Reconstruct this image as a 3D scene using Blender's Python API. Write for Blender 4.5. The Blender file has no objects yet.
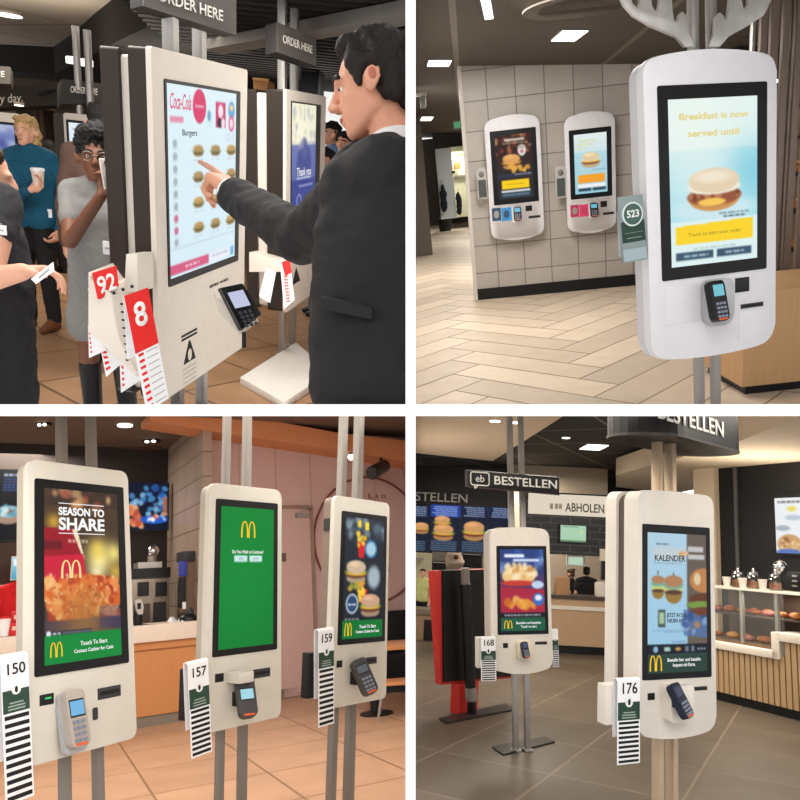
import bpy, bmesh, math, random
import numpy as np
from mathutils import Matrix, Vector, noise as mnoise
random.seed(7)
SC = bpy.context.scene
COL = SC.collection
F, PX, PY = 720.0, 410.6, 410.2          # focal length and principal point (pixels of the 800 frame)
CAMZ = 1.6
R_ = math.radians

# ------------------------------------------------------------------ materials
def lin(c):
    out = []
    for v in c[:3]:
        v = v / 255.0
        out.append(v / 12.92 if v <= 0.04045 else ((v + 0.055) / 1.055) ** 2.4)
    return (out[0], out[1], out[2], 1.0)

MATS = {}
def mat(name, col, rough=0.55, metal=0.0, spec=0.3, var=0.06, scale=14.0, bump=0.0, bscale=None, stretch=None):
    if name in MATS: return MATS[name]
    m = bpy.data.materials.new(name); m.use_nodes = True
    nt = m.node_tree; b = nt.nodes['Principled BSDF']
    b.inputs['Roughness'].default_value = rough
    b.inputs['Metallic'].default_value = metal
    b.inputs['Specular IOR Level'].default_value = spec
    tc = nt.nodes.new('ShaderNodeTexCoord'); mp = nt.nodes.new('ShaderNodeMapping')
    if stretch: mp.inputs['Scale'].default_value = stretch
    nt.links.new(tc.outputs['Object'], mp.inputs['Vector'])
    nz = nt.nodes.new('ShaderNodeTexNoise'); nz.inputs['Scale'].default_value = scale; nz.inputs['Detail'].default_value = 3
    nt.links.new(mp.outputs['Vector'], nz.inputs['Vector'])
    mx = nt.nodes.new('ShaderNodeMix'); mx.data_type = 'RGBA'
    c = lin(col)
    mx.inputs['A'].default_value = tuple(max(0, x * (1 - var)) for x in c[:3]) + (1,)
    mx.inputs['B'].default_value = tuple(min(1, x * (1 + var)) for x in c[:3]) + (1,)
    nt.links.new(nz.outputs['Fac'], mx.inputs['Factor'])
    nt.links.new(mx.outputs['Result'], b.inputs['Base Color'])
    if bump:
        n2 = nt.nodes.new('ShaderNodeTexNoise'); n2.inputs['Scale'].default_value = bscale or scale * 4; n2.inputs['Detail'].default_value = 4
        nt.links.new(mp.outputs['Vector'], n2.inputs['Vector'])
        bp = nt.nodes.new('ShaderNodeBump'); bp.inputs['Strength'].default_value = bump; bp.inputs['Distance'].default_value = 0.01
        nt.links.new(n2.outputs['Fac'], bp.inputs['Height']); nt.links.new(bp.outputs['Normal'], b.inputs['Normal'])
    MATS[name] = m
    return m

def emit(name, col, strength=1.0):
    if name in MATS: return MATS[name]
    m = bpy.data.materials.new(name); m.use_nodes = True
    nt = m.node_tree; b = nt.nodes['Principled BSDF']
    b.inputs['Base Color'].default_value = (0.02, 0.02, 0.02, 1); b.inputs['Specular IOR Level'].default_value = 0.05
    b.inputs['Emission Color'].default_value = lin(col); b.inputs['Emission Strength'].default_value = strength
    MATS[name] = m
    return m

def screen_mat():
    if 'lit_screen' in MATS: return MATS['lit_screen']
    m = bpy.data.materials.new('lit_screen'); m.use_nodes = True
    nt = m.node_tree; b = nt.nodes['Principled BSDF']
    at = nt.nodes.new('ShaderNodeAttribute'); at.attribute_name = 'pic'
    b.inputs['Base Color'].default_value = (0.01, 0.01, 0.01, 1); b.inputs['Specular IOR Level'].default_value = 0.05
    b.inputs['Roughness'].default_value = 0.4
    nt.links.new(at.outputs['Color'], b.inputs['Emission Color']); b.inputs['Emission Strength'].default_value = 1.0
    MATS['lit_screen'] = m
    return m

def tile_mat(name, c1, c2, grout, sx, sy, gap=0.012, rough=0.4, offset=0.0, rot=0.0, plane='XY', mottle=0.12, spec=0.4, loc=(0,0,0), bumpy=0.0):
    """rectangular tiles by a brick texture in object space"""
    m = bpy.data.materials.new(name); m.use_nodes = True
    nt = m.node_tree; b = nt.nodes['Principled BSDF']; L = nt.links.new
    tc = nt.nodes.new('ShaderNodeTexCoord'); mp = nt.nodes.new('ShaderNodeMapping')
    mp.inputs['Location'].default_value = loc
    if plane == 'XZ': mp.inputs['Rotation'].default_value = (R_(-90), 0, 0)
    elif plane == 'YZ':
        mp.inputs['Rotation'].default_value = (R_(-90), 0, R_(-90))
    else: mp.inputs['Rotation'].default_value = (0, 0, rot)
    L(tc.outputs['Object'], mp.inputs['Vector'])
    br = nt.nodes.new('ShaderNodeTexBrick')
    br.offset = offset; br.squash = 1.0
    br.inputs['Scale'].default_value = 1.0; br.inputs['Mortar Size'].default_value = gap; br.inputs['Mortar Smooth'].default_value = 0.2
    br.inputs['Bias'].default_value = 0.0; br.inputs['Brick Width'].default_value = sx; br.inputs['Row Height'].default_value = sy
    br.inputs['Color1'].default_value = lin(c1); br.inputs['Color2'].default_value = lin(c2); br.inputs['Mortar'].default_value = lin(grout)
    L(mp.outputs['Vector'], br.inputs['Vector'])
    nz = nt.nodes.new('ShaderNodeTexNoise'); nz.inputs['Scale'].default_value = 2.6; nz.inputs['Detail'].default_value = 6
    L(tc.outputs['Object'], nz.inputs['Vector'])
    mr = nt.nodes.new('ShaderNodeMapRange'); mr.inputs['From Min'].default_value = 0.3; mr.inputs['From Max'].default_value = 0.7
    mr.inputs['To Min'].default_value = 1 - mottle; mr.inputs['To Max'].default_value = 1 + mottle
    L(nz.outputs['Fac'], mr.inputs['Value'])
    mx = nt.nodes.new('ShaderNodeVectorMath'); mx.operation = 'SCALE'
    L(br.outputs['Color'], mx.inputs[0]); L(mr.outputs['Result'], mx.inputs['Scale'])
    L(mx.outputs['Vector'], b.inputs['Base Color'])
    b.inputs['Roughness'].default_value = rough; b.inputs['Specular IOR Level'].default_value = spec
    bp = nt.nodes.new('ShaderNodeBump'); bp.inputs['Strength'].default_value = 0.25; bp.inputs['Distance'].default_value = 0.004; bp.invert = True
    L(br.outputs['Fac'], bp.inputs['Height']); L(bp.outputs['Normal'], b.inputs['Normal'])
    MATS[name] = m
    return m

def glass_mat(name, tint=(248, 250, 248), alpha=0.05):
    if name in MATS: return MATS[name]
    m = bpy.data.materials.new(name); m.use_nodes = True
    nt = m.node_tree; nt.nodes.clear(); L = nt.links.new
    o = nt.nodes.new('ShaderNodeOutputMaterial'); t = nt.nodes.new('ShaderNodeBsdfTransparent'); g = nt.nodes.new('ShaderNodeBsdfGlossy')
    t.inputs['Color'].default_value = lin(tint); g.inputs['Roughness'].default_value = 0.05
    mx = nt.nodes.new('ShaderNodeMixShader'); mx.inputs['Fac'].default_value = alpha
    L(t.outputs[0], mx.inputs[1]); L(g.outputs[0], mx.inputs[2]); L(mx.outputs[0], o.inputs['Surface'])
    MATS[name] = m
    return m

# ------------------------------------------------------------------ rooms
CAM2W = Matrix(((1, 0, 0, 0), (0, 0, 1, 0), (0, -1, 0, CAMZ), (0, 0, 0, 1)))
class Room:
    """one of the four restaurant interiors; x right, y ahead, z up, its floor at z = 0"""
    def __init__(s, key, vx, cx, hy, h):
        s.key, s.h = key, h
        V = -(F * F + (cx - PX) * (vx - PX)) / (hy - PY)
        D = Vector((vx - PX, V, F)).normalized()
        if D.y > 0: D = -D
        z = D; y = (Vector((0, 0, 1)) - z * z.z).normalized(); x = y.cross(z)
        s.x, s.y, s.z = x, y, z
        s.R = Matrix((x, y, z))                       # cam -> room rotation
        Rt = s.R.transposed()
        t = Rt @ Vector((0, 0, -h))
        M = Rt.to_4x4(); M.translation = t
        s.M = CAM2W @ M                               # room -> world
        s.eye = Vector((0, 0, h))
    def ray(s, u, v): return s.R @ Vector(((u - PX) / F, (v - PY) / F, 1.0))
    def pt(s, u, v, d): return s.ray(u, v) * d + s.eye
    def yp(s, u, v, Y):
        r = s.ray(u, v); return r * (Y / r.y) + s.eye
    def zp(s, u, v, Z=0.0):
        r = s.ray(u, v); return r * ((Z - s.h) / r.z) + s.eye
    def xp(s, u, v, X):
        r = s.ray(u, v); return r * (X / r.x) + s.eye
    def onplane(s, u, v, p, n):
        r = s.ray(u, v); return r * ((p - s.eye).dot(n) / r.dot(n)) + s.eye
    def cam(s, p):                                    # room point -> pixel + depth
        q = s.R.transposed() @ (Vector(p) - s.eye); return (PX + F * q.x / q.z, PY + F * q.y / q.z, q.z)
    def c2r(s, p): return s.R @ Vector(p) + s.eye

# ------------------------------------------------------------------ objects
WM, RM = {}, {}                                       # object name -> world matrix / room
def link(o, W, room):
    COL.objects.link(o); WM[o.name] = W; RM[o.name] = room; return o
def tag(o, label=None, cat=None, group=None, kind=None):
    if label: o['label'] = label
    if cat: o['category'] = cat
    if group: o['group'] = group
    if kind: o['kind'] = kind
    return o
def thing(room, name, label, cat, frame=None, group=None):
    """an Empty at the thing's base; frame is a room-space matrix or a base point"""
    if frame is None: frame = Matrix()
    if not isinstance(frame, Matrix): frame = Matrix.Translation(Vector(frame))
    o = bpy.data.objects.new(name, None); o.empty_display_size = 0.05
    W = room.M @ frame
    link(o, W, room); o.matrix_world = W
    tag(o, label, cat, group)
    return o
def roomspace(parent): return WM[parent.name].inverted() @ RM[parent.name].M

class B:
    """collects shapes; done() links them as ONE mesh object"""
    def __init__(s): s.bm = bmesh.new()
    def verts(s, vs, fs):
        v = [s.bm.verts.new(p) for p in vs]
        for f in fs:
            try: s.bm.faces.new([v[i] for i in f])
            except ValueError: pass
        return s
    def box(s, x0, x1, y0, y1, z0, z1, M=None):
        P = [Vector((x, y, z)) for x in (x0, x1) for y in (y0, y1) for z in (z0, z1)]
        if M: P = [M @ p for p in P]
        return s.verts(P, [(0, 1, 3, 2), (4, 6, 7, 5), (0, 4, 5, 1), (2, 3, 7, 6), (0, 2, 6, 4), (1, 5, 7, 3)])
    def prism(s, pts, y0, y1, M=None):
        """outline in x,z extruded along y"""
        n = len(pts)
        P = [Vector((x, y0, z)) for x, z in pts] + [Vector((x, y1, z)) for x, z in pts]
        if M: P = [M @ p for p in P]
        return s.verts(P, [tuple(range(n)), tuple(range(2 * n - 1, n - 1, -1))] + [(i, i + n, (i + 1) % n + n, (i + 1) % n) for i in range(n)])
    def slab(s, P, ext):
        """closed loop of 3-D points extruded by a vector"""
        n = len(P); P = [Vector(p) for p in P]; e = Vector(ext)
        Q = P + [p + e for p in P]
        return s.verts(Q, [tuple(range(n)), tuple(range(2 * n - 1, n - 1, -1))] + [(i, i + n, (i + 1) % n + n, (i + 1) % n) for i in range(n)])
    def cyl(s, p0, p1, r, r1=None, n=16):
        p0, p1 = Vector(p0), Vector(p1); r1 = r if r1 is None else r1
        d = (p1 - p0).normalized(); a = d.orthogonal().normalized(); b = d.cross(a)
        P = []
        for p, q in ((p0, r), (p1, r1)):
            for i in range(n):
                t = 2 * math.pi * i / n; P.append(p + a * (q * math.cos(t)) + b * (q * math.sin(t)))
        return s.verts(P, [tuple(range(n - 1, -1, -1)), tuple(range(n, 2 * n))] + [(i, (i + 1) % n, (i + 1) % n + n, i + n) for i in range(n)])
    def tube(s, path, r, n=8):
        for a, b in zip(path, path[1:]): s.cyl(a, b, r, n=n)
        return s
    def lathe(s, prof, o=(0, 0, 0), n=24):
        o = Vector(o); P = []; k = len(prof)
        for r, z in prof:
            for i in range(n):
                t = 2 * math.pi * i / n; P.append(o + Vector((r * math.cos(t), r * math.sin(t), z)))
        fs = [(j * n + i, j * n + (i + 1) % n, (j + 1) * n + (i + 1) % n, (j + 1) * n + i) for j in range(k - 1) for i in range(n)]
        fs += [tuple(range(n - 1, -1, -1)), tuple(range((k - 1) * n, k * n))]
        return s.verts(P, fs)
    def ell(s, c, r, M=None, sub=2):
        g = bmesh.ops.create_icosphere(s.bm, subdivisions=sub, radius=1.0)
        r = (r, r, r) if not hasattr(r, '__len__') else r
        T = Matrix.Translation(Vector(c)) @ (M.to_4x4() if M else Matrix()) @ Matrix.Diagonal((r[0], r[1], r[2], 1))
        bmesh.ops.transform(s.bm, matrix=T, verts=g['verts'])
        return s
    def done(s, name, m, parent, smooth=False, bevel=0, space=None, label=None, sharp=35, seg=2):
        """a part of parent (geometry in parent's frame, or space='room')"""
        if bevel:
            bmesh.ops.bevel(s.bm, geom=list(s.bm.edges), offset=bevel, segments=seg, profile=0.6, affect='EDGES', clamp_overlap=True)
        bmesh.ops.recalc_face_normals(s.bm, faces=s.bm.faces)
        me = bpy.data.meshes.new(name); s.bm.to_mesh(me); s.bm.free()
        if space == 'room': me.transform(roomspace(parent))
        return fin(name, me, m, parent, smooth or bool(bevel), label, sharp)

def fin(name, me, m, parent, smooth=False, label=None, sharp=35):
    if m is not None:
        me.materials.clear(); me.materials.append(m)
    if smooth:
        me.shade_smooth()
        try: me.set_sharp_from_angle(angle=R_(sharp))
        except Exception: pass
    o = bpy.data.objects.new(name, me)
    link(o, WM[parent.name], RM[parent.name]); o.parent = parent
    if label: o['label'] = label
    return o

def solo(room, name, m, b, label=None, cat=None, group=None, kind=None, frame=None, smooth=False, bevel=0, sharp=35):
    """a top-level object that is a single mesh; b holds geometry in room space"""
    if bevel:
        bmesh.ops.bevel(b.bm, geom=list(b.bm.edges), offset=bevel, segments=2, profile=0.6, affect='EDGES', clamp_overlap=True)
    bmesh.ops.recalc_face_normals(b.bm, faces=b.bm.faces)
    me = bpy.data.meshes.new(name); b.bm.to_mesh(me); b.bm.free()
    c = Vector((0, 0, 0))
    if kind != 'structure' and frame is None:
        P = [v.co for v in me.vertices]
        c = Vector(((min(p.x for p in P) + max(p.x for p in P)) / 2, (min(p.y for p in P) + max(p.y for p in P)) / 2, min(p.z for p in P)))
        me.transform(Matrix.Translation(-c))
    T = Matrix.Translation(c)
    if frame is not None: me.transform(frame.inverted()); T = frame
    me.materials.append(m)
    if smooth or bevel:
        me.shade_smooth()
        try: me.set_sharp_from_angle(angle=R_(sharp))
        except Exception: pass
    o = bpy.data.objects.new(name, me); link(o, room.M @ T, room); o.matrix_world = room.M @ T
    tag(o, label, cat, group, kind)
    return o

def frame_xz(o, x, z=None):
    """frame with the given origin, x axis and up axis"""
    z = Vector((0, 0, 1)) if z is None else Vector(z).normalized()
    x = Vector(x); x = (x - z * x.dot(z)).normalized(); y = z.cross(x)
    M = Matrix((x, y, z)).transposed().to_4x4(); M.translation = Vector(o)
    return M

# ------------------------------------------------------------------ lettering and marks
def lettering(parent, txt, m, o, x, z, h, align='CENTER', name='lettering', bold=0.0, ext=0.0012, width=None, space=None, shear=0.0, label=None):
    """raised letters; o = point, x/z = directions in the parent's frame (or room space), h = capital height"""
    cu = bpy.data.curves.new('t', 'FONT'); cu.body = txt; cu.align_x = align; cu.align_y = 'CENTER'
    cu.size = 1.0; cu.offset = bold; cu.extrude = 0.0; cu.shear = shear; cu.resolution_u = 4
    ob = bpy.data.objects.new('t', cu); COL.objects.link(ob)
    dg = bpy.context.evaluated_depsgraph_get(); dg.update()
    me = bpy.data.meshes.new_from_object(ob.evaluated_get(dg))
    bpy.data.objects.remove(ob); bpy.data.curves.remove(cu)
    xs = [v.co.x for v in me.vertices]; 
    k = h / 0.70; kx = k
    if width: kx = width / max(1e-6, max(xs) - min(xs))
    x = Vector(x).normalized(); z = Vector(z).normalized(); nrm = x.cross(z)
    T = Matrix((x * kx, z * k, nrm)).transposed().to_4x4(); T.translation = Vector(o)
    bm = bmesh.new(); bm.from_mesh(me); bpy.data.meshes.remove(me)
    bmesh.ops.transform(bm, matrix=T, verts=bm.verts)
    if ext:
        r = bmesh.ops.extrude_face_region(bm, geom=list(bm.faces))
        vs = [g for g in r['geom'] if isinstance(g, bmesh.types.BMVert)]
        bmesh.ops.translate(bm, verts=vs, vec=nrm * ext)
    b = B(); b.bm.free(); b.bm = bm
    return b.done(name, m, parent, space=space, label=label)

def arches_pts(n=14):
    """two-arched M as strips, unit box -0.5..0.5"""
    quads = []
    for sx in (-1, 1):
        out, inn = [], []
        for i in range(n + 1):
            t = math.pi * i / n
            def P(rx, top, cx): return (cx - rx * math.cos(t), -0.5 + top * (math.sin(t) ** 0.62))
            out.append(P(0.25, 1.0, sx * 0.25)); inn.append(P(0.155, 0.93, sx * 0.245))
        quads.append((out, inn))
    return quads
def arches(parent, m, o, x, z, w, h, name='arched_logo', space=None, thick=0.0012):
    x = Vector(x).normalized(); z = Vector(z).normalized(); nrm = x.cross(z); o = Vector(o)
    b = B()
    for out, inn in arches_pts():
        P = [o + x * (a * w) + z * (c * h) for a, c in out]; Q = [o + x * (a * w) + z * (c * h) for a, c in inn]
        n = len(P)
        V = P + Q + [p + nrm * thick for p in P] + [q + nrm * thick for q in Q]
        fs = []
        for i in range(n - 1):
            fs += [(i, i + 1, n + i + 1, n + i), (2 * n + i, 3 * n + i, 3 * n + i + 1, 2 * n + i + 1), (i, 2 * n + i, 2 * n + i + 1, i + 1), (n + i, n + i + 1, 3 * n + i + 1, 3 * n + i)]
        fs += [(0, n, 3 * n, 2 * n), (n - 1, 3 * n - 1, 4 * n - 1, 2 * n - 1)]
        b.verts(V, fs)
    return b.done(name, m, parent, space=space)

class Pic:
    """what a lit screen shows, drawn as a small grid of colours (x right, y down, 0..1)"""
    def __init__(s, w, h, col, col2=None):
        s.w, s.h = w, h
        s.a = np.zeros((h, w, 3))
        c = np.array(col, float); d = np.array(col2 if col2 else col, float)
        t = np.linspace(0, 1, h)[:, None, None]
        s.a[:] = c * (1 - t) + d * t
        s.X, s.Y = np.meshgrid((np.arange(w) + .5) / w, (np.arange(h) + .5) / h)
        s.asp = h / w
    def _put(s, m, col, al=1.0):
        m = np.clip(m, 0, 1)[..., None] * al; s.a = s.a * (1 - m) + np.array(col, float) * m; return s
    def rect(s, x0, y0, x1, y1, col, al=1.0):
        mx = np.clip((s.X - x0) * s.w + .5, 0, 1) * np.clip((x1 - s.X) * s.w + .5, 0, 1)
        my = np.clip((s.Y - y0) * s.h + .5, 0, 1) * np.clip((y1 - s.Y) * s.h + .5, 0, 1)
        return s._put(mx * my, col, al)
    def ell(s, cx, cy, rx, ry, col, al=1.0, soft=1.0, rot=0.0):
        """ry in units of the width, so rx = ry is round"""
        dx, dy = s.X - cx, (s.Y - cy) * s.asp
        c, n = math.cos(rot), math.sin(rot)
        u, v = (dx * c + dy * n) / rx, (-dx * n + dy * c) / ry
        d = np.sqrt(u * u + v * v)
        return s._put((1 - d) * min(rx, ry) * s.w / soft + .5, col, al)
    def glow(s, cx, cy, r, col, al=1.0):
        d2 = ((s.X - cx) ** 2 + ((s.Y - cy) * s.asp) ** 2) / (r * r)
        return s._put(np.exp(-d2), col, al)
    def poly(s, pts, col, al=1.0):
        m = np.zeros((s.h, s.w), bool); n = len(pts)
        for i in range(n):
            (x0, y0), (x1, y1) = pts[i], pts[(i + 1) % n]
            if y0 == y1: continue
            c = ((s.Y >= y0) != (s.Y >= y1)) & (s.X < (x1 - x0) * (s.Y - y0) / (y1 - y0) + x0)
            m ^= c
        return s._put(m.astype(float), col, al)
    def line(s, x0, y0, x1, y1, t, col, al=1.0):
        ax, ay, bx, by = x0, y0 * s.asp, x1, y1 * s.asp
        px, py = s.X, s.Y * s.asp; dx, dy = bx - ax, by - ay
        u = np.clip(((px - ax) * dx + (py - ay) * dy) / (dx * dx + dy * dy + 1e-9), 0, 1)
        d = np.hypot(px - ax - u * dx, py - ay - u * dy)
        return s._put((t / 2 - d) * s.w + .5, col, al)
    def spots(s, n, x0, y0, x1, y1, r0, r1, cols, seed=1, al=0.9, soft=2.0):
        g = random.Random(seed)
        for i in range(n):
            r = g.uniform(r0, r1)
            s.ell(g.uniform(x0, x1), g.uniform(y0, y1), r, r * g.uniform(.6, 1), g.choice(cols), al, soft, g.uniform(0, 3))
        return s
    def words(s, x0, y0, x1, h, col, al=0.9, seed=1):
        """a line too small to read: short dashes"""
        g = random.Random(seed); x = x0
        while x < x1:
            w = g.uniform(.03, .09); s.rect(x, y0, min(x + w, x1), y0 + h, col, al); x += w + .015
        return s
    def burger(s, cx, cy, w, bun=(205, 150, 85), patty=(95, 55, 35), green=(110, 150, 60), cheese=(240, 185, 60), sq=1.0):
        a = sq / s.asp; q = sq
        s.ell(cx, cy + .22 * w * a, .47 * w, .17 * w * q, tuple(.85 * c for c in bun))
        s.ell(cx, cy + .10 * w * a, .5 * w, .12 * w * q, patty)
        s.ell(cx, cy + .04 * w * a, .5 * w, .08 * w * q, cheese)
        s.ell(cx, cy - .02 * w * a, .52 * w, .08 * w * q, green)
        s.ell(cx, cy - .17 * w * a, .48 * w, .24 * w * q, bun)
        s.ell(cx - .1 * w, cy - .27 * w * a, .25 * w, .08 * w * q, tuple(min(255, 1.2 * c) for c in bun), .7, 3)
        return s
    def mesh(s, parent, corner, dx, dz, name='picture', gain=1.0, space=None):
        """lay the picture over the rectangle corner (top left), corner+dx, corner-dz"""
        w, h = s.w, s.h
        c, dx, dz = Vector(corner), Vector(dx), Vector(dz)
        U, V = np.meshgrid(np.linspace(0, 1, w + 1), np.linspace(0, 1, h + 1))
        P = np.array(c)[None, None] + U[..., None] * np.array(dx) + V[..., None] * np.array(dz)
        if space == 'room':
            T = np.array(roomspace(parent)); P = P @ T[:3, :3].T + T[:3, 3]
        ps = np.pad(s.a, ((0, 1), (0, 1), (0, 0)), 'edge'); pq = np.pad(s.a, ((1, 0), (1, 0), (0, 0)), 'edge')
        pr = np.pad(s.a, ((1, 0), (0, 1), (0, 0)), 'edge'); pt = np.pad(s.a, ((0, 1), (1, 0), (0, 0)), 'edge')
        col = np.clip((ps + pq + pr + pt) / 4 / 255.0, 0, 1)
        col = np.where(col <= .04045, col / 12.92, ((col + .055) / 1.055) ** 2.4) * gain
        idx = np.arange((w + 1) * (h + 1)).reshape(h + 1, w + 1)
        f = np.stack([idx[:-1, :-1], idx[1:, :-1], idx[1:, 1:], idx[:-1, 1:]], -1).reshape(-1, 4)
        me = bpy.data.meshes.new(name); me.from_pydata(P.reshape(-1, 3).tolist(), [], f.tolist())
        at = me.color_attributes.new('pic', 'FLOAT_COLOR', 'POINT')
        rgba = np.concatenate([col.reshape(-1, 3), np.ones(((w + 1) * (h + 1), 1))], 1).astype(np.float32)
        at.data.foreach_set('color', rgba.ravel())
        return fin(name, me, screen_mat(), parent)

# ------------------------------------------------------------------ organic shapes
def hull_into(bm, ells):
    t = bmesh.new()
    for e in ells:
        c, r = e[0], e[1]; M = e[2] if len(e) > 2 else None
        r = (r, r, r) if not hasattr(r, '__len__') else r
        g = bmesh.ops.create_icosphere(t, subdivisions=2, radius=1.0)
        T = Matrix.Translation(Vector(c)) @ (M.to_4x4() if M else Matrix()) @ Matrix.Diagonal((r[0], r[1], r[2], 1))
        bmesh.ops.transform(t, matrix=T, verts=g['verts'])
    if len(ells) > 1:
        r = bmesh.ops.convex_hull(t, input=t.verts)
        dead = [g for g in r['geom_interior'] + r['geom_unused'] if isinstance(g, bmesh.types.BMVert)]
        bmesh.ops.delete(t, geom=list(set(dead)), context='VERTS')
        loose = [v for v in t.verts if not v.link_faces]
        bmesh.ops.delete(t, geom=loose, context='VERTS')
    me = bpy.data.meshes.new('h'); t.to_mesh(me); t.free(); bm.from_mesh(me); bpy.data.meshes.remove(me)

def organic(parent, name, m, prims, voxel=0.006, smooth=6, space='room', wob=0.0, wscale=20.0, wvec=None, cut=None, label=None):
    """prims: list of hulls (lists of ellipsoids) melted into one continuous skin"""
    bm = bmesh.new()
    for p in prims: hull_into(bm, p)
    me = bpy.data.meshes.new('o'); bm.to_mesh(me); bm.free()
    ob = bpy.data.objects.new('o', me); COL.objects.link(ob)
    md = ob.modifiers.new('r', 'REMESH'); md.mode = 'VOXEL'; md.voxel_size = voxel
    if smooth:
        ms = ob.modifiers.new('s', 'SMOOTH'); ms.factor = 0.5; ms.iterations = smooth
    dg = bpy.context.evaluated_depsgraph_get(); dg.update()
    out = bpy.data.meshes.new_from_object(ob.evaluated_get(dg))
    bpy.data.objects.remove(ob); bpy.data.meshes.remove(me)
    if wob:
        ns = [v.normal.copy() for v in out.vertices]
        for v, nn in zip(out.vertices, ns):
            q = v.co * wscale
            if wvec: q = Vector((q.x * wvec[0], q.y * wvec[1], q.z * wvec[2]))
            v.co += nn * (mnoise.noise(q) * wob + mnoise.noise(q * 2.3) * wob * .5)
    if cut:
        b2 = bmesh.new(); b2.from_mesh(out)
        for co, no in cut:
            g = b2.verts[:] + b2.edges[:] + b2.faces[:]
            r = bmesh.ops.bisect_plane(b2, geom=g, plane_co=Vector(co), plane_no=Vector(no), clear_outer=True)
            ed = [e for e in r['geom_cut'] if isinstance(e, bmesh.types.BMEdge)]
            if ed: bmesh.ops.holes_fill(b2, edges=ed)
        b2.to_mesh(out); b2.free()
    if space == 'room': out.transform(roomspace(parent))
    return fin(name, out, m, parent, True, label, sharp=80)

def cap(a, b, r0, r1): return [(a, r0), (b, r1)]
def limb(pts, rs): return [cap(pts[i], pts[i + 1], rs[i], rs[i + 1]) for i in range(len(pts) - 1)]

class Head:
    """a head's frame and its features; c = middle of the head, s = chin-to-crown height"""
    def __init__(h, c, fwd, up=(0, 0, 1), s=0.235):
        h.c = Vector(c); h.s = s; h.f = Vector(fwd).normalized(); u = Vector(up)
        h.u = (u - h.f * u.dot(h.f)).normalized(); h.l = h.u.cross(h.f)
        h.M = Matrix((h.f, h.l, h.u)).transposed()
    def P(h, f, l, u): return h.c + (h.f * f + h.l * l + h.u * u) * h.s
    def E(h, f, l, u, rf, rl, ru): return (h.P(f, l, u), (rf * h.s, rl * h.s, ru * h.s), h.M)
    def prims(h):
        E = h.E
        p = [[E(-.07, 0, .13, .385, .315, .35)],
             [E(.06, 0, .12, .27, .27, .26), E(.10, 0, -.10, .24, .25, .2), E(.24, 0, -.40, .085, .11, .075), E(-.02, .2, -.22, .09, .06, .09), E(-.02, -.2, -.22, .09, .06, .09)],
             [E(.33, 0, .07, .04, .035, .04), E(.43, 0, -.115, .05, .05, .045)],
             [E(.375, .055, -.135, .045, .04, .035), E(.375, -.055, -.135, .045, .04, .035)],
             [E(.30, .15, .075, .045, .06, .04), E(.335, .04, .075, .04, .05, .04), E(.335, -.04, .075, .04, .05, .04), E(.30, -.15, .075, .045, .06, .04)],
             [E(.325, 0, -.245, .05, .095, .028)], [E(.31, 0, -.295, .05, .08, .032)],
             [E(.20, .15, -.08, .09, .07, .1)], [E(.20, -.15, -.08, .09, .07, .1)],
             [E(-.10, 0, -.25, .2, .2, .15), E(-.17, 0, -.78, .23, .25, .1)]]
        for sgn in (1, -1):
            p.append([E(.02, .30 * sgn, -.05, .03, .03, .08), E(-.07, .40 * sgn, -.045, .08, .022, .095), E(-.03, .36 * sgn, -.14, .04, .025, .05)])
        return p
    def face(h, parent, eye_m, iris_m, brow_m, lip_m, brows=True, es=.82):
        for sgn in (1, -1):
            b = B(); b.ell(h.P(.288 - .03 * (1 - es), .13 * sgn, .0), h.s * .048 * es)
            e = b.done('eye', eye_m, parent, smooth=True, space='room')
            b = B(); b.ell(h.P(.322 - .035 * (1 - es), .132 * sgn, .0), h.s * .024 * es); b.done('iris', iris_m, e, smooth=True, space='room')
            if brows:
                b = B(); b.tube([h.P(.350, .05 * sgn, .085), h.P(.345, .12 * sgn, .11), h.P(.318, .19 * sgn, .10), h.P(.285, .235 * sgn, .075)], h.s * .024)
                b.done('eyebrow', brow_m, parent, smooth=True, space='room')
        if lip_m:
            b = B(); b.ell(h.P(.345, 0, -.268), (h.s * .026, h.s * .085, h.s * .02), h.M); b.done('mouth', lip_m, parent, smooth=True, space='room')

def hand(w, d, n, s, curls, thumb=1, tcurl=20, spread=0.0):
    """w wrist, d finger direction, n palm normal, s hand length; curls = bend per joint of index..little; thumb = side"""
    w, d, n = Vector(w), Vector(d).normalized(), Vector(n); n = (n - d * n.dot(d)).normalized(); a = n.cross(d) * thumb
    p = [[(w, s * .13), (w + d * s * .45 + a * s * .17, s * .085), (w + d * s * .43 - a * s * .17, s * .075), (w + d * s * .12 + a * s * .1, s * .11)]]
    offs = (.19, .065, -.06, -.18); L = (1.0, 1.08, 1.0, .8)
    for i in range(4):
        q = w + d * s * (.46 - .03 * abs(i - 1)) + a * s * offs[i]; ang = 0.0; pts = [q]; rs = [s * .058]
        for j, l in enumerate((.26, .17, .13)):
            ang += R_(curls[i] * (1.0 if j < 2 else .7)); dd = d * math.cos(ang) + n * math.sin(ang) + a * spread * (1.5 - i) * .1
            q = q + dd.normalized() * s * l * L[i]; pts.append(q); rs.append(s * (.054, .049, .042)[j])
        p += limb(pts, rs)
    q = w + d * s * .12 + a * s * .16; t1 = (d * .6 + a * .75 + n * .25).normalized(); t2 = (d * math.cos(R_(tcurl)) + a * .3 + n * math.sin(R_(tcurl))).normalized()
    q1 = q + t1 * s * .22; q2 = q1 + t2 * s * .17; q3 = q2 + t2 * s * .12
    p += limb([q, q1, q2, q3], [s * .085, s * .07, s * .06, s * .048])
    return p
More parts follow.
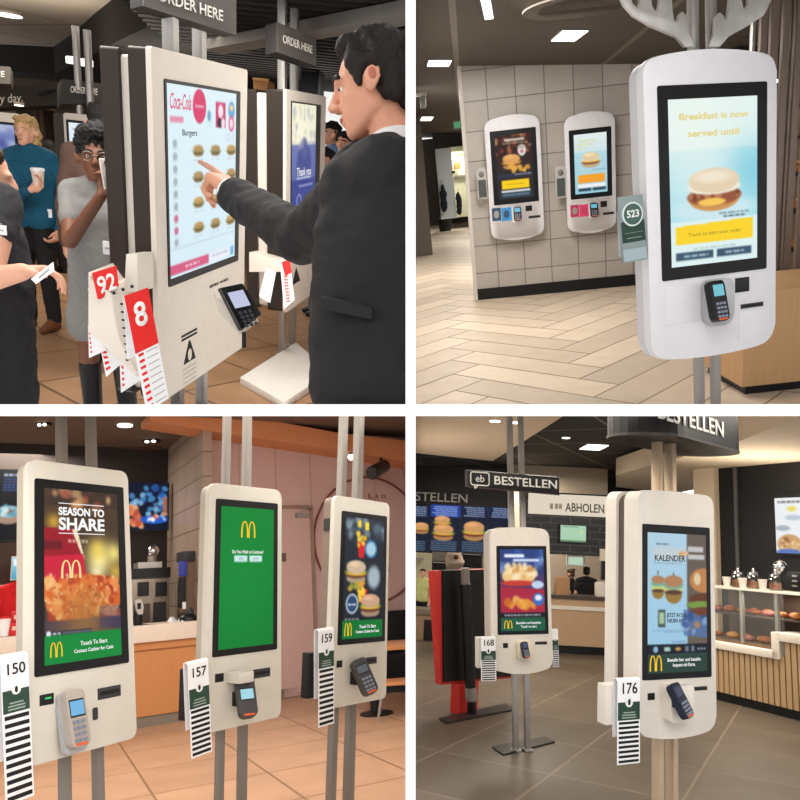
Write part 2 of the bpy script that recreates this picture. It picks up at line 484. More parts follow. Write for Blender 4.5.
# ------------------------------------------------------------------ shared pieces
FIT = {
'tl0': ([-0.8215, -0.9119, 2.8937], [0.1664, -0.3435, 0.9243], [-0.0998, 0.9267, 0.3623], [-0.981, -0.1525, 0.1199], 0.6731, 0.72),
'tr0': ([1.2219, -0.9195, 2.8989], [0.9524, -0.1548, 0.2625], [0.1003, 0.9726, 0.2099], [-0.2878, -0.1736, 0.9418], 0.5105, 0.74),
'trA': ([1.0926, -2.5571, 7.5649], [0.9925, -0.0611, -0.1055], [0.0909, 0.9476, 0.3064], [0.0812, -0.3137, 0.9461], 0.4763, 0.74),
'trB': ([2.0201, -2.7678, 8.0782], [0.9837, -0.0437, -0.1745], [0.0963, 0.9472, 0.3059], [0.1519, -0.3177, 0.936], 0.4651, 0.74),
'bl1': ([-1.3212, 0.6569, 2.9023], [0.4557, 0.1788, 0.872], [0.1396, 0.9531, -0.2684], [-0.8791, 0.244, 0.4094], 0.4296, 0.74),
'bl2': ([-0.8173, 0.8248, 3.5951], [0.5965, 0.1651, 0.7854], [0.0384, 0.9716, -0.2334], [-0.8017, 0.1694, 0.5733], 0.4051, 0.74),
'bl3': ([-0.2769, 0.979, 4.2242], [0.5907, 0.1952, 0.7829], [-0.0113, 0.9722, -0.2338], [-0.8068, 0.1292, 0.5765], 0.4197, 0.74),
'br0': ([1.3269, 0.9499, 3.5864], [0.9052, 0.1124, 0.4099], [-0.0515, 0.9863, -0.1566], [-0.4219, 0.1206, 0.8986], 0.4491, 0.74),
'br1': ([0.9608, 1.5433, 6.1923], [0.9764, 0.0445, 0.2116], [-0.0057, 0.9836, -0.1803], [-0.2161, 0.1748, 0.9606], 0.4585, 0.74),
'tl2': ([-0.7318, -1.7131, 5.032], [0.1522, -0.3521, 0.9235], [-0.0666, 0.9286, 0.365], [-0.9861, -0.1171, 0.1179], 0.7002, 0.8),
}
TLR = Room('tl', 200, 203, 151, 1.42)
TRR = Room('tr', 650, 607, 155, 1.35)
BLR = Room('bl', 203, 203, 595, 1.45)
BRR = Room('br', 607, 607, 555, 1.66)

X3, Y3, Z3 = Vector((1, 0, 0)), Vector((0, 1, 0)), Vector((0, 0, 1))
black = mat('black_plastic', (18, 18, 20), 0.35)
screen_black = mat('screen_black', (9, 10, 14), 0.35, spec=0.25)
dark_grey = mat('dark_grey_plastic', (52, 52, 54), 0.5)
white_card = mat('white_card', (236, 236, 238), 0.6)
steel = mat('brushed_steel', (168, 164, 160), 0.38, metal=0.75, scale=60, stretch=(1, 1, 0.05))
chrome = mat('chrome', (205, 205, 208), 0.15, metal=1.0)
ink = mat('black_ink', (22, 22, 24), 0.7)
gold_lit = emit('gold_lit', (250, 200, 20), 1.0)
white_lit = emit('white_lit', (250, 250, 250), 1.0)
dark_lit = emit('dark_lit', (60, 66, 74), 1.0)
lamp_lit = emit('lamp_lit', (255, 250, 238), 3.5)

def rrect(x0, x1, z0, z1, rt, rb=None, n=6, top=0.0, bot=0.0):
    """rounded rectangle outline in x,z; top/bot = how far the edge bulges"""
    rb = rt if rb is None else rb; p = []
    def arc(cx, cz, r, a0):
        for i in range(n + 1):
            t = R_(a0 + 90 * i / n); p.append((cx + r * math.cos(t), cz + r * math.sin(t)))
    def edge(xa, xb, z, h):
        if h:
            for i in range(1, 8):
                t = i / 8; p.append((xa + (xb - xa) * t, z + h * (1 - (2 * t - 1) ** 2)))
    arc(x1 - rt, z1 - rt, rt, 0); edge(x1 - rt, x0 + rt, z1, top)
    arc(x0 + rt, z1 - rt, rt, 90); arc(x0 + rb, z0 + rb, rb, 180); edge(x0 + rb, x1 - rb, z0, -bot)
    arc(x1 - rb, z0 + rb, rb, 270)
    return p

class Kiosk:
    """an ordering kiosk: white panel with a tall screen on twin posts; y points into the panel, z up"""
    def __init__(k, room, key, label, corners, group=None, name='ordering_kiosk', cat='kiosk', floor=True):
        pos, X, Yd, Zi, k.w, k.H = FIT[key]
        k.room = room
        c = room.c2r(pos); x = room.R @ Vector(X); z = -(room.R @ Vector(Yd)); y = room.R @ Vector(Zi)
        k.zc = c.z / z.z
        Fm = Matrix((x, y, z)).transposed().to_4x4(); Fm.translation = c - z * k.zc
        k.F = Fm; k.Fi = Fm.inverted()
        k.t = thing(room, name, label, cat, Fm, group)
        P = [k.px(*q) for q in corners]
        k.x0 = (P[0][0] + P[3][0]) / 2; k.x1 = (P[1][0] + P[2][0]) / 2
        k.z1 = (P[0][1] + P[1][1]) / 2; k.z0 = (P[2][1] + P[3][1]) / 2
    def px(k, u, v, y=0.0):
        o = k.Fi @ k.room.eye; r = k.Fi.to_3x3() @ k.room.ray(u, v); p = o + r * ((y - o.y) / r.y)
        return p.x, p.z
    def rect(k, u0, v0, u1, v1, y=0.0):
        a, b, c, d = k.px(u0, v0, y), k.px(u1, v0, y), k.px(u1, v1, y), k.px(u0, v1, y)
        return (a[0] + d[0]) / 2, (b[0] + c[0]) / 2, (c[1] + d[1]) / 2, (a[1] + b[1]) / 2   # x0 x1 z0 z1
    def panel(k, m, rt, rb, th=0.03, top=0.0, bot=0.0, rim=0.006):
        b = B(); b.prism(rrect(k.x0, k.x1, k.z0, k.z1, rt, rb, top=top, bot=bot), 0, th)
        k.top, k.bot, k.rt, k.rb = top, bot, rt, rb
        return b.done('front_panel', m, k.t, bevel=rim, sharp=50)
    def shell(k, m, y0, y1, inset=0.008, name='body_shell', label=None):
        b = B(); b.prism(rrect(k.x0 + inset, k.x1 - inset, k.z0 + inset, k.z1 - inset, k.rt, k.rb, top=k.top, bot=k.bot), y0, y1)
        return b.done(name, m, k.t, bevel=0.004, sharp=50, label=label)
    def screen(k, pic, inset=(.03, .03, .05, .03), gain=1.0):
        """black glass with the lit picture inside it (left, right, top, bottom margins)"""
        w, H, zc = k.w, k.H, k.zc
        b = B(); b.prism(rrect(-w / 2, w / 2, zc - H / 2, zc + H / 2, .008, n=3), -.004, .01)
        s = b.done('screen', screen_black, k.t, smooth=True)
        l, r, t, bo = inset; k.s = s
        k.sx0, k.sx1, k.sz0, k.sz1 = -w / 2 + l, w / 2 - r, zc - H / 2 + bo, zc + H / 2 - t
        pic.mesh(s, (k.sx0, -.0052, k.sz1), (k.sx1 - k.sx0, 0, 0), (0, 0, k.sz0 - k.sz1), gain=gain)
        return s
    def at(k, fx, fy, y=-.0060):                     # fraction of the picture -> point
        return Vector((k.sx0 + fx * (k.sx1 - k.sx0), y, k.sz1 + fy * (k.sz0 - k.sz1)))
    def say(k, txt, fx, fy, h, m=None, width=None, bold=0.0, shear=0.0, align='CENTER', name='lettering'):
        sw = k.sx1 - k.sx0
        return lettering(k.s, txt, m or white_lit, k.at(fx, fy), X3, Z3, h * sw, align, name, bold, .0004, width * sw if width else None, shear=shear)
    def posts(k, pairs, y, ztop, m, sec=None, label=None):
        """pairs of pixel spans ((u0,u1) below at v, (u0,u1) above at v)"""
        for below, above in pairs:
            xs, ws = [], []
            for q in (below, above):
                if q:
                    a, b_ = k.px(q[0], q[2], y)[0], k.px(q[1], q[2], y)[0]
                    X_, Y_ = (k.room.R.transposed() @ (k.F.to_3x3() @ v_) for v_ in (X3, Y3))
                    dep = k.room.cam(k.F @ Vector(((a + b_) / 2, y, 1.0)))[2]
                    xs.append((a + b_) / 2); ws.append((q[1] - q[0]) * dep / F / (abs(X_.x) + abs(Y_.x)))
            x, w = sum(xs) / len(xs), sum(ws) / len(ws)
            d = sec or w
            b = B(); b.box(x - w / 2, x + w / 2, y - d / 2, y + d / 2, 0.0, ztop)
            k.px_ = (x, w)
            b.done('post', m, k.t, bevel=min(.004, w * .2), label=label)
            b = B(); b.box(x - w * .8, x + w * .8, y - d * .8, y + d * .8, 0, .02); b.done('foot_plate', m, k.t, bevel=.003)
    def window(k, r, y=-.003, m=None, name='scanner_window'):
        x0, x1, z0, z1 = k.rect(*r); b = B(); b.box(x0, x1, y, .008, z0, z1); return b.done(name, m or black, k.t, bevel=.002)
    def slot(k, r, name='receipt_slot'):
        x0, x1, z0, z1 = k.rect(*r); b = B(); b.box(x0, x1, -.003, .008, z0, z1); s = b.done(name, dark_grey, k.t, bevel=.002)
        b = B(); zm = (z0 + z1) / 2; b.box(x0 + (x1 - x0) * .08, x1 - (x1 - x0) * .08, -.004, 0, zm - (z1 - z0) * .15, zm + (z1 - z0) * .2); b.done('slit', ink, s)
    def seam(k, r, m, name='access_door'):
        x0, x1, z0, z1 = k.rect(*r); b = B(); b.box(x0, x1, -.0025, .006, z0, z1); return b.done(name, m, k.t, bevel=.002)

def card_reader(k, u, v, w, h, d=.03, body=None, tilt=25, turn=0, scr=(150, 190, 230), cradle=None, arm=True, roll=0, keys=True, scr_frac=(.62, .90), depth=.05):
    """card terminal on the kiosk's panel: centre pixel, size in metres"""
    x, z = k.px(u, v, -depth)
    M = Matrix.Translation((x, -depth, z)) @ Matrix.Rotation(R_(turn), 4, 'Z') @ Matrix.Rotation(R_(-tilt), 4, 'X') @ Matrix.Rotation(R_(roll), 4, 'Y')
    b = B(); b.prism(rrect(-w / 2, w / 2, -h / 2, h / 2, w * .22, w * .3), -d / 2, d / 2, M)
    r = b.done('card_reader', body or dark_grey, k.t, bevel=.004, sharp=50)
    if arm:
        b = B(); b.box(x - w * .28, x + w * .28, -depth, .01, z - h * .22, z + h * .12); b.done('reader_mount', cradle or black, k.t, bevel=.004)
    if cradle:
        b = B(); b.prism(rrect(-w * .62, w * .62, -h * .56, h * .5, w * .2), d / 2 - .004, d / 2 + .012, M); b.done('reader_cradle', cradle, k.t, bevel=.004)
    z0, z1 = -h / 2 + h * scr_frac[0], -h / 2 + h * scr_frac[1]
    b = B(); b.box(-w * .36, w * .36, -d / 2 - .002, -d / 2 + .004, z0, z1, M); b.done('reader_screen', emit('reader_screen_%d_%d_%d' % scr, scr, .9), r)
    b = B(); b.box(-w * .40, w * .40, -d / 2 - .001, -d / 2 + .004, z0 - h * .03, z1 + h * .03, M); b.done('screen_surround', black, r)
    if keys:
        b = B(); key_m = mat('key_grey', (128, 134, 150), .5)
        for i in range(3):
            for j in range(4):
                cx = (-.24 + .24 * i) * w; cz = -h / 2 + h * (.12 + .105 * j)
                b.box(cx - w * .085, cx + w * .085, -d / 2 - .004, -d / 2 + .003, cz - h * .03, cz + h * .03, M)
        b.done('keypad', key_m, r)
    b = B(); b.box(-w * .3, w * .3, -d / 2 - .002, -d / 2 + .003, -h / 2 + h * .03, -h / 2 + h * .075, M)
    b.done('card_slot', mat('reader_orange', (214, 96, 50), .5), r)
    return r

def tent(k, label, x0, x1, ztop, zhead, zgreen, zbot, y, num=None, back=None, group=None, lean=0.0, stripes=9, tilt=0.0, green=(38, 66, 52), numsize=.5):
    """a folded table-number card hung over the holder: white head with the number, green block, black and white stripes"""
    Fm = k.F @ Matrix.Translation((x0, y, zbot)) @ Matrix.Rotation(R_(lean), 4, 'Y') @ Matrix.Rotation(R_(tilt), 4, 'X')
    t = thing(k.room, 'table_number_card', label, 'number card', Fm, group)
    w = x1 - x0; H = ztop - zbot; hh = zhead - zbot; hg = zgreen - zbot
    b = B(); prof = [(0, 0), (0, H - .012), (.006, H - .003), (.016, H), (.03, H - .004), (.034, H - .014)]
    back = back or .5; prof += [(.034, H - H * back), (.0315, H - H * back), (.0315, H - .014), (.016, H - .004), (.0025, H - .014), (.0025, 0)]
    M = Matrix(((0, 1, 0, 0), (1, 0, 0, 0), (0, 0, 1, 0), (0, 0, 0, 1)))
    b.prism(prof, 0, w, M)
    b.done('card', white_card, t, sharp=30)
    b = B(); b.box(.002, w - .002, -.0012, .001, hg, hh); gb = b.done('green_block', mat('card_green_%d' % green[0], green, .6), t)
    b = B(); b.lathe([(w * .17, 0), (w * .17, .0012)], (0, 0, 0), 20)
    bmesh.ops.transform(b.bm, matrix=Matrix.Translation((w / 2, -.0014, hh)) @ Matrix.Rotation(R_(90), 4, 'X'), verts=b.bm.verts)
    b.done('emblem', mat('emblem_white', (225, 228, 225), .6), t)
    b = B(); b.ell((w / 2, -.003, hh), (w * .06, .001, w * .11)); b.done('emblem_leaf', ink, t)
    for q, wd in ((.42, .5), (.28, .62), (.14, .62)):
        b = B(); zz = hg + (hh - hg) * q; b.box(w * (.5 - wd / 2), w * (.5 + wd / 2), -.002, -.001, zz - .0025, zz + .0025); b.done('small_print', mat('print_grey', (150, 165, 155), .7), gb)
    b = B(); n = stripes; st = hg / (n + .2)
    for i in range(n): b.box(w * .06, w * .94, -.0012, .001, st * (i + .35), st * (i + .88))
    b.done('black_stripes', ink, t)
    if num: lettering(t, num, ink, (w / 2, -.0012, hh + (H - hh) * .55), X3, Z3, w * numsize * .72, ext=.0006, name='number', bold=.01)
    return t

def bxp(room, r, Y, t, b=None):
    """box whose front face fills the pixel rectangle r at distance Y, t thick"""
    u0, v0, u1, v1 = r; um, vm = (u0 + u1) / 2, (v0 + v1) / 2
    b = b or B()
    b.box(room.yp(u0, vm, Y).x, room.yp(u1, vm, Y).x, Y, Y + t, room.yp(um, v1, Y).z, room.yp(um, v0, Y).z)
    return b
def dims(room, r, Y):
    u0, v0, u1, v1 = r; um, vm = (u0 + u1) / 2, (v0 + v1) / 2
    return room.yp(u0, vm, Y).x, room.yp(u1, vm, Y).x, room.yp(um, v1, Y).z, room.yp(um, v0, Y).z

def person(room, base, H, yaw, label, outfit, arms=None, hairstyle=None, headdir=None, voxel=.012, look=0, stance=.5, hands=None, legs=None, lean=0.0, slim=1.0):
    """a standing figure; base on the floor, yaw = where it faces (0 = away from the camera), outfit = dict of materials"""
    base = Vector((base[0], base[1], 0))
    f = Vector((-math.sin(yaw), math.cos(yaw), 0)); l = Vector((-f.y, f.x, 0)); u = Z3
    t = thing(room, 'person', label, 'person', base)
    def P(a, b_, c): return base + f * (a * H + lean * max(0, c - .5) * H) + l * (b_ * H * slim) + u * (c * H)
    sh = [P(0, .105, .815), P(0, -.105, .815)]; hp = [P(0, .05, .52), P(0, -.05, .52)]
    legs = legs or [[P(.0, .055, .285), P(-.02, .06, .05)], [P(.02, -.055, .285), P(.0, -.06, .05)]]
    A = []
    for i, sg in enumerate((1, -1)):
        d = (arms or [None, None])[i]
        if d is None: A.append([P(-.02, .135 * sg, .64), P(.03, .14 * sg, .49), None])
        else: A.append([q_ if isinstance(q_, Vector) else P(*q_) for q_ in d] + [None] * (3 - len(d)))
    hd = Vector(f)
    if look: hd = Matrix.Rotation(look, 3, 'Z') @ f
    if headdir: hd = Vector(headdir)
    hs = .137 * H * outfit.get('hs', 1.0)
    h = Head(P(.015, 0, .928), hd, s=hs)
    skin = h.prims()
    torso = [[(P(0, .0, .80), (.07 * H, .07 * H, .03 * H))]]
    chest = [(P(.0, .055, .75), .058 * H), (P(.0, -.055, .75), .058 * H), (P(0, .05, .66), .05 * H), (P(0, -.05, .66), .05 * H)]
    waist = [(P(0, .045, .66), .05 * H), (P(0, -.045, .66), .05 * H), (P(0, .05, .54), .055 * H), (P(0, -.05, .54), .055 * H)]
    yoke = [(sh[0], .034 * H), (sh[1], .034 * H), (P(-.01, 0, .845), .036 * H)]
    skin += [chest, waist, yoke]
    for i in range(2):
        e, w, hdir = A[i]
        skin += limb([sh[i], e, w], [.03 * H, .024 * H, .0165 * H])
        d = (w - e).normalized() if hdir is None else (hdir - w).normalized()
        n = (l * (-1 if i == 0 else 1) + f * .3) if hdir is None else (f + u * .3)
        skin += hand(w, d, n, .1 * H, (hands or [(25,) * 4] * 2)[i], 1 if i == 0 else -1)
    for i in range(2):
        k_, a_ = legs[i]
        skin += limb([hp[i], k_, a_], [.05 * H, .033 * H, .022 * H])
        skin += [cap(a_, a_ + f * .08 * H - u * .03 * H, .02 * H, .014 * H)]
    organic(t, 'body', outfit['skin'], skin, voxel * .7, 4)
    top = outfit.get('top')
    if top:
        m, sleeve = top[0], top[1]; g = .009 * H
        pr = [[(c, r + g) for c, r in chest], [(c, r + g * 1.7) for c, r in waist], [(c, r + g * .6) for c, r in yoke]]
        if len(top) > 2 and top[2]: pr.append([(P(0, 0, .84), (.045 * H, .045 * H, .03 * H)), (P(0, 0, .872), (.04 * H, .04 * H, .012 * H))])   # high neck
        for i in range(2):
            e, w, _ = A[i]
            if sleeve >= 1: q = w + (e - w) * .06; pr += limb([sh[i], e, q], [.034 * H, .03 * H, .024 * H])
            elif sleeve > 0: pr += [cap(sh[i], sh[i] + (e - sh[i]) * sleeve, .036 * H, .036 * H)]
        if len(top) > 3: pr += [[(P(0, .05, .54), .066 * H), (P(0, -.05, .54), .066 * H), (P(0, .06, top[3]), .075 * H), (P(0, -.06, top[3]), .075 * H)]]
        organic(t, top[4] if len(top) > 4 else 'shirt', m, pr, voxel, 5, wob=.004 * H, wscale=14)
    if 'legs' in outfit:
        pr = [[(P(0, .045, .56), .062 * H), (P(0, -.045, .56), .062 * H), (hp[0], .06 * H), (hp[1], .06 * H)]]
        for i in range(2):
            k_, a_ = legs[i]; pr += limb([hp[i], k_, a_ + (k_ - a_) * .05], [.058 * H, .042 * H, .036 * H])
        organic(t, 'trousers', outfit['legs'], pr, voxel, 4, wob=.004 * H)
    if 'shoes' in outfit:
        for i in range(2):
            a_ = legs[i][1]; tall = outfit.get('boot', .0)
            pr = [[(a_ - f * .015 * H - u * .028 * H, .022 * H), (a_ + f * .09 * H - u * .033 * H, .019 * H), (a_, .026 * H)]]
            if tall: pr.append(cap(a_, a_ + (legs[i][0] - a_) * tall, .03 * H, .036 * H))
            organic(t, 'boot' if tall else 'shoe', outfit['shoes'], pr, voxel * .8, 3)
    if hairstyle:
        pr = hairstyle(h); organic(t, 'hair', outfit['hair'], pr, voxel * .6, 2, wob=.008 * H, wscale=outfit.get('hairscale', 28))
    h.face(t, mat('eye_white', (215, 208, 200), .3), mat('iris_dark', (40, 28, 22), .3), outfit.get('hair', ink), outfit.get('lips'))
    t_info = dict(P=P, h=h, A=A, f=f, l=l, t=t, H=H)
    return t_info
def hair_short(h):
    E = h.E
    return [[E(-.10, 0, .20, .40, .335, .34)], [E(-.30, 0, -.05, .2, .30, .25)], [E(.05, .2, .33, .22, .12, .14), E(.05, -.2, .33, .22, .12, .14)]]
def hair_long(h):
    E = h.E
    return [[E(-.09, 0, .19, .41, .35, .34)], [E(-.22, .23, -.1, .2, .14, .35), E(-.2, .25, -.55, .14, .1, .15)], [E(-.22, -.23, -.1, .2, .14, .35), E(-.2, -.25, -.55, .14, .1, .15)],
            [E(-.32, 0, -.1, .18, .3, .3), E(-.3, 0, -.5, .12, .26, .15)], [E(.12, .15, .36, .2, .17, .12), E(.12, -.15, .36, .2, .17, .12)]]
def hair_bun(h):
    E = h.E
    return hair_short(h) + [[E(-.35, 0, .42, .19, .2, .19)]]
def hair_afro(h):
    E = h.E
    return [[E(-.14, 0, .25, .46, .43, .42)], [E(-.3, .1, .0, .3, .33, .38)], [E(.08, 0, .42, .28, .33, .2)]]

class Pl:
    """a vertical plane through two floor pixels; x runs to the right along it, y points away behind it"""
    def __init__(s, room, a=None, b=None, M=None):
        s.room = room
        if M is None:
            A, Bp = room.zp(*a), room.zp(*b); M = frame_xz(A, Bp - A)
        s.M = M; s.Mi = M.inverted()
    def px(s, u, v, y=0.0):
        o = s.Mi @ s.room.eye; r = s.Mi.to_3x3() @ s.room.ray(u, v); q = o + r * ((y - o.y) / r.y); return q.x, q.z
    def rect(s, r, y=0.0):
        u0, v0, u1, v1 = r; um, vm = (u0 + u1) / 2, (v0 + v1) / 2
        return s.px(u0, vm, y)[0], s.px(u1, vm, y)[0], s.px(um, v1, y)[1], s.px(um, v0, y)[1]
    def box(s, r, y0, y1, b=None):
        x0, x1, z0, z1 = s.rect(r, y0); b = b or B()
        if getattr(s, 'zmin', None) and y0 < .76: z0 = max(z0, s.zmin)
        b.box(x0, x1, y0, y1, z0, z1, s.M); return b
    def zbox(s, x0, x1, y0, y1, z0, z1, b=None):
        b = b or B(); b.box(x0, x1, y0, y1, z0, z1, s.M); return b
    def poly(s, pts, y0, y1, b=None):
        b = b or B(); b.prism([s.px(u, v, y0) for u, v in pts], y0, y1, s.M); return b
    def pt(s, u, v, y=0.0):
        x, z = s.px(u, v, y); return s.M @ Vector((x, y, z))
    def thing(s, name, lab, cat, u, v, y=0.0, group=None, base=None):
        x, z = s.px(u, v, y); M = s.M @ Matrix.Translation((x, y, z if base is None else base)); return thing(s.room, name, lab, cat, M, group)
    def pic(s, pic, t, r, y, m=None, name='picture', gain=1.0):
        x0, x1, z0, z1 = s.rect(r, y); R3 = s.M.to_3x3()
        return pic.mesh(t, s.M @ Vector((x0, y, z1)), R3 @ Vector((x1 - x0, 0, 0)), R3 @ Vector((0, 0, z0 - z1)), name, gain, space='room')
    def say(s, t, txt, u, v, h, y, m, width=None, bold=0.0, align='CENTER', name='lettering', ext=.004):
        R3 = s.M.to_3x3(); a = s.px(u, v - h / 2, y)[1] - s.px(u, v + h / 2, y)[1]
        w = None
        if width: w = s.px(u + width / 2, v, y)[0] - s.px(u - width / 2, v, y)[0]
        return lettering(t, txt, m, s.pt(u, v, y), R3 @ X3, R3 @ Z3, a, align, name, bold, ext, w, space='room')

def ceiling_square(room, lab, u0, v0, u1, v1, Z, name='ceiling_light', rim=None, group=None, m=None):
    a, c = room.zp(u0, (v0 + v1) / 2, Z), room.zp(u1, (v0 + v1) / 2, Z); d, e = room.zp((u0 + u1) / 2, v0, Z), room.zp((u0 + u1) / 2, v1, Z)
    x0, x1 = sorted((a.x, c.x)); y0, y1 = sorted((d.y, e.y)); t = thing(room, name, lab, 'light', ((x0 + x1) / 2, (y0 + y1) / 2, Z), group)
    b = B(); b.box(x0 - .02, x1 + .02, y0 - .02, y1 + .02, Z, Z + .03); b.done('rim', rim or dark_grey, t, space='room')
    b = B(); b.box(x0, x1, y0, y1, Z - .012, Z + .01); b.done('diffuser', m or lamp_lit, t, space='room')
    return t
# ================================================================== interior with the man at the kiosk
def build_tl():
    R = TLR
    p = R.pt
    cream = mat('cream_panel', (222, 212, 200), 0.4, spec=.35)
    brown = mat('brown_metal', (54, 45, 39), 0.35, metal=.35, scale=30, stretch=(1, 1, .05))
    signgrey = mat('sign_grey', (86, 80, 76), 0.6)
    signdark = mat('sign_dark', (48, 45, 44), 0.6)
    red = mat('card_red', (222, 36, 32), .5)
    # setting
    b = B(); b.box(-9, 6, 1.6, 16, -.1, 0)
    solo(R, 'floor', tile_mat('brown_floor_tiles', (158, 122, 90), (148, 112, 82), (100, 74, 52), .62, .62, .012, .35, rot=R_(38), mottle=.14), b, kind='structure')
    b = B(); b.box(-12, 6, 2.2, 16, 2.95, 3.05)
    solo(R, 'ceiling', tile_mat('ceiling_boards', (196, 184, 168), (190, 178, 162), (150, 138, 124), 2.4, 1.6, .03, .8, rot=R_(25), mottle=.04), b, kind='structure')
    b = B(); b.box(-12, 6, 16, 16.2, 0, 3.1); solo(R, 'wall_back', mat('wall_umber', (92, 76, 62), .8), b, kind='structure')
    b = B(); b.box(-10, -9.8, 1.6, 14, 0, 2.75); solo(R, 'wall_left', mat('wall_sand', (150, 132, 114), .8), b, kind='structure')
    # dark lowered ceiling with a curved edge
    Zs = 2.5
    curve = [(0, 84), (30, 81), (55, 74), (75, 65), (95, 53), (120, 40), (145, 28), (168, 12), (200, -30)]
    P = [q for q in (R.zp(u, v, Zs) for u, v in curve) if q.y < 15.8]; P.insert(0, Vector((-11.9, 15.8, Zs)))
    b = B(); b.slab(P + [Vector((P[-1].x, 2.0, Zs)), Vector((5, 2.0, Zs)), Vector((5, 15.9, Zs)), Vector((P[0].x, 15.9, Zs))], (0, 0, .45))
    solo(R, 'ceiling_soffit', mat('soffit_dark', (40, 36, 34), .8), b, kind='structure')
    bafm = mat('baffle_black', (34, 31, 30), .7)
    b = B()
    for i in range(26):
        y = 5.0 + i * .2; b.box(-2.6 + max(0, (7 - y)) * .2, -.25, y, y + .07, 2.39, 2.49)
    for i in range(22):
        x = -.2 + i * .11; b.box(x, x + .045, 4.2, 10, 2.39, 2.49)
    solo(R, 'ceiling_baffles', bafm, b, kind='structure')
    b = B(); a, c = R.zp(200, 50, 2.30), R.zp(440, 8, 2.30)
    dv = (c - a).normalized(); nv = Vector((-dv.y, dv.x, 0)) * .22
    b.slab([a, c, c + nv, a + nv], (0, 0, .08)); solo(R, 'trim_1', mat('beam_grey', (120, 116, 112), .6), b, kind='structure')
    # bright window behind the man
    b = bxp(R, (314, 60, 350, 182), 12.5, .05)
    solo(R, 'window_1', emit('day_window', (244, 246, 240), 1.0), b, kind='structure')
    # ceiling lamps
    def lamp(u, v, Z, r, lab):
        c = R.zp(u, v, Z); t = thing(R, 'ceiling_light', lab, 'light', c)
        b = B(); b.lathe([(r * 1.15, 0), (r * 1.15, .03)]); b.done('rim', cream, t, smooth=True)
        b = B(); b.lathe([(r, -.012), (r, .01)]); b.done('diffuser', lamp_lit, t)
    lamp(8, 15, 2.92, .17, 'round white ceiling lamp in the pale ceiling boards at the top left corner')
    lamp(19, 105, R.pt(19, 105, 8.7).z, .05, 'small round lamp under the dark lowered ceiling beneath the "day" lettering')

    # ---------------- main kiosk
    k = Kiosk(R, 'tl0', 'large white ordering kiosk with the burger menu touched by the suited man', [(148.5, 46), (250, 70), (241, 346), (163, 405)])
    k.panel(cream, .012, .03, .02)
    k.shell(brown, .018, .085, .004, 'side_trim', 'dark brown metal side')
    k.shell(cream, .085, .125, .03, 'core')
    k.shell(brown, .125, .19, .012, 'rear_unit', 'dark brown metal side of the rear unit')
    g = (222, 240, 247)
    pic = Pic(150, 160, g, (214, 236, 246))
    pic.rect(.03, .155, .2, .185, (226, 120, 150), .8); pic.ell(.42, .095, .095, .095, (216, 62, 110)); pic.rect(.36, .09, .48, .1, (245, 225, 230), .8)
    pic.rect(.66, .06, .82, .2, (206, 70, 120)); pic.ell(.74, .11, .04, .04, (245, 225, 235)); pic.ell(.72, .175, .035, .03, (60, 40, 60)); pic.ell(.78, .175, .03, .03, (240, 220, 230))
    pic.ell(.92, .1, .055, .055, (110, 170, 215)); pic.ell(.92, .085, .03, .02, (240, 210, 150)); pic.ell(.92, .175, .05, .05, (224, 110, 150)); pic.ell(.92, .175, .03, .03, (240, 220, 225))
    pic.ell(.56, .15, .055, .05, (205, 232, 236)); pic.ell(.56, .14, .025, .03, (120, 160, 200))
    for i in range(3): pic.words(.83, .235 + .018 * i, .97, .006, (196, 200, 220), .8, i)
    for i in range(9):
        y = .29 + i * .065; pic.ell(.085, y, .028, .022, (150, 160, 170) if i not in (6, 7) else (196, 70, 110), .75, 2); pic.words(.05, y + .022, .13, .006, (190, 200, 205), .7, i)
    for j in range(4):
        for i in range(3):
            x, y = .40 + .26 * i, .33 + .142 * j
            pic.burger(x, y, .14, bun=((176, 140, 88), (164, 140, 96), (186, 150, 92))[(i + j) % 3], patty=(74, 56, 38), green=((90, 118, 50), (130, 128, 70))[(i * j) % 2], cheese=(206, 170, 80), sq=.58); pic.words(x - .07, y + .045, x + .07, .007, (190, 200, 205), .8, i + 3 * j)
    pic.line(.02, .845, .98, .835, .006, (190, 205, 215)); pic.rect(0, .93, .55, .985, (214, 92, 132)); pic.words(.2, .952, .4, .012, (250, 225, 235), .9, 4)
    pic.rect(.57, .93, .9, .985, (232, 236, 246)); pic.words(.6, .945, .88, .01, (170, 180, 200), .8, 9); pic.rect(.92, .93, .98, .985, (120, 180, 225))
    k.screen(pic, (.012, .05, .012, .03))
    pink = emit('pink_lit', (222, 100, 130), 1.0)
    k.say('Coca-Cola', .16, .085, .085, pink, width=.27, bold=.012, shear=.35, name='cursive_lettering')
    k.say('Burgers', .28, .235, .035, dark_lit, width=.2, bold=.01)
    k.posts([(None, (164, 177, 40)), (None, (193.5, 205, 40))], .105, 2.6, steel)
    # printed marks under the screen
    lettering(k.t, 'SERVICE  WORKS', ink, (lambda q: Vector((q[0], -.001, q[1])))(k.px(219, 283)), X3, Z3, .012, name='small_print', width=.2)
    q = k.px(189.5, 352); b = B(); b.prism([(q[0] - .055, q[1] - .04), (q[0] + .055, q[1] - .04), (q[0] + .006, q[1] + .05), (q[0] - .006, q[1] + .05)], -.0015, .001); tri = b.done('warning_triangle', ink, k.t)
    b = B(); b.ell((q[0], -.0018, q[1] - .01), (.018, .001, .026)); b.done('warning_flame', cream, tri)
    for i, dz in enumerate((.078, .062)):
        b = B(); b.box(q[0] - .07, q[0] + .07, -.0014, .001, q[1] + dz, q[1] + dz + .009); b.done('small_print', ink, k.t)
    for i in range(4):
        b = B(); b.box(q[0] - .06, q[0] + .06, -.0012, .001, q[1] - .065 - .02 * i, q[1] - .06 - .02 * i); b.done('small_print', mat('print_pale', (186, 178, 170), .7), k.t)
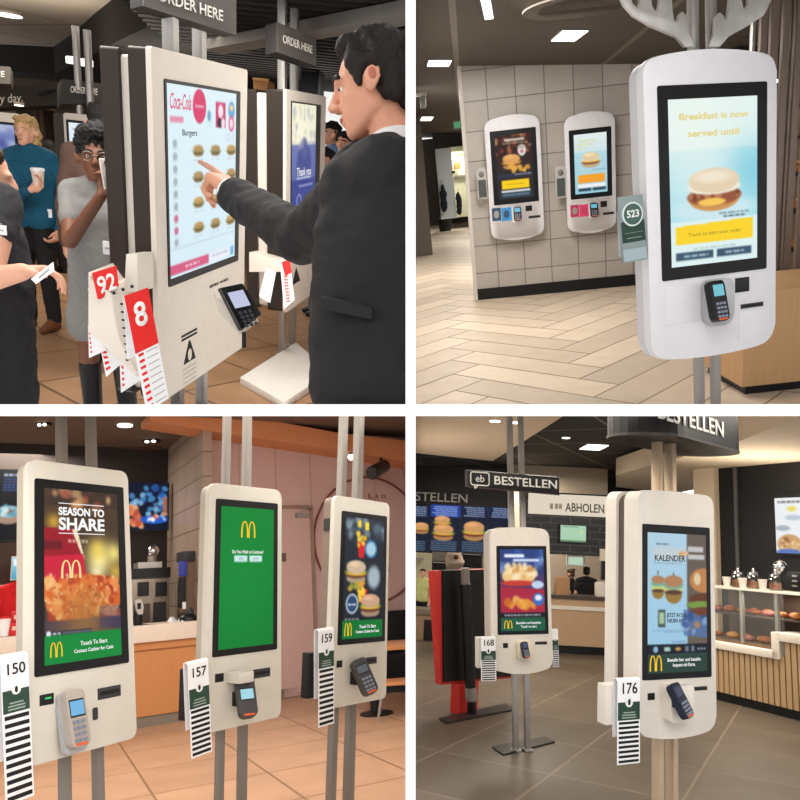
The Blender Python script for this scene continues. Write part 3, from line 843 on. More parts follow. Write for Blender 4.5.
    # card terminal on its white bracket (faces the camera side)
    cr = [(219, 288, 2.62), (243, 283, 2.66), (262, 314, 2.70), (241, 331, 2.66)]
    P = [p(*c) for c in cr]
    nrm = (P[1] - P[0]).cross(P[3] - P[0]).normalized()
    if nrm.dot(R.eye - P[0]) < 0: nrm = -nrm
    b = B(); b.slab(P, -nrm * .035); rd = b.done('card_reader', black, k.t, bevel=.006, space='room')
    def quad(fr, off, name, m, par):
        bb = B()
        for a0, a1, b0, b1 in fr:
            Q = [P[0] + (P[1] - P[0]) * s + (P[3] - P[0]) * t_ for s, t_ in ((a0, b0), (a1, b0), (a1, b1), (a0, b1))]
            bb.slab([x_ + nrm * off for x_ in Q], -nrm * .004)
        return bb.done(name, m, par, space='room')
    quad([(.22, .86, .14, .5)], .003, 'reader_screen', emit('reader_lilac', (196, 200, 228), .95), rd)
    quad([(.25 + .2 * i, .39 + .2 * i, .58 + .1 * j, .65 + .1 * j) for i in range(3) for j in range(4)], .003, 'keypad', mat('key_dark', (70, 70, 76), .5), rd)
    quad([(.02, .06, .03, .97)], .004, 'silver_edge', chrome, rd)
    base = [p(217, 298, 2.67), p(222, 316, 2.67), p(240, 336, 2.69), p(259, 322, 2.72), p(250, 300, 2.72)]
    b = B(); b.slab(base, (-.05, .12, .0)); b.done('reader_bracket', cream, k.t, bevel=.006, space='room')
    b = B(); b.cyl(p(244, 332, 2.66), p(244, 348, 2.66), .008); b.done('reader_cable', black, k.t, space='room')
    # holder for the number cards on the side facing the camera
    D = 2.42
    body = [(88, 272), (98, 290), (105, 289), (112, 296), (117, 330), (121, 346), (138, 372), (136, 377), (88, 331)]
    b = B(); b.slab([p(u, v, D) for u, v in body], p(136, 285, D + .14) - p(112, 296, D)); b.done('number_holder', cream, k.t, bevel=.004, space='room')
    b = B(); b.slab([p(126, 254, 2.5), p(137.5, 254, 2.5), p(137.5, 292, 2.5), p(124, 292, 2.5)], (.02, .1, 0)); b.done('holder_bracket', cream, k.t, bevel=.003, space='room')
    hold = mat('slot_black', (40, 36, 34), .7)
    for (u, v) in ((114, 293), (123, 289.5), (132, 286.5)):
        b = B(); b.ell(p(u, v, D - .01), .006); b.done('peg', hold, k.t, space='room')
    for j in range(8):
        b = B(); c = p(121.5 + j * .8, 304 + j * 8, D - .03); b.ell(c, (.006, .002, .004)); b.done('tick_mark', hold, k.t, space='room')

    def rcard(lab, quad_, splits, num, nq, D0, side, redfrac=1.0):
        """red topped number card: quad_ = top-left, top-right, bottom-right, bottom-left pixels"""
        tl, tr, br, bl = [p(u, v, D0 + dd) for (u, v, dd) in quad_]
        c0 = (bl + br) / 2; t = thing(R, 'table_number_card', lab, 'number card', c0, 'number cards in the kiosk holder')
        n = (tr - tl).cross(bl - tl).normalized()
        if n.dot(R.eye - tl) < 0: n = -n
        mid = lambda a, b_, q_: a + (b_ - a) * q_
        b = B(); b.slab([tl, tr, br, bl], -n * .004); b.done('card', white_card, t, space='room')
        sp = splits
        L0, R0 = mid(tl, bl, sp), mid(tr, br, sp)
        b = B(); b.slab([tl + n * .001, tr + n * .001, R0 + n * .001, L0 + n * .001], -n * .002); b.done('red_head', red, t, space='room')
        # the back leaf of the fold
        e = Vector((-.05, .05, -.02)); b = B(); b.slab([tl - n * .004, tr - n * .004, mid(tr, br, .55) + e, mid(tl, bl, .55) + e], -n * .003); b.done('back_leaf', white_card, t, space='room')
        x = (tr - tl).normalized(); z = (tl - bl).normalized()
        if num: lettering(t, num, mat('number_white', (240, 236, 232), .6), mid(mid(tl, tr, nq[0]), mid(L0, R0, nq[0]), nq[1]) + n * .0015, x, z, nq[2], name='number', bold=.02, space='room', width=nq[3])
        b = B()
        nst = 9
        for i in range(nst):
            f0 = sp + (1 - sp) * (i + .25) / nst; f1 = sp + (1 - sp) * (i + .68) / nst
            A_, B_ = mid(tl, bl, f0), mid(tr, br, f0); C_, D_ = mid(tl, bl, f1), mid(tr, br, f1)
            b.slab([mid(A_, B_, .1) + n * .001, mid(A_, B_, .32) + n * .001, mid(C_, D_, .32) + n * .001, mid(C_, D_, .1) + n * .001], -n * .002)
        b.done('red_marks', red, t, space='room')
        b = B()
        for i in range(nst):
            f0 = sp + (1 - sp) * (i + .4) / nst; f1 = sp + (1 - sp) * (i + .55) / nst
            A_, B_ = mid(tl, bl, f0), mid(tr, br, f0); C_, D_ = mid(tl, bl, f1), mid(tr, br, f1)
            b.slab([mid(A_, B_, .42) + n * .001, mid(A_, B_, .92) + n * .001, mid(C_, D_, .92) + n * .001, mid(C_, D_, .42) + n * .001], -n * .002)
        b.done('small_print', mat('print_mid', (170, 168, 168), .7), t, space='room')
        return t
    rcard('red and white table number card 8 hanging at the front of the kiosk holder', [(124, 296, 0), (148, 287.5, .06), (169, 398, -.02), (147, 412, -.08)], .51, '8', (.5, .42, .08, .045), 2.32, 1)
    rcard('red and white table number card 92 at the far end of the kiosk holder', [(92, 273, .0), (116.5, 265.5, .03), (119, 287, .03), (98, 301, .0)], .96, '92', (.5, .64, .055, .06), 2.41, 1)
    def wcard(lab, q, D0, marks):
        tl, tr, br, bl = [p(u, v, D0) for (u, v) in q]
        t = thing(R, 'table_number_card', lab, 'number card', (bl + br) / 2, 'number cards in the kiosk holder')
        b = B(); b.slab([tl, tr, br, bl], (.0, .006, 0)); b.done('card', white_card, t, space='room')
        b = B()
        for i in range(6):
            f0, f1 = (i + .2) / 6.5, (i + .65) / 6.5
            pts = [tl + (bl - tl) * f0, tr + (br - tr) * f0, tr + (br - tr) * f1, tl + (bl - tl) * f1]
            lo, hi = ((.1, .38) if marks else (.1, .2))
            Q = [pts[0] + (pts[1] - pts[0]) * lo, pts[0] + (pts[1] - pts[0]) * hi, pts[3] + (pts[2] - pts[3]) * hi, pts[3] + (pts[2] - pts[3]) * lo]
            b.slab([v_ + Vector((0, -.0015, 0)) for v_ in Q], (0, .002, 0))
        b.done('red_marks', red, t, space='room')
        return t
    wcard('plain white tail of a number card hanging under the left end of the holder', [(88, 326), (96, 334), (107, 350), (89, 358)], 2.47, False)
    wcard('white card tail with a row of red squares hanging under the middle of the holder', [(98, 336), (113, 348), (121, 364), (106, 377)], 2.49, True)
    wcard('plain white card tail hanging beside the number 8 card', [(119, 350), (137, 370), (141, 380), (121, 393)], 2.46, False)

    # ---------------- hanging sign above the main kiosk
    def hang_sign(lab, front, side, D0, D1, txt, tq, th, m=signgrey, ms=signdark, name='hanging_sign'):
        """front: 4 pixels clockwise from top left; depth D0 at the left, D1 at the right"""
        P = [p(front[0][0], front[0][1], D0), p(front[1][0], front[1][1], D1), p(front[2][0], front[2][1], D1), p(front[3][0], front[3][1], D0)]
        P[2] = P[1] + (P[3] - P[0]) * ((P[1] - P[2]).length / (P[0] - P[3]).length)
        x = (P[1] - P[0]).normalized(); z = (P[0] - P[3]).normalized(); n = x.cross(z)
        t = thing(R, name, lab, 'sign', (P[2] + P[3]) / 2)
        b = B(); b.slab(P, n * -.0 - n * side); b.done('box', ms, t, bevel=.004, space='room', label='dark sides')
        b = B(); b.slab([v_ + n * .002 for v_ in P], -n * .004); b.done('face', m, t, space='room')
        c = P[3] + (P[2] - P[3]) * tq[0] + (P[0] - P[3]) * tq[1]
        lettering(t, txt, mat('sign_letters', (232, 226, 218), .6), c + n * .006, x, z, th, width=tq[2] * (P[1] - P[0]).length, space='room', bold=.012)
        return t
    hang_sign('dark ORDER HERE sign hanging over the main kiosk', [(143, -38), (236, -2), (232, 35), (143, 6)], .06, 2.45, 2.95, 'ORDER HERE', (.47, .36, .70), .042)
    hang_sign('smaller ORDER HERE sign on the posts of the second kiosk beside the man', [(277, 22), (316, 38), (314, 66), (277, 52)], .09, 4.35, 4.75, 'ORDER HERE', (.5, .5, .76), .05)
    hang_sign('distant ORDER HERE sign on posts above the dark haired woman', [(61, 79), (106, 84), (106, 103), (61, 104)], .15, 5.6, 5.8, 'ORDER HERE', (.5, .5, .6), .05, signdark)
    t = hang_sign('long dark header board lettered "r day" at the left edge', [(-40, 88), (61, 84), (61, 105), (-40, 110)], .1, 9.0, 9.2, 'every day.', (.42, .4, .4), .11, signdark)
    b = B(); b.slab([p(37, 92, 8.9), p(52, 89, 8.9), p(58, 90, 8.9), p(40, 96, 8.9)], (0, .05, 0)); b.done('spotlight_bar', black, t, space='room')
    hang_sign('small grey sign end cut by the left edge under the pale ceiling', [(-30, 64), (10.5, 67), (10.5, 84), (-30, 83)], .12, 6.0, 6.1, 'HERE', (.6, .5, .5), .05, signgrey)

    # ---------------- second kiosk
    k2 = Kiosk(R, 'tl2', 'white ordering kiosk with a blue screen on a pale base plate behind the man', [(288, 87), (327, 98.5), (321, 288), (284, 314)])
    k2.panel(cream, .012, .03, .02)
    k2.shell(brown, .018, .13, .004, 'side_trim', 'dark brown metal side')
    k2.shell(cream, .13, .2, .03, 'core')
    k2.shell(brown, .2, .28, .012, 'rear_unit', 'dark brown metal side of the rear unit')
    pic = Pic(60, 110, (226, 226, 206), (64, 76, 150))
    pic.rect(0, .0, 1, .30, (232, 230, 206)); pic.glow(.3, .2, .5, (250, 246, 220)); pic.rect(0, .33, 1, 1, (84, 98, 168), .8); pic.ell(.5, .5, .3, .35, (60, 72, 140), .8, 6); pic.ell(.5, .36, .14, .16, (92, 96, 150), .9, 4)
    pic.spots(30, 0, .05, 1, .35, .02, .09, [(204, 206, 180), (240, 238, 220), (170, 178, 190)], 4, .5); pic.rect(0, .62, 1, 1, (52, 62, 138), .8); pic.words(.2, .60, .8, .02, (220, 225, 240), .9, 3); pic.words(.3, .67, .9, .014, (200, 205, 230), .9, 5); pic.ell(.3, .80, .1, .1, (200, 205, 235)); pic.ell(.3, .80, .08, .08, (60, 70, 145))
    k2.screen(pic, (.01, .13, .01, .02))
    k2.say('Thank you', .5, .56, .10, width=.6)
    k2.posts([((276, 283.5, 345), (280, 289, 78)), ((287, 293, 345), (292, 301, 80))], .16, 2.44, steel)
    a = [R.zp(u, v, .05) for u, v in ((240, 377), (284, 402), (330, 372), (296, 342))]
    b = B(); b.slab([Vector(v_) for v_ in a], (0, 0, -.05)); b.done('base_plate', mat('plate_white', (224, 218, 210), .35, spec=.5), k2.t, bevel=.006, space='room')
    c = k2.F @ Vector((0, .16, 0)); ct = p(299.5, 2, 5.1)
    b = B(); b.lathe([(.13, -.02), (.13, .02), (.09, .035)], ct); b.done('clamp_ring', steel, k2.t, smooth=True, space='room')
    pl = [p(249, 236, 4.6), p(276, 236, 4.6), p(284, 316, 4.5), p(256, 268, 4.5)]
    b = B(); b.slab([p(249, 252, 4.75), p(281, 262, 4.65), p(281, 272, 4.65), p(249, 272, 4.75)], (.03, .15, 0)); b.done('number_holder', cream, k2.t, bevel=.004, space='room')
    def c2(lab, q, redq):
        P_ = [p(u, v, 4.55) for u, v in q]; t = thing(R, 'table_number_card', lab, 'number card', (P_[2] + P_[3]) / 2)
        b = B(); b.slab(P_, (0, .006, 0)); b.done('card', white_card, t, space='room')
        if redq:
            b = B(); b.slab([p(u, v, 4.545) for u, v in redq], (0, .003, 0)); b.done('red_head', red, t, space='room')
            b = B()
            for i in range(9):
                v0 = 276 + i * 3.1; u0 = 283.5 + i * .35; b.slab([p(u0, v0, 4.545), p(u0 + 4, v0 - .4, 4.545), p(u0 + 4, v0 + .9, 4.545), p(u0, v0 + 1.3, 4.545)], (0, .003, 0))
            b.done('red_marks', mat('card_pink', (214, 120, 110), .6), t, space='room')
    c2('red and white number card hanging on the second kiosk below the elbow of the man', [(280, 262), (289.5, 259), (294.5, 300), (284, 309)], [(281.5, 262), (289.5, 259.5), (292, 272), (285, 276)])
    c2('white back leaf of a number card on the second kiosk', [(266, 268), (276, 272), (270, 303), (259, 296)], None)
    q = k2.px(296, 276); b = B(); b.prism([(q[0] - .1, q[1] - .05), (q[0] + .1, q[1] - .05), (q[0], q[1] + .06)], -.002, .001); b.done('warning_triangle', ink, k2.t)

    # ---------------- distant kiosks
    def far_kiosk(lab, r, Y, side, scr, picfn, posts):
        x0, x1, z0, z1 = dims(R, r, Y)
        t = thing(R, 'ordering_kiosk', lab, 'kiosk', (x0, Y, 0))
        b = B(); b.prism(rrect(x0, x1, z0, z1, .02), Y, Y + .05); b.done('front_panel', cream, t, bevel=.006, space='room')
        if side: bxp(R, side, Y + .02, .1).done('side_trim', brown, t, space='room', label='dark brown side')
        s0, s1, s2, s3 = dims(R, scr, Y - .01)
        b = B(); b.box(s0 - .02, s1 + .02, Y - .008, Y + .01, s2 - .02, s3 + .02); s = b.done('screen', screen_black, t, space='room')
        picfn.mesh(s, (s0, Y - .011, s3), (s1 - s0, 0, 0), (0, 0, s2 - s3), space='room')
        for q in posts:
            pa = R.yp((q[0] + q[1]) / 2, q[2], Y + .12); w = (q[1] - q[0]) / 2 / F * Y
            b = B(); b.cyl((pa.x, Y + .12, 0), (pa.x, Y + .12, pa.z), w, n=12); b.done('post', steel, t, smooth=True, space='room')
        return t
    pc = Pic(30, 60, (120, 136, 190), (90, 100, 160)); pc.spots(30, 0, 0, 1, 1, .05, .2, [(180, 190, 220), (70, 84, 150), (210, 215, 230)], 2, .6, 6); pc.rect(.5, .8, .95, .92, (235, 238, 245))
    far_kiosk('white ordering kiosk with a lilac blue screen at the left edge behind the blonde woman', (-22, 112, 20.5, 205), 6.2, (20.5, 114, 24, 205), (-18, 124, 15.5, 170), pc, [])
    pc = Pic(30, 60, (232, 240, 246), (206, 224, 238)); pc.words(.1, .1, .9, .03, (150, 160, 190)); pc.spots(12, .1, .3, .9, .9, .04, .09, [(170, 180, 190), (200, 190, 170)], 8, .6)
    far_kiosk('white ordering kiosk with a pale screen behind the woman in the grey dress', (66, 115, 112, 215), 6.0, (56, 114, 66, 215), (70, 124, 103, 176), pc, [(72, 78.5, 26), (83.5, 90.5, 30)])
    for i, (u, v) in enumerate(((73, 61), (86, 63.5))):
        c = p(u, v, 5.9); t = thing(R, 'post_lamp', 'round white collar lamp on the %s of the two distant kiosk posts' % ('first' if i == 0 else 'second'), 'light', c, 'collar lamps on the distant posts')
        b = B(); b.lathe([(.055, -.02), (.055, .02)]); b.done('glow_ring', emit('lamp_soft', (255, 250, 240), 1.6), t, smooth=True)
        b = B(); b.lathe([(.058, .02), (.05, .03)]); b.done('cap', steel, t, smooth=True)

    # ---------------- back of the room
    def block(name, lab, cat, r, Y, th, m, extra=None, group=None):
        t = thing(R, name, lab, cat, R.yp((r[0] + r[2]) / 2, r[3], Y), group)
        bxp(R, r, Y, th).done('body', m, t, bevel=.01, space='room')
        if extra:
            for nm, rr, mm in extra: bxp(R, rr, Y - .02, .03).done(nm, mm, t, space='room')
        return t
    wood = mat('warm_wood', (176, 124, 70), .5)
    block('display_cabinet', 'dark display cabinet with a bright white panel behind the blonde woman', 'cabinet', (20, 108, 48, 235), 10.5, .3, mat('cab_dark', (62, 52, 46), .6), [('lit_panel', (23, 124, 31.5, 145), emit('lit_pane', (216, 228, 244), 1.0)), ('slat', (36, 110, 39, 190), mat('slat_brown', (88, 68, 54), .6)), ('slat', (42, 110, 45, 190), mat('slat_brown', (88, 68, 54), .6))])
    block('wall_panel', 'tan wooden wall panel between the dark cabinet and the distant kiosk', 'panel', (47, 110, 57, 215), 11, .1, mat('tan_wood', (188, 148, 104), .6), [('joint', (51.5, 111, 52, 214), wood)])
    block('shop_counter', 'pale counter front across the back of the room behind the customers', 'counter', (-20, 205, 62, 250), 9.6, .6, mat('counter_tan', (150, 118, 88), .6), [('worktop', (-21, 202, 63, 207), mat('worktop_pale', (196, 180, 160), .5))])
    block('menu_cabinet', 'black cabinet above the second kiosk beside the face of the man', 'cabinet', (300, 68, 318, 112), 7.5, .4, black, [('panel_line', (301, 70, 317, 71), dark_grey)])
    block('wooden_crate', 'orange wooden box on top of the unit behind the main kiosk', 'box', (253, 79, 268, 92), 7.2, .3, wood, [('lid', (252.5, 78, 268.5, 80.5), mat('wood_light', (206, 160, 104), .5))])
    # ---------------- people
    skin_l = mat('skin_light', (218, 164, 138), .5, var=.05, scale=20); skin_d = mat('skin_brown', (116, 74, 54), .45, var=.06, scale=20)
    blk_cloth = mat('black_cloth', (26, 25, 27), .8, bump=.2, scale=40)
    teal = mat('teal_knit', (20, 80, 106), .85, bump=.3, scale=60); boot = mat('brown_boot', (104, 60, 34), .6)
    cup_m = mat('cup_paper', (226, 206, 196), .6)
    g0 = R.zp(42, 330)
    Hh = 1.55
    d = person(R, g0, Hh, R_(170), 'woman with blonde hair in a teal turtleneck holding a paper cup', dict(skin=skin_l, hair=mat('hair_blonde', (178, 146, 98), .6, scale=50, var=.25), top=(teal, 1, True), legs=blk_cloth, shoes=boot, boot=.5, lips=mat('lip_rose', (176, 90, 84), .5)),
               arms=[((-.03, .17, .64), (.03, .15, .50)), (p(7, 204, 5.08), p(31, 190, 4.94), p(39, 182, 4.93))], hairstyle=hair_long, look=R_(8), voxel=.011, hands=[(45,) * 4, (30,) * 4])
    w = d['A'][0][1] + Vector((.05, -.05, .03)); w = p(38, 177, 4.93)
    t = thing(R, 'paper_cup', 'pale paper cup held up by the blonde woman', 'cup', w - Vector((0, 0, .07)))
    b = B(); b.lathe([(.03, 0), (.042, .115)]); b.done('cup', cup_m, t, smooth=True)
    b = B(); b.lathe([(.045, .11), (.045, .125), (.036, .13)]); b.done('lid', white_card, t, smooth=True)
    def badge(lab, u, v, D0, wd, ht):
        c = p(u, v, D0); t = thing(R, 'name_badge', lab, 'badge', c)
        b = B(); b.box(-wd / 2, wd / 2, -.003, .003, -ht / 2, ht / 2); b.done('card', white_card, t, bevel=.001)
        b = B(); b.box(-wd * .3, wd * .3, -.0045, -.002, -ht * .1, ht * .05); b.done('small_print', mat('print_mid', (170, 168, 168), .7), t)
        b = B(); b.box(-wd * .12, wd * .12, -.003, .003, ht / 2, ht * .7); b.done('clip', steel, t)
    badge('white card hanging at the hip of the blonde woman', 45, 213, 5.2, .1, .06)
    # woman in the grey dress
    dress = mat('grey_dress', (128, 126, 124), .85, bump=.35, scale=45, var=.14)
    s0 = .118
    hc = p(92, 156, 3.2); Hw = hc.z / .928
    d = person(R, (hc.x + .02, hc.y + .03, 0), Hw, R_(172), 'dark skinned woman in a grey dress and glasses holding a phone to her chin', dict(skin=skin_d, hair=mat('hair_black', (20, 18, 18), .7, bump=.5, scale=60), top=(dress, .55, False, .40, 'dress'), hs=1.14, shoes=mat('boot_black', (20, 19, 20), .45), boot=.9, hairscale=60),
               arms=[((-.02, .17, .66), (.10, .15, .60), (.14, .12, .58)), (p(70, 241, 3.15), p(101, 196, 3.0), p(106, 180, 3.0))], hairstyle=hair_afro, look=R_(28), voxel=.010, hands=[(50,) * 4, (50,) * 4])
    h = d['h']
    b = B()
    for sg in (1, -1):
        ring = [h.P(.385, .14 * sg + .1 * math.cos(a), .0 + .085 * math.sin(a)) for a in [i * math.pi / 8 for i in range(17)]]
        b.tube(ring, .0022, 6)
    b.tube([h.P(.40, .045, .02), h.P(.40, -.045, .02)], .0022, 6); b.tube([h.P(.38, .24, .02), h.P(.05, .32, .03)], .0022, 6); b.tube([h.P(.38, -.24, .02), h.P(.05, -.32, .03)], .0022, 6)
    b.done('glasses', mat('glasses_metal', (120, 110, 100), .3, metal=.8), d['t'], smooth=True, space='room')
    t = thing(R, 'mobile_phone', 'slim phone held at the chin of the woman in grey', 'phone', p(107, 174, 2.93))
    b = B(); b.box(-.035, .035, -.004, .004, -.06, .06, Matrix.Rotation(R_(-8), 4, 'Y') @ Matrix.Rotation(R_(80), 4, 'Z')); b.done('case', mat('phone_white', (216, 206, 200), .4), t, bevel=.004)
    b = B(); b.ell((.0, -.006, .045), .008); b.done('lens', black, t)
    badge('white badge at the waist of the woman in the grey dress', 109, 248, 3.0, .05, .055)
    # person in black at the left edge
    wv = p(24, 276, 2.35)
    bx = p(-18, 300, 2.55)
    apron = mat('charcoal_cloth', (46, 45, 48), .85, bump=.3, scale=40)
    t = thing(R, 'person', 'person in black short sleeves at the left edge reading a white slip', 'person', (bx.x, bx.y, 0))
    P_ = lambda u, v, D0: p(u, v, D0)
    hh = Head(p(-16, 176, 2.6), (.8, .5, -.1), s=.24)
    sk = hh.prims() + [[(P_(-20, 240, 2.6), .08), (P_(-12, 300, 2.6), .07), (P_(-25, 300, 2.6), .08)], cap(P_(-20, 205, 2.62), P_(-20, 240, 2.62), .06, .07)]
    sk += limb([P_(2, 212, 2.45), P_(-12, 280, 2.35), P_(22, 272, 2.33)], [.055, .042, .03])
    rl = R.R
    sk += hand(P_(22, 272, 2.33), rl @ Vector((1, -.15, .2)), rl @ Vector((.2, 1, .2)), .17, (35, 38, 40, 42), 1)
    sk += limb([P_(-8, 400, 2.6), P_(-5, 470, 2.6)], [.1, .08])
    organic(t, 'body', skin_l, sk, .007, 4)
    organic(t, 'apron_top', apron, [[(P_(-22, 230, 2.6), .15), (P_(8, 246, 2.6), .07), (P_(4, 285, 2.6), .10), (P_(-25, 300, 2.6), .16)], cap(P_(0, 203, 2.47), P_(-4, 232, 2.42), .075, .07)], .01, 6, wob=.006)
    organic(t, 'black_trousers', blk_cloth, [[(P_(2, 285, 2.6), .105), (P_(-25, 290, 2.6), .16), (P_(14, 400, 2.6), .085), (P_(-20, 420, 2.6), .14), (P_(16, 470, 2.6), .08)]], .01, 6, wob=.006)
    organic(t, 'hair', mat('hair_brown', (60, 40, 28), .7, bump=.5, scale=60), hair_short(hh), .008, 3, wob=.004)
    c = p(43, 272, 2.26); t2 = thing(R, 'paper_slip', 'white paper slip held in the hand of the person in black', 'paper', c)
    b = B(); b.slab([p(31, 279, 2.25), p(53, 262, 2.3), p(54, 271, 2.28), p(36, 284, 2.24)], (.0, .003, 0)); b.done('sheet', white_card, t2, space='room')
    b = B(); b.slab([p(38, 277, 2.245), p(49, 268, 2.27), p(49.5, 270, 2.27), p(39, 279, 2.245)], (.0, .002, 0)); b.done('small_print', mat('print_mid', (170, 168, 168), .7), t2, space='room')
    badge('small white tag on the black shirt at the left edge', 1, 230, 2.3, .035, .03)
    # small figures at the back
    hair_dk = mat('hair_dark', (26, 22, 21), .7, bump=.5, scale=60)
    def bg(lab, u, v, D0, H, yaw, topm, hairm, style=hair_short, skin=None, legsm=None):
        c = p(u, v, D0)
        person(R, c, H, yaw, lab, dict(skin=skin or skin_l, hair=hairm, top=(topm, 1), legs=legsm or blk_cloth, shoes=black), hairstyle=style, voxel=.016)
    c = p(49, 150, 7.5); bg('customer with dark hair and an olive jacket standing behind the blonde woman', 49, 150, 7.5, c.z / .93, R_(60), mat('olive_cloth', (98, 92, 68), .9), hair_dk)
    c = p(33, 143, 8.3); bg('dark haired customer in black seen over the head of the blonde woman', 35, 143, 8.3, c.z / .93, R_(200), blk_cloth, hair_dk)
    c = p(101, 122, 4.2); bg('customer whose dark hair shows over the woman in grey', 101, 122, 4.2, c.z / .93, R_(20), mat('brown_cloth', (84, 62, 54), .9), hair_dk)
    blue = mat('blue_shirt', (96, 124, 168), .85)
    c = p(333, 134, 8.0); bg('person in a pale blue shirt in front of the bright window', 333, 134, 8.0, c.z / .93, R_(120), blue, hair_dk)
    c = p(344, 143, 7.6); bg('second person in blue half hidden by the face of the man', 345, 143, 7.6, c.z / .93, R_(160), mat('blue_grey_shirt', (130, 140, 164), .85), hair_dk)
    c = p(327, 160, 6.6); bg('person in black stooping behind the chest of the man', 327, 158, 6.6, c.z / .93, R_(100), blk_cloth, hair_dk)

    # ---------------- the man in the suit
    suit = mat('suit_black', (30, 29, 29), .75, bump=.25, scale=120, bscale=420, var=.1); shirt = mat('shirt_white', (232, 228, 226), .7)
    mskin = mat('skin_ruddy', (214, 154, 126), .5, var=.09, scale=12)
    cc = p(378, 420, 2.0)
    t = thing(R, 'person', 'man in a black suit pressing the screen of the large kiosk', 'person', (cc.x, cc.y, 0))
    hm = Head(p(372, 89, 1.96), R.R @ Vector((-1, .16, .12)), R.R @ Vector((-.12, -1, 0)), .272)
    k_tip = k.F @ Vector((lambda q: (q[0], -.012, q[1]))(k.px(199.5, 161.5)))
    wr = p(233, 194, 2.58); kn = p(213, 173, 2.635)
    cr_ = lambda *v: R.R @ Vector(v)
    sh0 = p(384, 176, 1.82); el = p(301, 239, 2.20)
    sk = hm.prims()
    sk += [[(p(380, 200, 1.92), .07), (p(412, 195, 1.92), .07), (p(380, 200, 2.15), .07), (p(412, 190, 2.15), .07), (p(375, 300, 1.95), .07), (p(405, 300, 1.95), .07), (p(375, 300, 2.1), .07), (p(405, 300, 2.1), .07)]]
    sk += [cap(hm.P(-.14, 0, -.5), p(396, 178, 2.02), .068, .10)]
    sk += limb([sh0, el, wr], [.06, .045, .038])
    dvec = (kn - wr).normalized()
    palm = cr_(-.35, .85, .35)
    s_h = .235
    hp_ = hand(wr, dvec, palm, s_h, (4, 62, 72, 80), 1, 40)
    tip = p(199.8, 161.8, 2.785); nn_ = (palm - dvec * palm.dot(dvec)).normalized(); k0 = wr + dvec * s_h * .42 + nn_.cross(dvec) * s_h * .17; hp_[1:4] = limb([k0, k0 + (tip - k0) * .5 + Vector((0, 0, .006)), k0 + (tip - k0) * .78 + Vector((0, 0, .003)), tip], [.0155, .0125, .011, .0092])
    sk += hp_
    organic(t, 'body', mskin, sk, .005, 3)
    jk = [[(p(358, 188, 1.88), .10), (p(415, 182, 1.84), .12), (p(362, 188, 2.2), .10), (p(415, 182, 2.24), .12), (p(350, 300, 1.86), .105), (p(415, 300, 1.86), .12), (p(350, 300, 2.2), .105), (p(415, 300, 2.2), .12)],
          [(p(350, 295, 1.86), .105), (p(415, 295, 1.86), .12), (p(350, 295, 2.2), .105), (p(347, 385, 1.84), .10), (p(415, 385, 1.84), .13), (p(347, 385, 2.2), .10), (p(415, 385, 2.2), .13)],
          [(sh0, .105), (p(395, 162, 1.92), .07), (p(404, 150, 2.04), .06)], [(p(372, 176, 1.95), .085), (p(404, 160, 2.05), .07), (p(366, 182, 2.2), .08)]]
    cuff = wr + (el - wr) * .03
    jk += limb([sh0, el, cuff], [.108, .080, .066])
    organic(t, 'suit_jacket', suit, jk, .0085, 8, wob=.010, wscale=9, wvec=(1, 1, 1.6))
    organic(t, 'shirt_cuff', shirt, [cap(wr + (el - wr) * .03, wr - (el - wr) * .045, .056, .052)], .005, 3)
    organic(t, 'shirt_collar', shirt, [[hm.E(-.14, 0, -.52, .27, .28, .06), hm.E(-.2, 0, -.76, .34, .36, .06)]], .006, 3)
    organic(t, 'trousers', suit, [[(p(352, 385, 1.9), .085), (p(415, 385, 1.9), .12), (p(352, 385, 2.15), .085), (p(356, 440, 1.9), .08), (p(415, 440, 1.9), .12)]], .012, 5, wob=.006)
    # lapel, pocket flap, tie
    organic(t, 'lapel', mat('suit_black', (30, 29, 29)), limb([p(360, 146, 2.0), p(349, 156, 1.93), p(338, 172, 1.93), p(330, 190, 1.95)], [.022, .03, .036, .03]), .006, 4)
    b = B(); b.slab([p(320, 297, 1.725), p(372, 308, 1.715), p(372, 320, 1.715), p(320, 309, 1.725)], (0, .03, 0)); b.done('pocket_flap', mat('suit_black', (30, 29, 29)), t, bevel=.004, space='room')
    mh = mat('hair_man', (28, 20, 17), .6, bump=.7, scale=30, bscale=70, var=.35)
    E = hm.E
    organic(t, 'hair', mh, [[E(-.13, 0, .25, .39, .335, .33)], [E(.13, .12, .40, .17, .14, .10), E(.13, -.12, .40, .17, .14, .10), E(-.1, 0, .47, .25, .25, .12)], [E(-.34, 0, .0, .17, .29, .33)], [E(-.22, .22, -.02, .16, .115, .26)], [E(-.22, -.22, -.02, .16, .115, .26)],
                            [E(.08, .27, .2, .13, .07, .17), E(.085, .285, .02, .045, .045, .09)], [E(.08, -.27, .2, .13, .07, .17)], [E(-.07, .27, .17, .16, .085, .11)], [E(-.07, -.27, .17, .16, .085, .11)]], .0055, 2, wob=.008, wscale=34, wvec=(1, 1, .7))
    hm.face(t, mat('eye_white', (215, 208, 200), .3), mat('iris_dark', (40, 28, 22), .3), mh, mat('lip_man', (176, 110, 96), .5), es=.62)
    for sg in (1, -1):
        b = B(); b.ell(hm.P(-.07, .418 * sg, -.04), (hm.s * .04, hm.s * .014, hm.s * .06), hm.M); b.done('ear_shade', mat('skin_shade', (178, 104, 84), .5), t, smooth=True, space='room')  # raised darker ellipsoid paints the shade of the ear's hollow
build_tl()
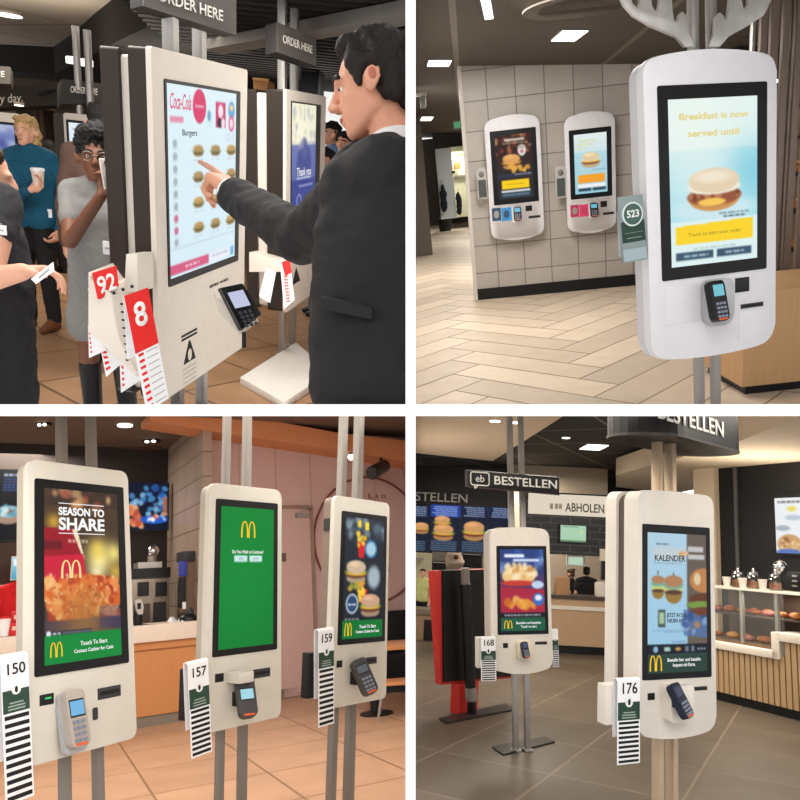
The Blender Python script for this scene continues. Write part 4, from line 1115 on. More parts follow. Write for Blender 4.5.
# ================================================================== interior with the antlered kiosk
def build_tr():
    R = TRR
    R.h = 1.42; R.__init__('tr', 650, 607, 155, 1.42)
    wp = mat('white_panel', (214, 212, 216), 0.4, spec=.4)
    W = Pl(R, (478, 300), (637, 285))
    zc = W.px(560, 64)[1]
    T0, T1 = W.pt(462, 66), W.pt(672, 63.5)                   # the ceiling meets the tiled wall along this line
    cn = (T1 - T0).cross(Y3).normalized()
    def cz(x, y): return T0.z - (cn.x * (x - T0.x) + cn.y * (y - T0.y)) / cn.z
    def cpt(u, v): return R.onplane(u, v, T0, cn)
    x_l = 0.0; x_r = W.px(700, 280)[0]
    # floor: herringbone planks
    n, s_ = 4, .30
    bm = bmesh.new()
    M = Matrix.Rotation(R_(42), 4, 'Z') @ Matrix.Translation((-2, -6, 0))
    def plank(x, y, w, h):
        g = .012
        c = M @ Vector(((x + w / 2) * s_, (y + h / 2) * s_, 0))
        if not (-3.2 < c.x < 6 and 2.0 < c.y < 21.5): return
        q = [(x * s_ + g / 2, y * s_ + g / 2), ((x + w) * s_ - g / 2, y * s_ + g / 2), ((x + w) * s_ - g / 2, (y + h) * s_ - g / 2), (x * s_ + g / 2, (y + h) * s_ - g / 2)]
        bm.faces.new([bm.verts.new(M @ Vector((a, b_, 0))) for a, b_ in q])
    for j in range(-14, 15):
        for k in range(-60, 110):
            ox, oy = k + j * n, k - j * n
            plank(ox, oy, n, 1); plank(ox + n, oy + 1 - n, 1, n)
    me = bpy.data.meshes.new('floor'); bm.to_mesh(me); bm.free()
    pm = mat('plank_beige', (206, 188, 166), .45, var=.12, scale=5, spec=.35)
    nt = pm.node_tree; g = nt.nodes.new('ShaderNodeNewGeometry'); hs = nt.nodes.new('ShaderNodeHueSaturation'); mr = nt.nodes.new('ShaderNodeMapRange')
    mr.inputs['To Min'].default_value = .86; mr.inputs['To Max'].default_value = 1.12
    nt.links.new(g.outputs['Random Per Island'], mr.inputs['Value']); nt.links.new(mr.outputs['Result'], hs.inputs['Value'])
    bs = nt.nodes['Principled BSDF']; src = bs.inputs['Base Color'].links[0].from_socket
    nt.links.new(src, hs.inputs['Color']); nt.links.new(hs.outputs['Color'], bs.inputs['Base Color'])
    me.materials.append(pm); o = bpy.data.objects.new('floor', me); link(o, R.M, R); o.matrix_world = R.M; tag(o, kind='structure')
    b = B(); b.box(-5, 9, 2, 22, -.1, -.003); solo(R, 'floor_base', mat('floor_grout', (150, 128, 106), .8), b, kind='structure')
    # ceiling
    b = B(); b.slab([Vector((x, y, cz(x, y))) for x, y in ((-5, 1.6), (9, 1.6), (9, 22), (-5, 22))], (0, 0, .1))
    solo(R, 'ceiling', tile_mat('ceiling_umber', (78, 70, 62), (74, 66, 58), (112, 104, 96), 1.5, 30, .028, .8, mottle=.05, rot=R_(6)), b, kind='structure')
    # tiled wall, trim, base
    b = B(); xr2 = x_r + 2; zz = lambda x: (lambda q: cz(q.x, q.y))(W.M @ Vector((x, 0, 0))); b.prism([(0, 0), (xr2, 0), (xr2, zz(xr2) + .02), (0, zz(0) + .02)], 0, .25, W.M)
    wm = tile_mat('wall_tiles', (176, 168, 160), (168, 160, 152), (118, 110, 104), .30, .30, .006, .35, mottle=.07, plane='XZ', loc=(.05, 0, .02))
    solo(R, 'wall_tiled', wm, b, kind='structure', frame=W.M)
    b = W.zbox(-.035, .0, -.01, .27, 0, zz(0) + .02); solo(R, 'trim_1', mat('trim_white', (206, 198, 190), .5), b, kind='structure')
    b = W.zbox(-.0, x_r + 2, -.012, 0, 0, .125); solo(R, 'baseboard_tiled', mat('base_black', (22, 21, 21), .5), b, kind='structure')
    # corridor to the left
    Yb = 20.0
    b = B(); b.box(-5, 9, Yb + 1.5, Yb + 1.6, 0, zc); solo(R, 'wall_back', mat('wall_dark_umber', (70, 62, 56), .8), b, kind='structure')
    p0 = R.zp(433, 232); p1 = R.zp(441, 218); 
    b = B(); b.box(p0.x - .9, p0.x - .35, p0.y - 5.5, Yb + 1, 0, zc); solo(R, 'wall_left', mat('wall_grey_umber', (104, 96, 88), .7), b, kind='structure')
    t = thing(R, 'door', 'dark wooden door in the left wall of the corridor', 'door', (p0.x - .36, p0.y, 0))
    b = B(); b.box(p0.x - .37, p0.x - .31, p0.y - .9, p0.y + .5, 0, 2.0); b.done('leaf', mat('door_brown', (78, 56, 44), .6), t, space='room')
    b = B(); b.cyl((p0.x - .30, p0.y - .7, 1.0), (p0.x - .30, p0.y - .55, 1.0), .012); b.done('handle', steel, t, space='room')
    b = bxp(R, (432, 108, 470, 148), Yb - .4, .2); solo(R, 'wall_bulkhead', mat('bulkhead_dark', (54, 50, 48), .8), b, kind='structure')
    t = thing(R, 'white_door', 'tall white door standing ajar at the end of the corridor', 'door', R.yp(446, 219, 18.6))
    bxp(R, (438, 148, 454, 219), 18.6, .06).done('leaf', mat('door_white', (214, 222, 226), .5), t, bevel=.01, space='room')
    bxp(R, (452, 171, 455, 173.5), 18.55, .05).done('handle', black, t, space='room')
    t = thing(R, 'kitchen_cupboard', 'pale green lit kitchen shelf beyond the white door', 'cupboard', R.yp(461, 216, 19.3))
    bxp(R, (452, 146, 470, 217), 19.3, .3).done('carcass', mat('cupboard_pale', (206, 204, 168), .5), t, space='room')
    bxp(R, (454, 152, 469, 154), 19.2, .1).done('shelf', mat('shelf_green', (120, 140, 90), .5), t, space='room')
    bxp(R, (454, 175, 469, 177), 19.2, .1).done('shelf', mat('shelf_grey', (110, 108, 96), .5), t, space='room')
    t = thing(R, 'storage_box', 'small orange box on the pale kitchen shelf', 'box', R.yp(457.5, 169, 19.1))
    bxp(R, (454, 162, 460.5, 169), 19.1, .08).done('box', mat('orange_box', (222, 104, 50), .5), t, space='room', bevel=.01); bxp(R, (453.8, 161, 460.7, 163), 19.09, .1).done('lid', mat('orange_lid', (240, 150, 90), .5), t, space='room')
    t = thing(R, 'waste_bin', 'black waste bin on the floor before the white door', 'bin', R.zp(445.5, 231))
    c = R.zp(445.5, 231); b = B(); b.lathe([(.15, 0), (.18, .3), (.16, .31)], c, 16); b.done('bin', black, t, smooth=True, space='room')
    b = B(); b.lathe([(.175, .3), (.175, .33), (.05, .36)], c, 16); b.done('lid', dark_grey, t, smooth=True, space='room')
    coat = mat('coat_dark', (34, 36, 46), .85)
    for i, (r, lab) in enumerate((((440, 182, 447, 212), 'dark coat hanging on the left side of the white door'), ((456, 190, 462, 216), 'dark coat hanging on the right of the white door'))):
        t = thing(R, 'hanging_coat', lab, 'coat', R.yp((r[0] + r[2]) / 2, r[3], 18.4))
        x0, x1, z0, z1 = dims(R, r, 18.4); xm = (x0 + x1) / 2; hw = (x1 - x0) / 2
        organic(t, 'cloth', coat, [[((xm, 18.45, z1 - .08), (hw * .6, .05, .06)), ((xm, 18.45, (z0 + z1) / 2), (hw, .07, .12)), ((xm, 18.45, z0 + .1), (hw * .9, .08, .1))]], .02, 2, wob=.03, wscale=7)
        b = B(); b.cyl((xm, 18.4, z1), (xm, 18.58, z1 + .02), .015); b.done('hook', steel, t, space='room')
    # lamps
    def square(lab, u0, v0, u1, v1):
        a, c = cpt(u0, (v0 + v1) / 2), cpt(u1, (v0 + v1) / 2); d, e = cpt((u0 + u1) / 2, v0), cpt((u0 + u1) / 2, v1)
        hx = (c - a) / 2; hy = Vector((0, (d.y - e.y) / 2, cz(0, (d.y - e.y) / 2) - cz(0, 0))); o = (a + c) / 2
        t = thing(R, 'ceiling_light', lab, 'light', o)
        for s_, th, m, nm in ((1.08, .008, dark_grey, 'rim'), (1.0, .016, lamp_lit, 'diffuser')):
            b = B(); b.slab([o + hx * s_ + hy * s_, o - hx * s_ + hy * s_, o - hx * s_ - hy * s_, o + hx * s_ - hy * s_], (0, 0, -th)); b.done(nm, m, t, space='room')
    square('square white ceiling lamp above the two wall kiosks', 557, 29.5, 581, 39.5)
    square('square white ceiling lamp at the left end of the tiled wall', 428, 59.5, 450, 65)
    square('small square ceiling lamp deep in the corridor', 421, 116.5, 432, 120)
    a, c = cpt(481, -25), cpt(489, 17)
    t = thing(R, 'linear_light', 'thin linear strip light in the dark ceiling', 'light', (a + c) / 2)
    dv = (c - a).normalized(); nv = Vector((-dv.y, dv.x, 0)) * .03
    b = B(); b.slab([a + nv, c + nv, c - nv, a - nv], (0, 0, -.015)); b.done('diffuser', lamp_lit, t, space='room')
    b = B(); b.slab([a + nv * 1.6, c + nv * 1.6, c - nv * 1.6, a - nv * 1.6], (0, 0, -.006)); b.done('rim', dark_grey, t, space='room')
    c = cpt(583, 1) - Vector((0, 0, .02)); t = thing(R, 'ceiling_vent', 'round dark vent ring in the ceiling above the wall kiosks', 'vent', c)
    b = B(); b.lathe([(.40, -.012), (.40, 0), (.36, 0), (.36, -.012)], (0, 0, 0), 32); b.done('ring', mat('vent_grey', (96, 88, 80), .6), t, smooth=True)
    b = B(); b.lathe([(.30, -.006), (.30, 0)], (0, 0, 0), 32); b.done('grille', mat('vent_dark', (60, 54, 50), .7), t)
    c = R.pt(420, 98, 9.0); t = thing(R, 'emergency_light', 'white emergency light hanging in the corridor by the left edge', 'light', c)
    bxp(R, (413, 92.5, 427, 96), c.y, .1).done('housing', mat('housing_white', (210, 210, 204), .5), t, space='room', bevel=.01)
    bxp(R, (420, 96, 426, 108), c.y, .06).done('lamp_head', mat('lamp_grey', (150, 154, 146), .4), t, space='room', bevel=.01)
    c = R.pt(457, 124, 11); t = thing(R, 'exit_sign', 'small green exit sign over the corridor beside the tiled wall', 'sign', c)
    bxp(R, (453.5, 121, 461, 129), c.y, .05).done('box', dark_grey, t, space='room'); bxp(R, (454, 122, 460.5, 128), c.y - .01, .02).done('lit_face', emit('exit_green', (70, 150, 100), .8), t, space='room')

    # wall kiosks
    def wall_kiosk(key, lab, cor, pic, stickers, rd, sc, slot):
        pos, X, Yd, Zi, w, H = FIT[key]
        c = R.c2r(pos); d = (c - R.eye).normalized(); nrm = W.M.to_3x3() @ Y3
        o = W.M.translation - nrm * .12
        s = (o - R.eye).dot(nrm) / (c - R.eye).dot(nrm)
        k = Kiosk.__new__(Kiosk); k.room = R; k.w, k.H = w * s, H * s
        c = R.eye + (c - R.eye) * s; k.zc = c.z
        Fm = W.M.copy(); Fm.translation = Vector((c.x, c.y, 0)); k.F = Fm; k.Fi = Fm.inverted()
        k.t = thing(R, 'ordering_kiosk', lab, 'kiosk', Fm)
        P = [k.px(*q) for q in cor]
        k.x0 = (P[0][0] + P[3][0]) / 2; k.x1 = (P[1][0] + P[2][0]) / 2; k.z1 = (P[0][1] + P[1][1]) / 2; k.z0 = (P[2][1] + P[3][1]) / 2
        k.panel(wp, .10, .09, .03, top=.022, bot=.03)
        k.shell(mat('shell_grey', (150, 148, 150), .5), .028, .118, .02)
        k.screen(pic, (.05, .05, .05, .05))
        for i, (r, m1, m2) in enumerate(stickers):
            x0, x1, z0, z1 = k.rect(*r); b = B(); b.box(x0, x1, -.002, .01, z0, z1); st = b.done('sticker', m1, k.t)
            b = B(); b.ell(((x0 + x1) / 2, -.003, (z0 + z1) / 2), ((x1 - x0) * .3, .001, (z1 - z0) * .3)); b.done('sticker_mark', m2, st)
        card_reader(k, rd[0], rd[1], .085, .15, .03, black, 18, 0, (110, 190, 220), wp, depth=.04)
        k.window(sc); k.slot(slot)
        return k
    pa = Pic(50, 84, (48, 26, 20), (40, 40, 46)); pa.spots(40, 0, 0, 1, .3, .02, .06, [(190, 110, 60), (150, 60, 50), (220, 170, 110), (90, 40, 40)], 3, .7, 3)
    pa.rect(.25, .06, .8, .1, (230, 220, 205), .8); pa.words(.2, .12, .8, .02, (220, 200, 170), .7, 2); pa.ell(.72, .25, .11, .15, (225, 225, 228)); pa.ell(.72, .2, .12, .05, (190, 170, 160)); pa.ell(.72, .27, .05, .05, (200, 40, 40), .6)
    pa.burger(.42, .42, .5, (220, 160, 96), (120, 60, 40), (190, 120, 60)); pa.spots(16, .35, .48, .9, .58, .04, .07, [(230, 176, 70), (210, 150, 60)], 5); pa.rect(0, .6, 1, .66, (44, 50, 66)); pa.words(.5, .61, .95, .02, (190, 190, 200), .8, 4)
    pa.rect(.12, .70, .88, .84, (250, 206, 24)); pa.words(.25, .76, .75, .015, (180, 140, 20), .8, 4); pa.rect(.1, .86, .9, .89, (235, 238, 240)); pa.rect(.1, .90, .9, .97, (60, 80, 100)); pa.words(.15, .925, .85, .012, (170, 190, 200), .8, 8)
    blue1, blue2 = mat('sticker_navy', (50, 76, 106), .5), mat('sticker_blue', (60, 140, 200), .5)
    pink1, pink2 = mat('sticker_rose', (186, 60, 96), .5), mat('sticker_pink', (214, 60, 110), .5)
    wall_kiosk('trA', 'white wall kiosk showing a burger on a dark screen, with blue stickers', [(484, 117), (538, 117), (546, 236), (491, 238)], pa,
               [((492, 208, 501, 221), blue1, steel), ((501.5, 207.5, 511.5, 221), blue2, blue1)], (517.5, 214), (525.5, 205.5, 532, 211), (528.5, 215.5, 540.5, 218))
    pb = Pic(50, 84, (226, 236, 236), (150, 200, 214)); pb.words(.15, .1, .7, .03, (214, 214, 150), .9, 1); pb.words(.1, .16, .6, .03, (220, 216, 160), .9, 2); pb.words(.1, .22, .4, .025, (220, 216, 160), .9, 3)
    pb.rect(0, .3, 1, .66, (150, 206, 224), .5); pb.ell(.5, .58, .42, .12, (180, 214, 224), .8, 5); pb.burger(.5, .44, .56, (224, 200, 160), (140, 80, 50), (236, 226, 200)); pb.words(.55, .6, .95, .015, (110, 130, 140), .8, 4); pb.rect(.1, .68, .92, .82, (244, 160, 40)); pb.rect(.08, .84, .95, .90, (238, 242, 242)); pb.rect(.1, .91, .5, .96, (44, 66, 84)); pb.rect(.54, .91, .95, .96, (44, 66, 84))
    wall_kiosk('trB', 'white wall kiosk showing a breakfast muffin on a pale screen, with pink stickers', [(562.5, 114), (612, 114), (619, 229), (569, 231)], pb,
               [((570.5, 205, 579, 217), pink1, steel), ((579.5, 204.5, 589, 216.5), pink2, pink1)], (594, 210), (600.5, 201, 607, 207), (603, 212, 614, 214.5))
    grey_c = mat('card_dark', (70, 76, 74), .6)
    def wall_card(lab, r):
        y = -.13; x0, x1, z0, z1 = W.rect(r, y); t = thing(R, 'table_number_card', lab, 'number card', W.M @ Vector((x0, y, z0)), 'number cards by the wall kiosks')
        R3 = W.M
        b = B(); b.prism(rrect(x0, x1, z0, z1, .03, .01), y, y + .012, R3); b.done('card', mat('card_grey', (176, 172, 168), .6), t, space='room')
        h = z1 - z0; w = x1 - x0
        b = B(); b.box(x0 + w * .12, x1 - w * .1, y - .003, y + .01, z0 + h * .05, z0 + h * .62, R3); b.done('dark_block', grey_c, t, space='room')
        b = B(); b.ell(R3 @ Vector(((x0 + x1) / 2, y - .002, z0 + h * .80)), w * .28); b.done('emblem', mat('emblem_grey', (120, 122, 120), .6), t, space='room', smooth=True)
        b = B(); b.box(x0 + w * .25, x1 - w * .25, y + .01, -.0, z0 + h * .35, z0 + h * .55, R3); b.done('wall_clip', black, t, space='room')
    wall_card('grey table number card beside the wall kiosk with the dark screen', (477, 168, 487, 199))
    wall_card('grey table number card beside the wall kiosk with the pale screen', (555.5, 166, 566, 198))

    # main kiosk
    k = Kiosk(R, 'tr0', 'large white ordering kiosk with a breakfast screen and metal antlers on top', [(643, 55), (775, 54), (777, 346), (651, 359)])
    k.panel(wp, .065, .085, .045, top=.02, bot=.012, rim=.01)
    k.shell(mat('shell_pale', (196, 194, 198), .4), .044, .10, .004)
    k.shell(dark_grey, .040, .046, .010, 'seam')
    pc = Pic(96, 164, (222, 240, 238), (190, 232, 240))
    pc.rect(0, .3, 1, .8, (132, 208, 228), .55); pc.glow(.25, .15, .7, (238, 246, 238), .8); pc.glow(.5, .5, .35, (225, 240, 240), .7); pc.glow(.95, .45, .3, (110, 196, 220), .6)
    pc.ell(.5, .665, .48, .12, (206, 232, 238), .9, 6); pc.ell(.5, .60, .29, .13, (206, 148, 84)); pc.ell(.5, .585, .31, .10, (150, 84, 58)); pc.spots(30, .22, .54, .78, .6, .02, .04, [(120, 62, 44), (176, 104, 70), (190, 130, 90)], 7)
    pc.ell(.5, .53, .3, .075, (240, 236, 220)); pc.ell(.40, .525, .14, .045, (236, 170, 70)); pc.ell(.5, .49, .29, .13, (228, 208, 176)); pc.ell(.48, .465, .2, .06, (244, 234, 214), .8, 5); pc.ell(.47, .62, .16, .04, (246, 200, 90)); 
    pc.words(.55, .69, .9, .008, (90, 110, 120), .9, 2); pc.words(.6, .71, .85, .01, (60, 80, 90), .9, 3); pc.rect(0, .725, 1, 1, (226, 242, 240), .85)
    pc.poly([(.05, .755), (.95, .735), (.95, .868), (.05, .868)], (250, 212, 40)); pc.words(.25, .895, .75, .01, (170, 190, 190), .8, 9)
    pc.rect(.05, .915, .48, .965, (60, 86, 108)); pc.rect(.52, .915, .93, .965, (60, 86, 108)); pc.words(.14, .935, .42, .012, (190, 210, 220), .9, 5); pc.words(.62, .935, .84, .012, (190, 210, 220), .9, 6)
    k.screen(pc, (.044, .05, .052, .05))
    pale_y = emit('pale_yellow_lit', (228, 214, 140), 1.0)
    k.say('Breakfast is now', .5, .105, .058, pale_y, width=.78, bold=.03); k.say('served until', .5, .205, .058, pale_y, width=.58, bold=.03)
    k.say('Touch to start your order', .5, .81, .036, emit('olive_lit', (150, 130, 30), 1.0), width=.62)
    k.posts([((694, 703, 385), (688, 699, 20)), ((713.5, 722, 385), (703, 714, 20))], .10, zc, steel)
    k.seam((666, 285, 700, 323), wp); k.seam((738, 310, 769, 337), wp)
    x, z = k.px(720, 301, -.03)
    b = B(); b.prism(rrect(x - .07, x + .055, z - .10, z + .09, .03, .05), -.05, .005); b.done('reader_cradle', mat('silver_plastic', (176, 176, 180), .3, metal=.3), k.t, bevel=.012)
    card_reader(k, 717, 301.5, .075, .165, .035, black, 12, 6, (120, 200, 214), depth=.07)
    k.window((735, 277.5, 749, 292)); k.slot((740.5, 303, 763, 307.5))
    # number card holder on the left
    yk = .0
    x0, x1, z0, z1 = k.rect(622, 196, 646, 262, yk)
    b = B(); b.box(x0 + .01, k.x0 + .02, yk + .012, yk + .05, z0 + (z1 - z0) * .1, z0 + (z1 - z0) * .8); b.done('number_holder', mat('holder_pale', (170, 172, 176), .5), k.t, bevel=.005)
    w, h = x1 - x0, z1 - z0
    tt = thing(R, 'table_number_card', 'dark green table number card with a round 523 mark on the antlered kiosk', 'number card', k.F @ Matrix.Translation((x0, yk, z0)) @ Matrix.Rotation(R_(-3), 4, 'Y'))
    b = B(); b.prism(rrect(0, w, 0, h, .008, .004), -.004, .008); b.done('card', mat('card_grey_green', (128, 142, 142), .55), tt, bevel=.002)
    b = B(); b.box(.002, w - .002, -.0055, 0, h * .30, h * .62); gb = b.done('green_block', mat('card_green_34', (34, 60, 50), .6), tt)
    b = B(); b.box(w * .12, w * .88, -.0065, 0, h * .44, h * .445); b.box(w * .2, w * .8, -.0065, 0, h * .36, h * .368); b.done('small_print', mat('print_grey', (150, 165, 155), .7), gb)
    b = B(); b.box(.002, w - .002, -.0055, 0, h * .02, h * .2); b.done('pale_foot', mat('card_mist', (150, 166, 172), .5), tt)
    for nm, rr, yy, m in (('number_ring', .43, -.006, mat('ring_pale', (206, 216, 214), .6)), ('number_disc', .37, -.0075, mat('disc_green', (66, 90, 84), .6))):
        b = B(); b.lathe([(w * rr, 0), (w * rr, .003)], (0, 0, 0), 28); bmesh.ops.transform(b.bm, matrix=Matrix.Translation((w / 2, yy, h * .72)) @ Matrix.Rotation(R_(90), 4, 'X'), verts=b.bm.verts); b.done(nm, m, tt)
    lettering(tt, '523', mat('emblem_white', (225, 228, 225), .6), (w / 2, -.0112, h * .72), X3, Z3, w * .25, ext=.001, name='number', bold=.03)
    # antlers
    def Z(pts): return [(600 + a * .2564, b_ * .2564) for a, b_ in pts]
    L_ = Z([(330, 182), (300, 140), (200, 102), (130, 62), (95, 22), (75, -20), (66, -70), (104, -70), (125, 15), (150, 38), (158, 10), (158, -60), (196, -65), (200, 20), (212, 45), (226, 48), (233, 20), (235, -60), (280, -65), (280, 40), (288, 85), (302, 90), (308, 55), (322, 44), (338, 58), (345, 130), (372, 182)])
    R2 = Z([(420, 182), (448, 130), (450, 65), (468, 47), (485, 62), (488, 90), (500, 72), (510, -60), (545, -65), (550, 0), (560, 45), (578, 22), (584, -60), (610, -65), (615, -10), (625, 10), (640, -60), (682, -66), (670, 0), (640, 60), (570, 105), (500, 140), (470, 182)])
    alu = mat('antler_metal', (186, 182, 178), .35, metal=.55, scale=22, var=.25)
    t = thing(R, 'antler_decoration', 'pair of flat brushed metal antlers on top of the large kiosk', 'decoration', k.F @ Vector((0, .03, k.z1 + .03)))
    for pts in (L_, R2):
        b = B(); b.prism([k.px(u, v, .02) for u, v in pts], .02, .034, k.F); b.done('antler', alu, t, bevel=.003, space='room')
    # right side: slat screen, display and oak counter
    Yr = 4.2
    br_m = mat('slat_bronze', (128, 112, 102), .4, metal=.3)
    t = thing(R, 'slat_screen', 'screen of dark bronze upright slats behind the large kiosk', 'screen', R.yp(775, 286, Yr + .6))
    for (u0, u1, m) in ((748, 751, steel), (756, 762.5, br_m), (766, 773.5, br_m), (777.5, 784, br_m), (786, 787.2, br_m), (790, 797, br_m), (803, 810, br_m)):
        x0, x1, _, _ = dims(R, (u0, 100, u1, 200), Yr + .6); zb = R.yp(780, 285, Yr + .6).z
        b = B(); b.box(x0, x1, Yr + .6, Yr + .64, zb, cz((x0 + x1) / 2, Yr + .6) - .02); b.done('slat', m, t, space='room', bevel=.004)
    x0, x1, z0, z1 = dims(R, (742, 278, 830, 292), Yr + .58); b = B(); b.box(x0, x1, Yr + .58, Yr + .7, z0, z1); b.done('sill', black, t, space='room')
    b = B(); b.box(R.yp(735, 150, 7.0).x, 9, 7.0, 7.2, 0, zc); solo(R, 'wall_right', mat('wall_black', (24, 22, 22), .7), b, kind='structure')
    t = thing(R, 'food_display', 'lit food display shelves seen between the bronze slats', 'display', R.yp(790, 285, 6.2))
    bxp(R, (778, 108, 830, 285), 6.3, .1).done('back', mat('display_beige', (150, 126, 100), .6), t, space='room')
    for v in (135, 172, 210, 248): bxp(R, (776, v, 830, v + 3), 6.0, .3).done('shelf', mat('display_dark', (50, 44, 40), .5), t, space='room')
    bun = mat('bun_brown', (176, 112, 60), .6, var=.2)
    for i, (u, v) in enumerate(((788, 166), (799, 167), (788, 205), (799, 204), (788, 243), (799, 244))):
        c = R.yp(u, v, 5.95); tt = thing(R, 'bread_roll', 'brown bread roll on the %s display shelf behind the slats' % ('upper', 'upper', 'middle', 'middle', 'lower', 'lower')[i], 'bread', c, 'bread rolls on the display shelves, ' + ('upper', 'upper', 'middle', 'middle', 'lower', 'lower')[i])
        organic(tt, 'roll', bun, [[(c, (.06, .05, .035)), (c + Vector((.0, 0, .015)), (.04, .04, .03))]], .01, 2)
        b = B(); b.ell(c + Vector((0, -.01, .04)), (.03, .025, .012)); b.done('glaze', mat('glaze', (206, 150, 90), .3), tt, smooth=True, space='room')
    for i, (u, v) in enumerate(((753, 35), (786, 64), (786, 80), (776, 81))):
        c = R.yp(u, v, 5.6); tt = thing(R, 'spot_lamp', ('small bright spot at the foot of the right antler', 'bright white spot between the bronze slats, upper of two', 'bright white spot between the bronze slats, lower of two', 'tiny bright spot at the top right shoulder of the large kiosk')[i], 'light', c)
        bxp(R, (u - 2.2, v - 1.5, u + 2.2, v + 1.5), 5.6, .02).done('lens', lamp_lit, tt, space='room'); bxp(R, (u - 3, v - 2.2, u + 3, v + 2.2), 5.61, .06).done('housing', black, tt, space='room')
    oak = mat('oak_panel', (190, 150, 108), .5, var=.12, scale=6, stretch=(14, 14, .6))
    a = R.zp(741.5, 397); zt = R.yp(790, 288.5, a.y).z
    t = thing(R, 'oak_counter', 'light oak counter block at the right edge under the slats', 'counter', a)
    b = B(); b.box(a.x, a.x + 2.5, a.y, a.y + .6, .06, zt - .03); b.done('front', oak, t, space='room')
    b = B(); b.box(a.x + .04, a.x + 2.5, a.y + .04, a.y + .56, 0, .06); b.done('plinth', black, t, space='room')
    b = B(); b.box(a.x - .0, a.x + 2.5, a.y - .005, a.y + .6, zt - .03, zt); b.done('worktop', oak, t, space='room', bevel=.004)
build_tr()
# ================================================================== interior with the row of three kiosks
def build_bl():
    R = BLR; p = R.pt
    wp = mat('ivory_panel', (208, 204, 192), 0.4, spec=.4)
    shell_m = mat('ivory_shell', (178, 170, 156), 0.45)
    gpost = mat('grey_post', (122, 116, 108), .4, metal=.2)
    b = B(); b.box(-9, 4, 1.6, 16, -.1, 0)
    solo(R, 'floor', tile_mat('tan_floor_tiles', (188, 150, 120), (180, 142, 112), (138, 106, 80), .9, .9, .012, .35, rot=R_(-28), mottle=.1), b, kind='structure')
    C = Pl(R, (134.5, 729.5), (182, 722))            # counter front
    Wl = Pl(R, (200, 712), (310, 695))               # pink wall
    zcl = 3.75
    b = B(); b.box(-9, 4, 3.5, 16, zcl, zcl + .1); solo(R, 'ceiling', mat('ceiling_taupe', (120, 100, 86), .8), b, kind='structure')
    # pink panelled wall with the orange fascia
    x_a = Wl.px(203, 600)[0]; x_b = Wl.px(420, 600)[0]
    b = Wl.zbox(x_a, x_b + 1.5, 0, .15, 0, zcl); solo(R, 'wall_right', tile_mat('pink_panels', (204, 172, 164), (198, 166, 158), (170, 140, 132), .55, 9, .008, .6, plane='XZ', mottle=.03), b, kind='structure', frame=Wl.M)
    b = Wl.zbox(x_a, x_b + 1.5, -.02, 0, 0, .13); solo(R, 'baseboard_right', mat('base_grey', (128, 112, 98), .5), b, kind='structure')
    b = B(); fas = [(100, 398), (420, 440), (420, 465), (100, 410)]
    b = Wl.poly([(150, 398), (252, 417), (339, 433), (420, 442), (420, 464), (339, 450), (252, 437), (150, 421)], -.5, -.0); solo(R, 'trim_1', mat('orange_fascia', (216, 144, 98), .6), b, kind='structure')
    # tiled side wall and dark back wall
    back = C.M.copy()
    yb = 2.3
    xs = C.px(167, 560, yb)[0]
    b = C.zbox(-12, xs + .3, yb, yb + .15, 0, zcl); solo(R, 'wall_back', mat('back_dark', (46, 38, 36), .7), b, kind='structure')
    A = C.M @ Vector((xs, yb, 0)); Bq = C.M @ Vector((C.px(203, 600, .1)[0], .1, 0))
    S = frame_xz(A, Bq - A)
    b = B(); L = (Bq - A).length; b.box(0, L, 0, .12, 0, zcl, S)
    solo(R, 'wall_side', tile_mat('grey_wall_tiles', (166, 146, 130), (158, 138, 122), (104, 90, 80), .62, .33, .008, .4, plane='XZ', mottle=.05), b, kind='structure', frame=S)
    # counter
    t = C.thing('service_counter', 'long service counter with orange wood front and pale worktop', 'counter', 134, 729, base=0)
    zt = C.px(160, 624)[1]; zw = C.px(160, 641)[1]; x1 = C.px(199, 650)[0]
    wood = mat('orange_wood', (196, 134, 82), .45, var=.1, scale=5, stretch=(12, 12, .5))
    C.zbox(-9, x1, .03, .7, .12, zw).done('front', wood, t, space='room')
    C.zbox(-9, x1, .05, .68, 0, .12).done('plinth', mat('plinth_grey', (128, 118, 104), .5), t, space='room')
    C.zbox(-9, x1, -.02, .75, zw, zt).done('worktop', mat('worktop_cream', (226, 212, 196), .35), t, space='room', bevel=.008)
    C.zbox(-9, x1, .02, .04, zw - .1, zw - .085).done('groove', mat('groove_brown', (150, 92, 50), .6), t, space='room')
    C.zmin = zt + .002
    # door in the pink wall
    t = Wl.thing('pink_door', 'pink flush door in the panelled wall between the second and third kiosks', 'door', 297, 690, -.01, base=0)
    x0, x1_, _, zd = Wl.rect((281, 509, 312, 690)); fr = mat('frame_grey', (150, 124, 112), .5)
    Wl.zbox(x0, x1_, -.02, .0, .02, zd).done('leaf', mat('door_pink', (202, 170, 162), .5), t, space='room')
    Wl.zbox(x0 - .03, x1_ + .05, -.04, .0, zd, zd + .05).done('frame', fr, t, space='room'); Wl.zbox(x1_, x1_ + .05, -.04, 0, 0, zd).done('frame', fr, t, space='room')
    cl = Wl.box((297, 513, 309, 517), -.09, -.02).done('closer', steel, t, space='room'); b = B(); b.tube([Wl.pt(299, 514, -.09), Wl.pt(305, 508, -.14), Wl.pt(311, 509, -.04)], .012); b.done('closer_arm', steel, cl, space='room')
    Wl.box((281.5, 553, 286, 561.5), -.05, -.02).done('latch_plate', mat('latch', (110, 92, 84), .4, metal=.4), t, space='room')
    # ring emblem on the wall
    t = Wl.thing('wall_emblem', 'large thin ring drawn on the pink wall behind the third kiosk', 'emblem', 374, 536, -.02)
    cx, cz = Wl.px(371, 539, -.02); rr = (Wl.px(371, 476, -.02)[1] - Wl.px(371, 602, -.02)[1]) / 2
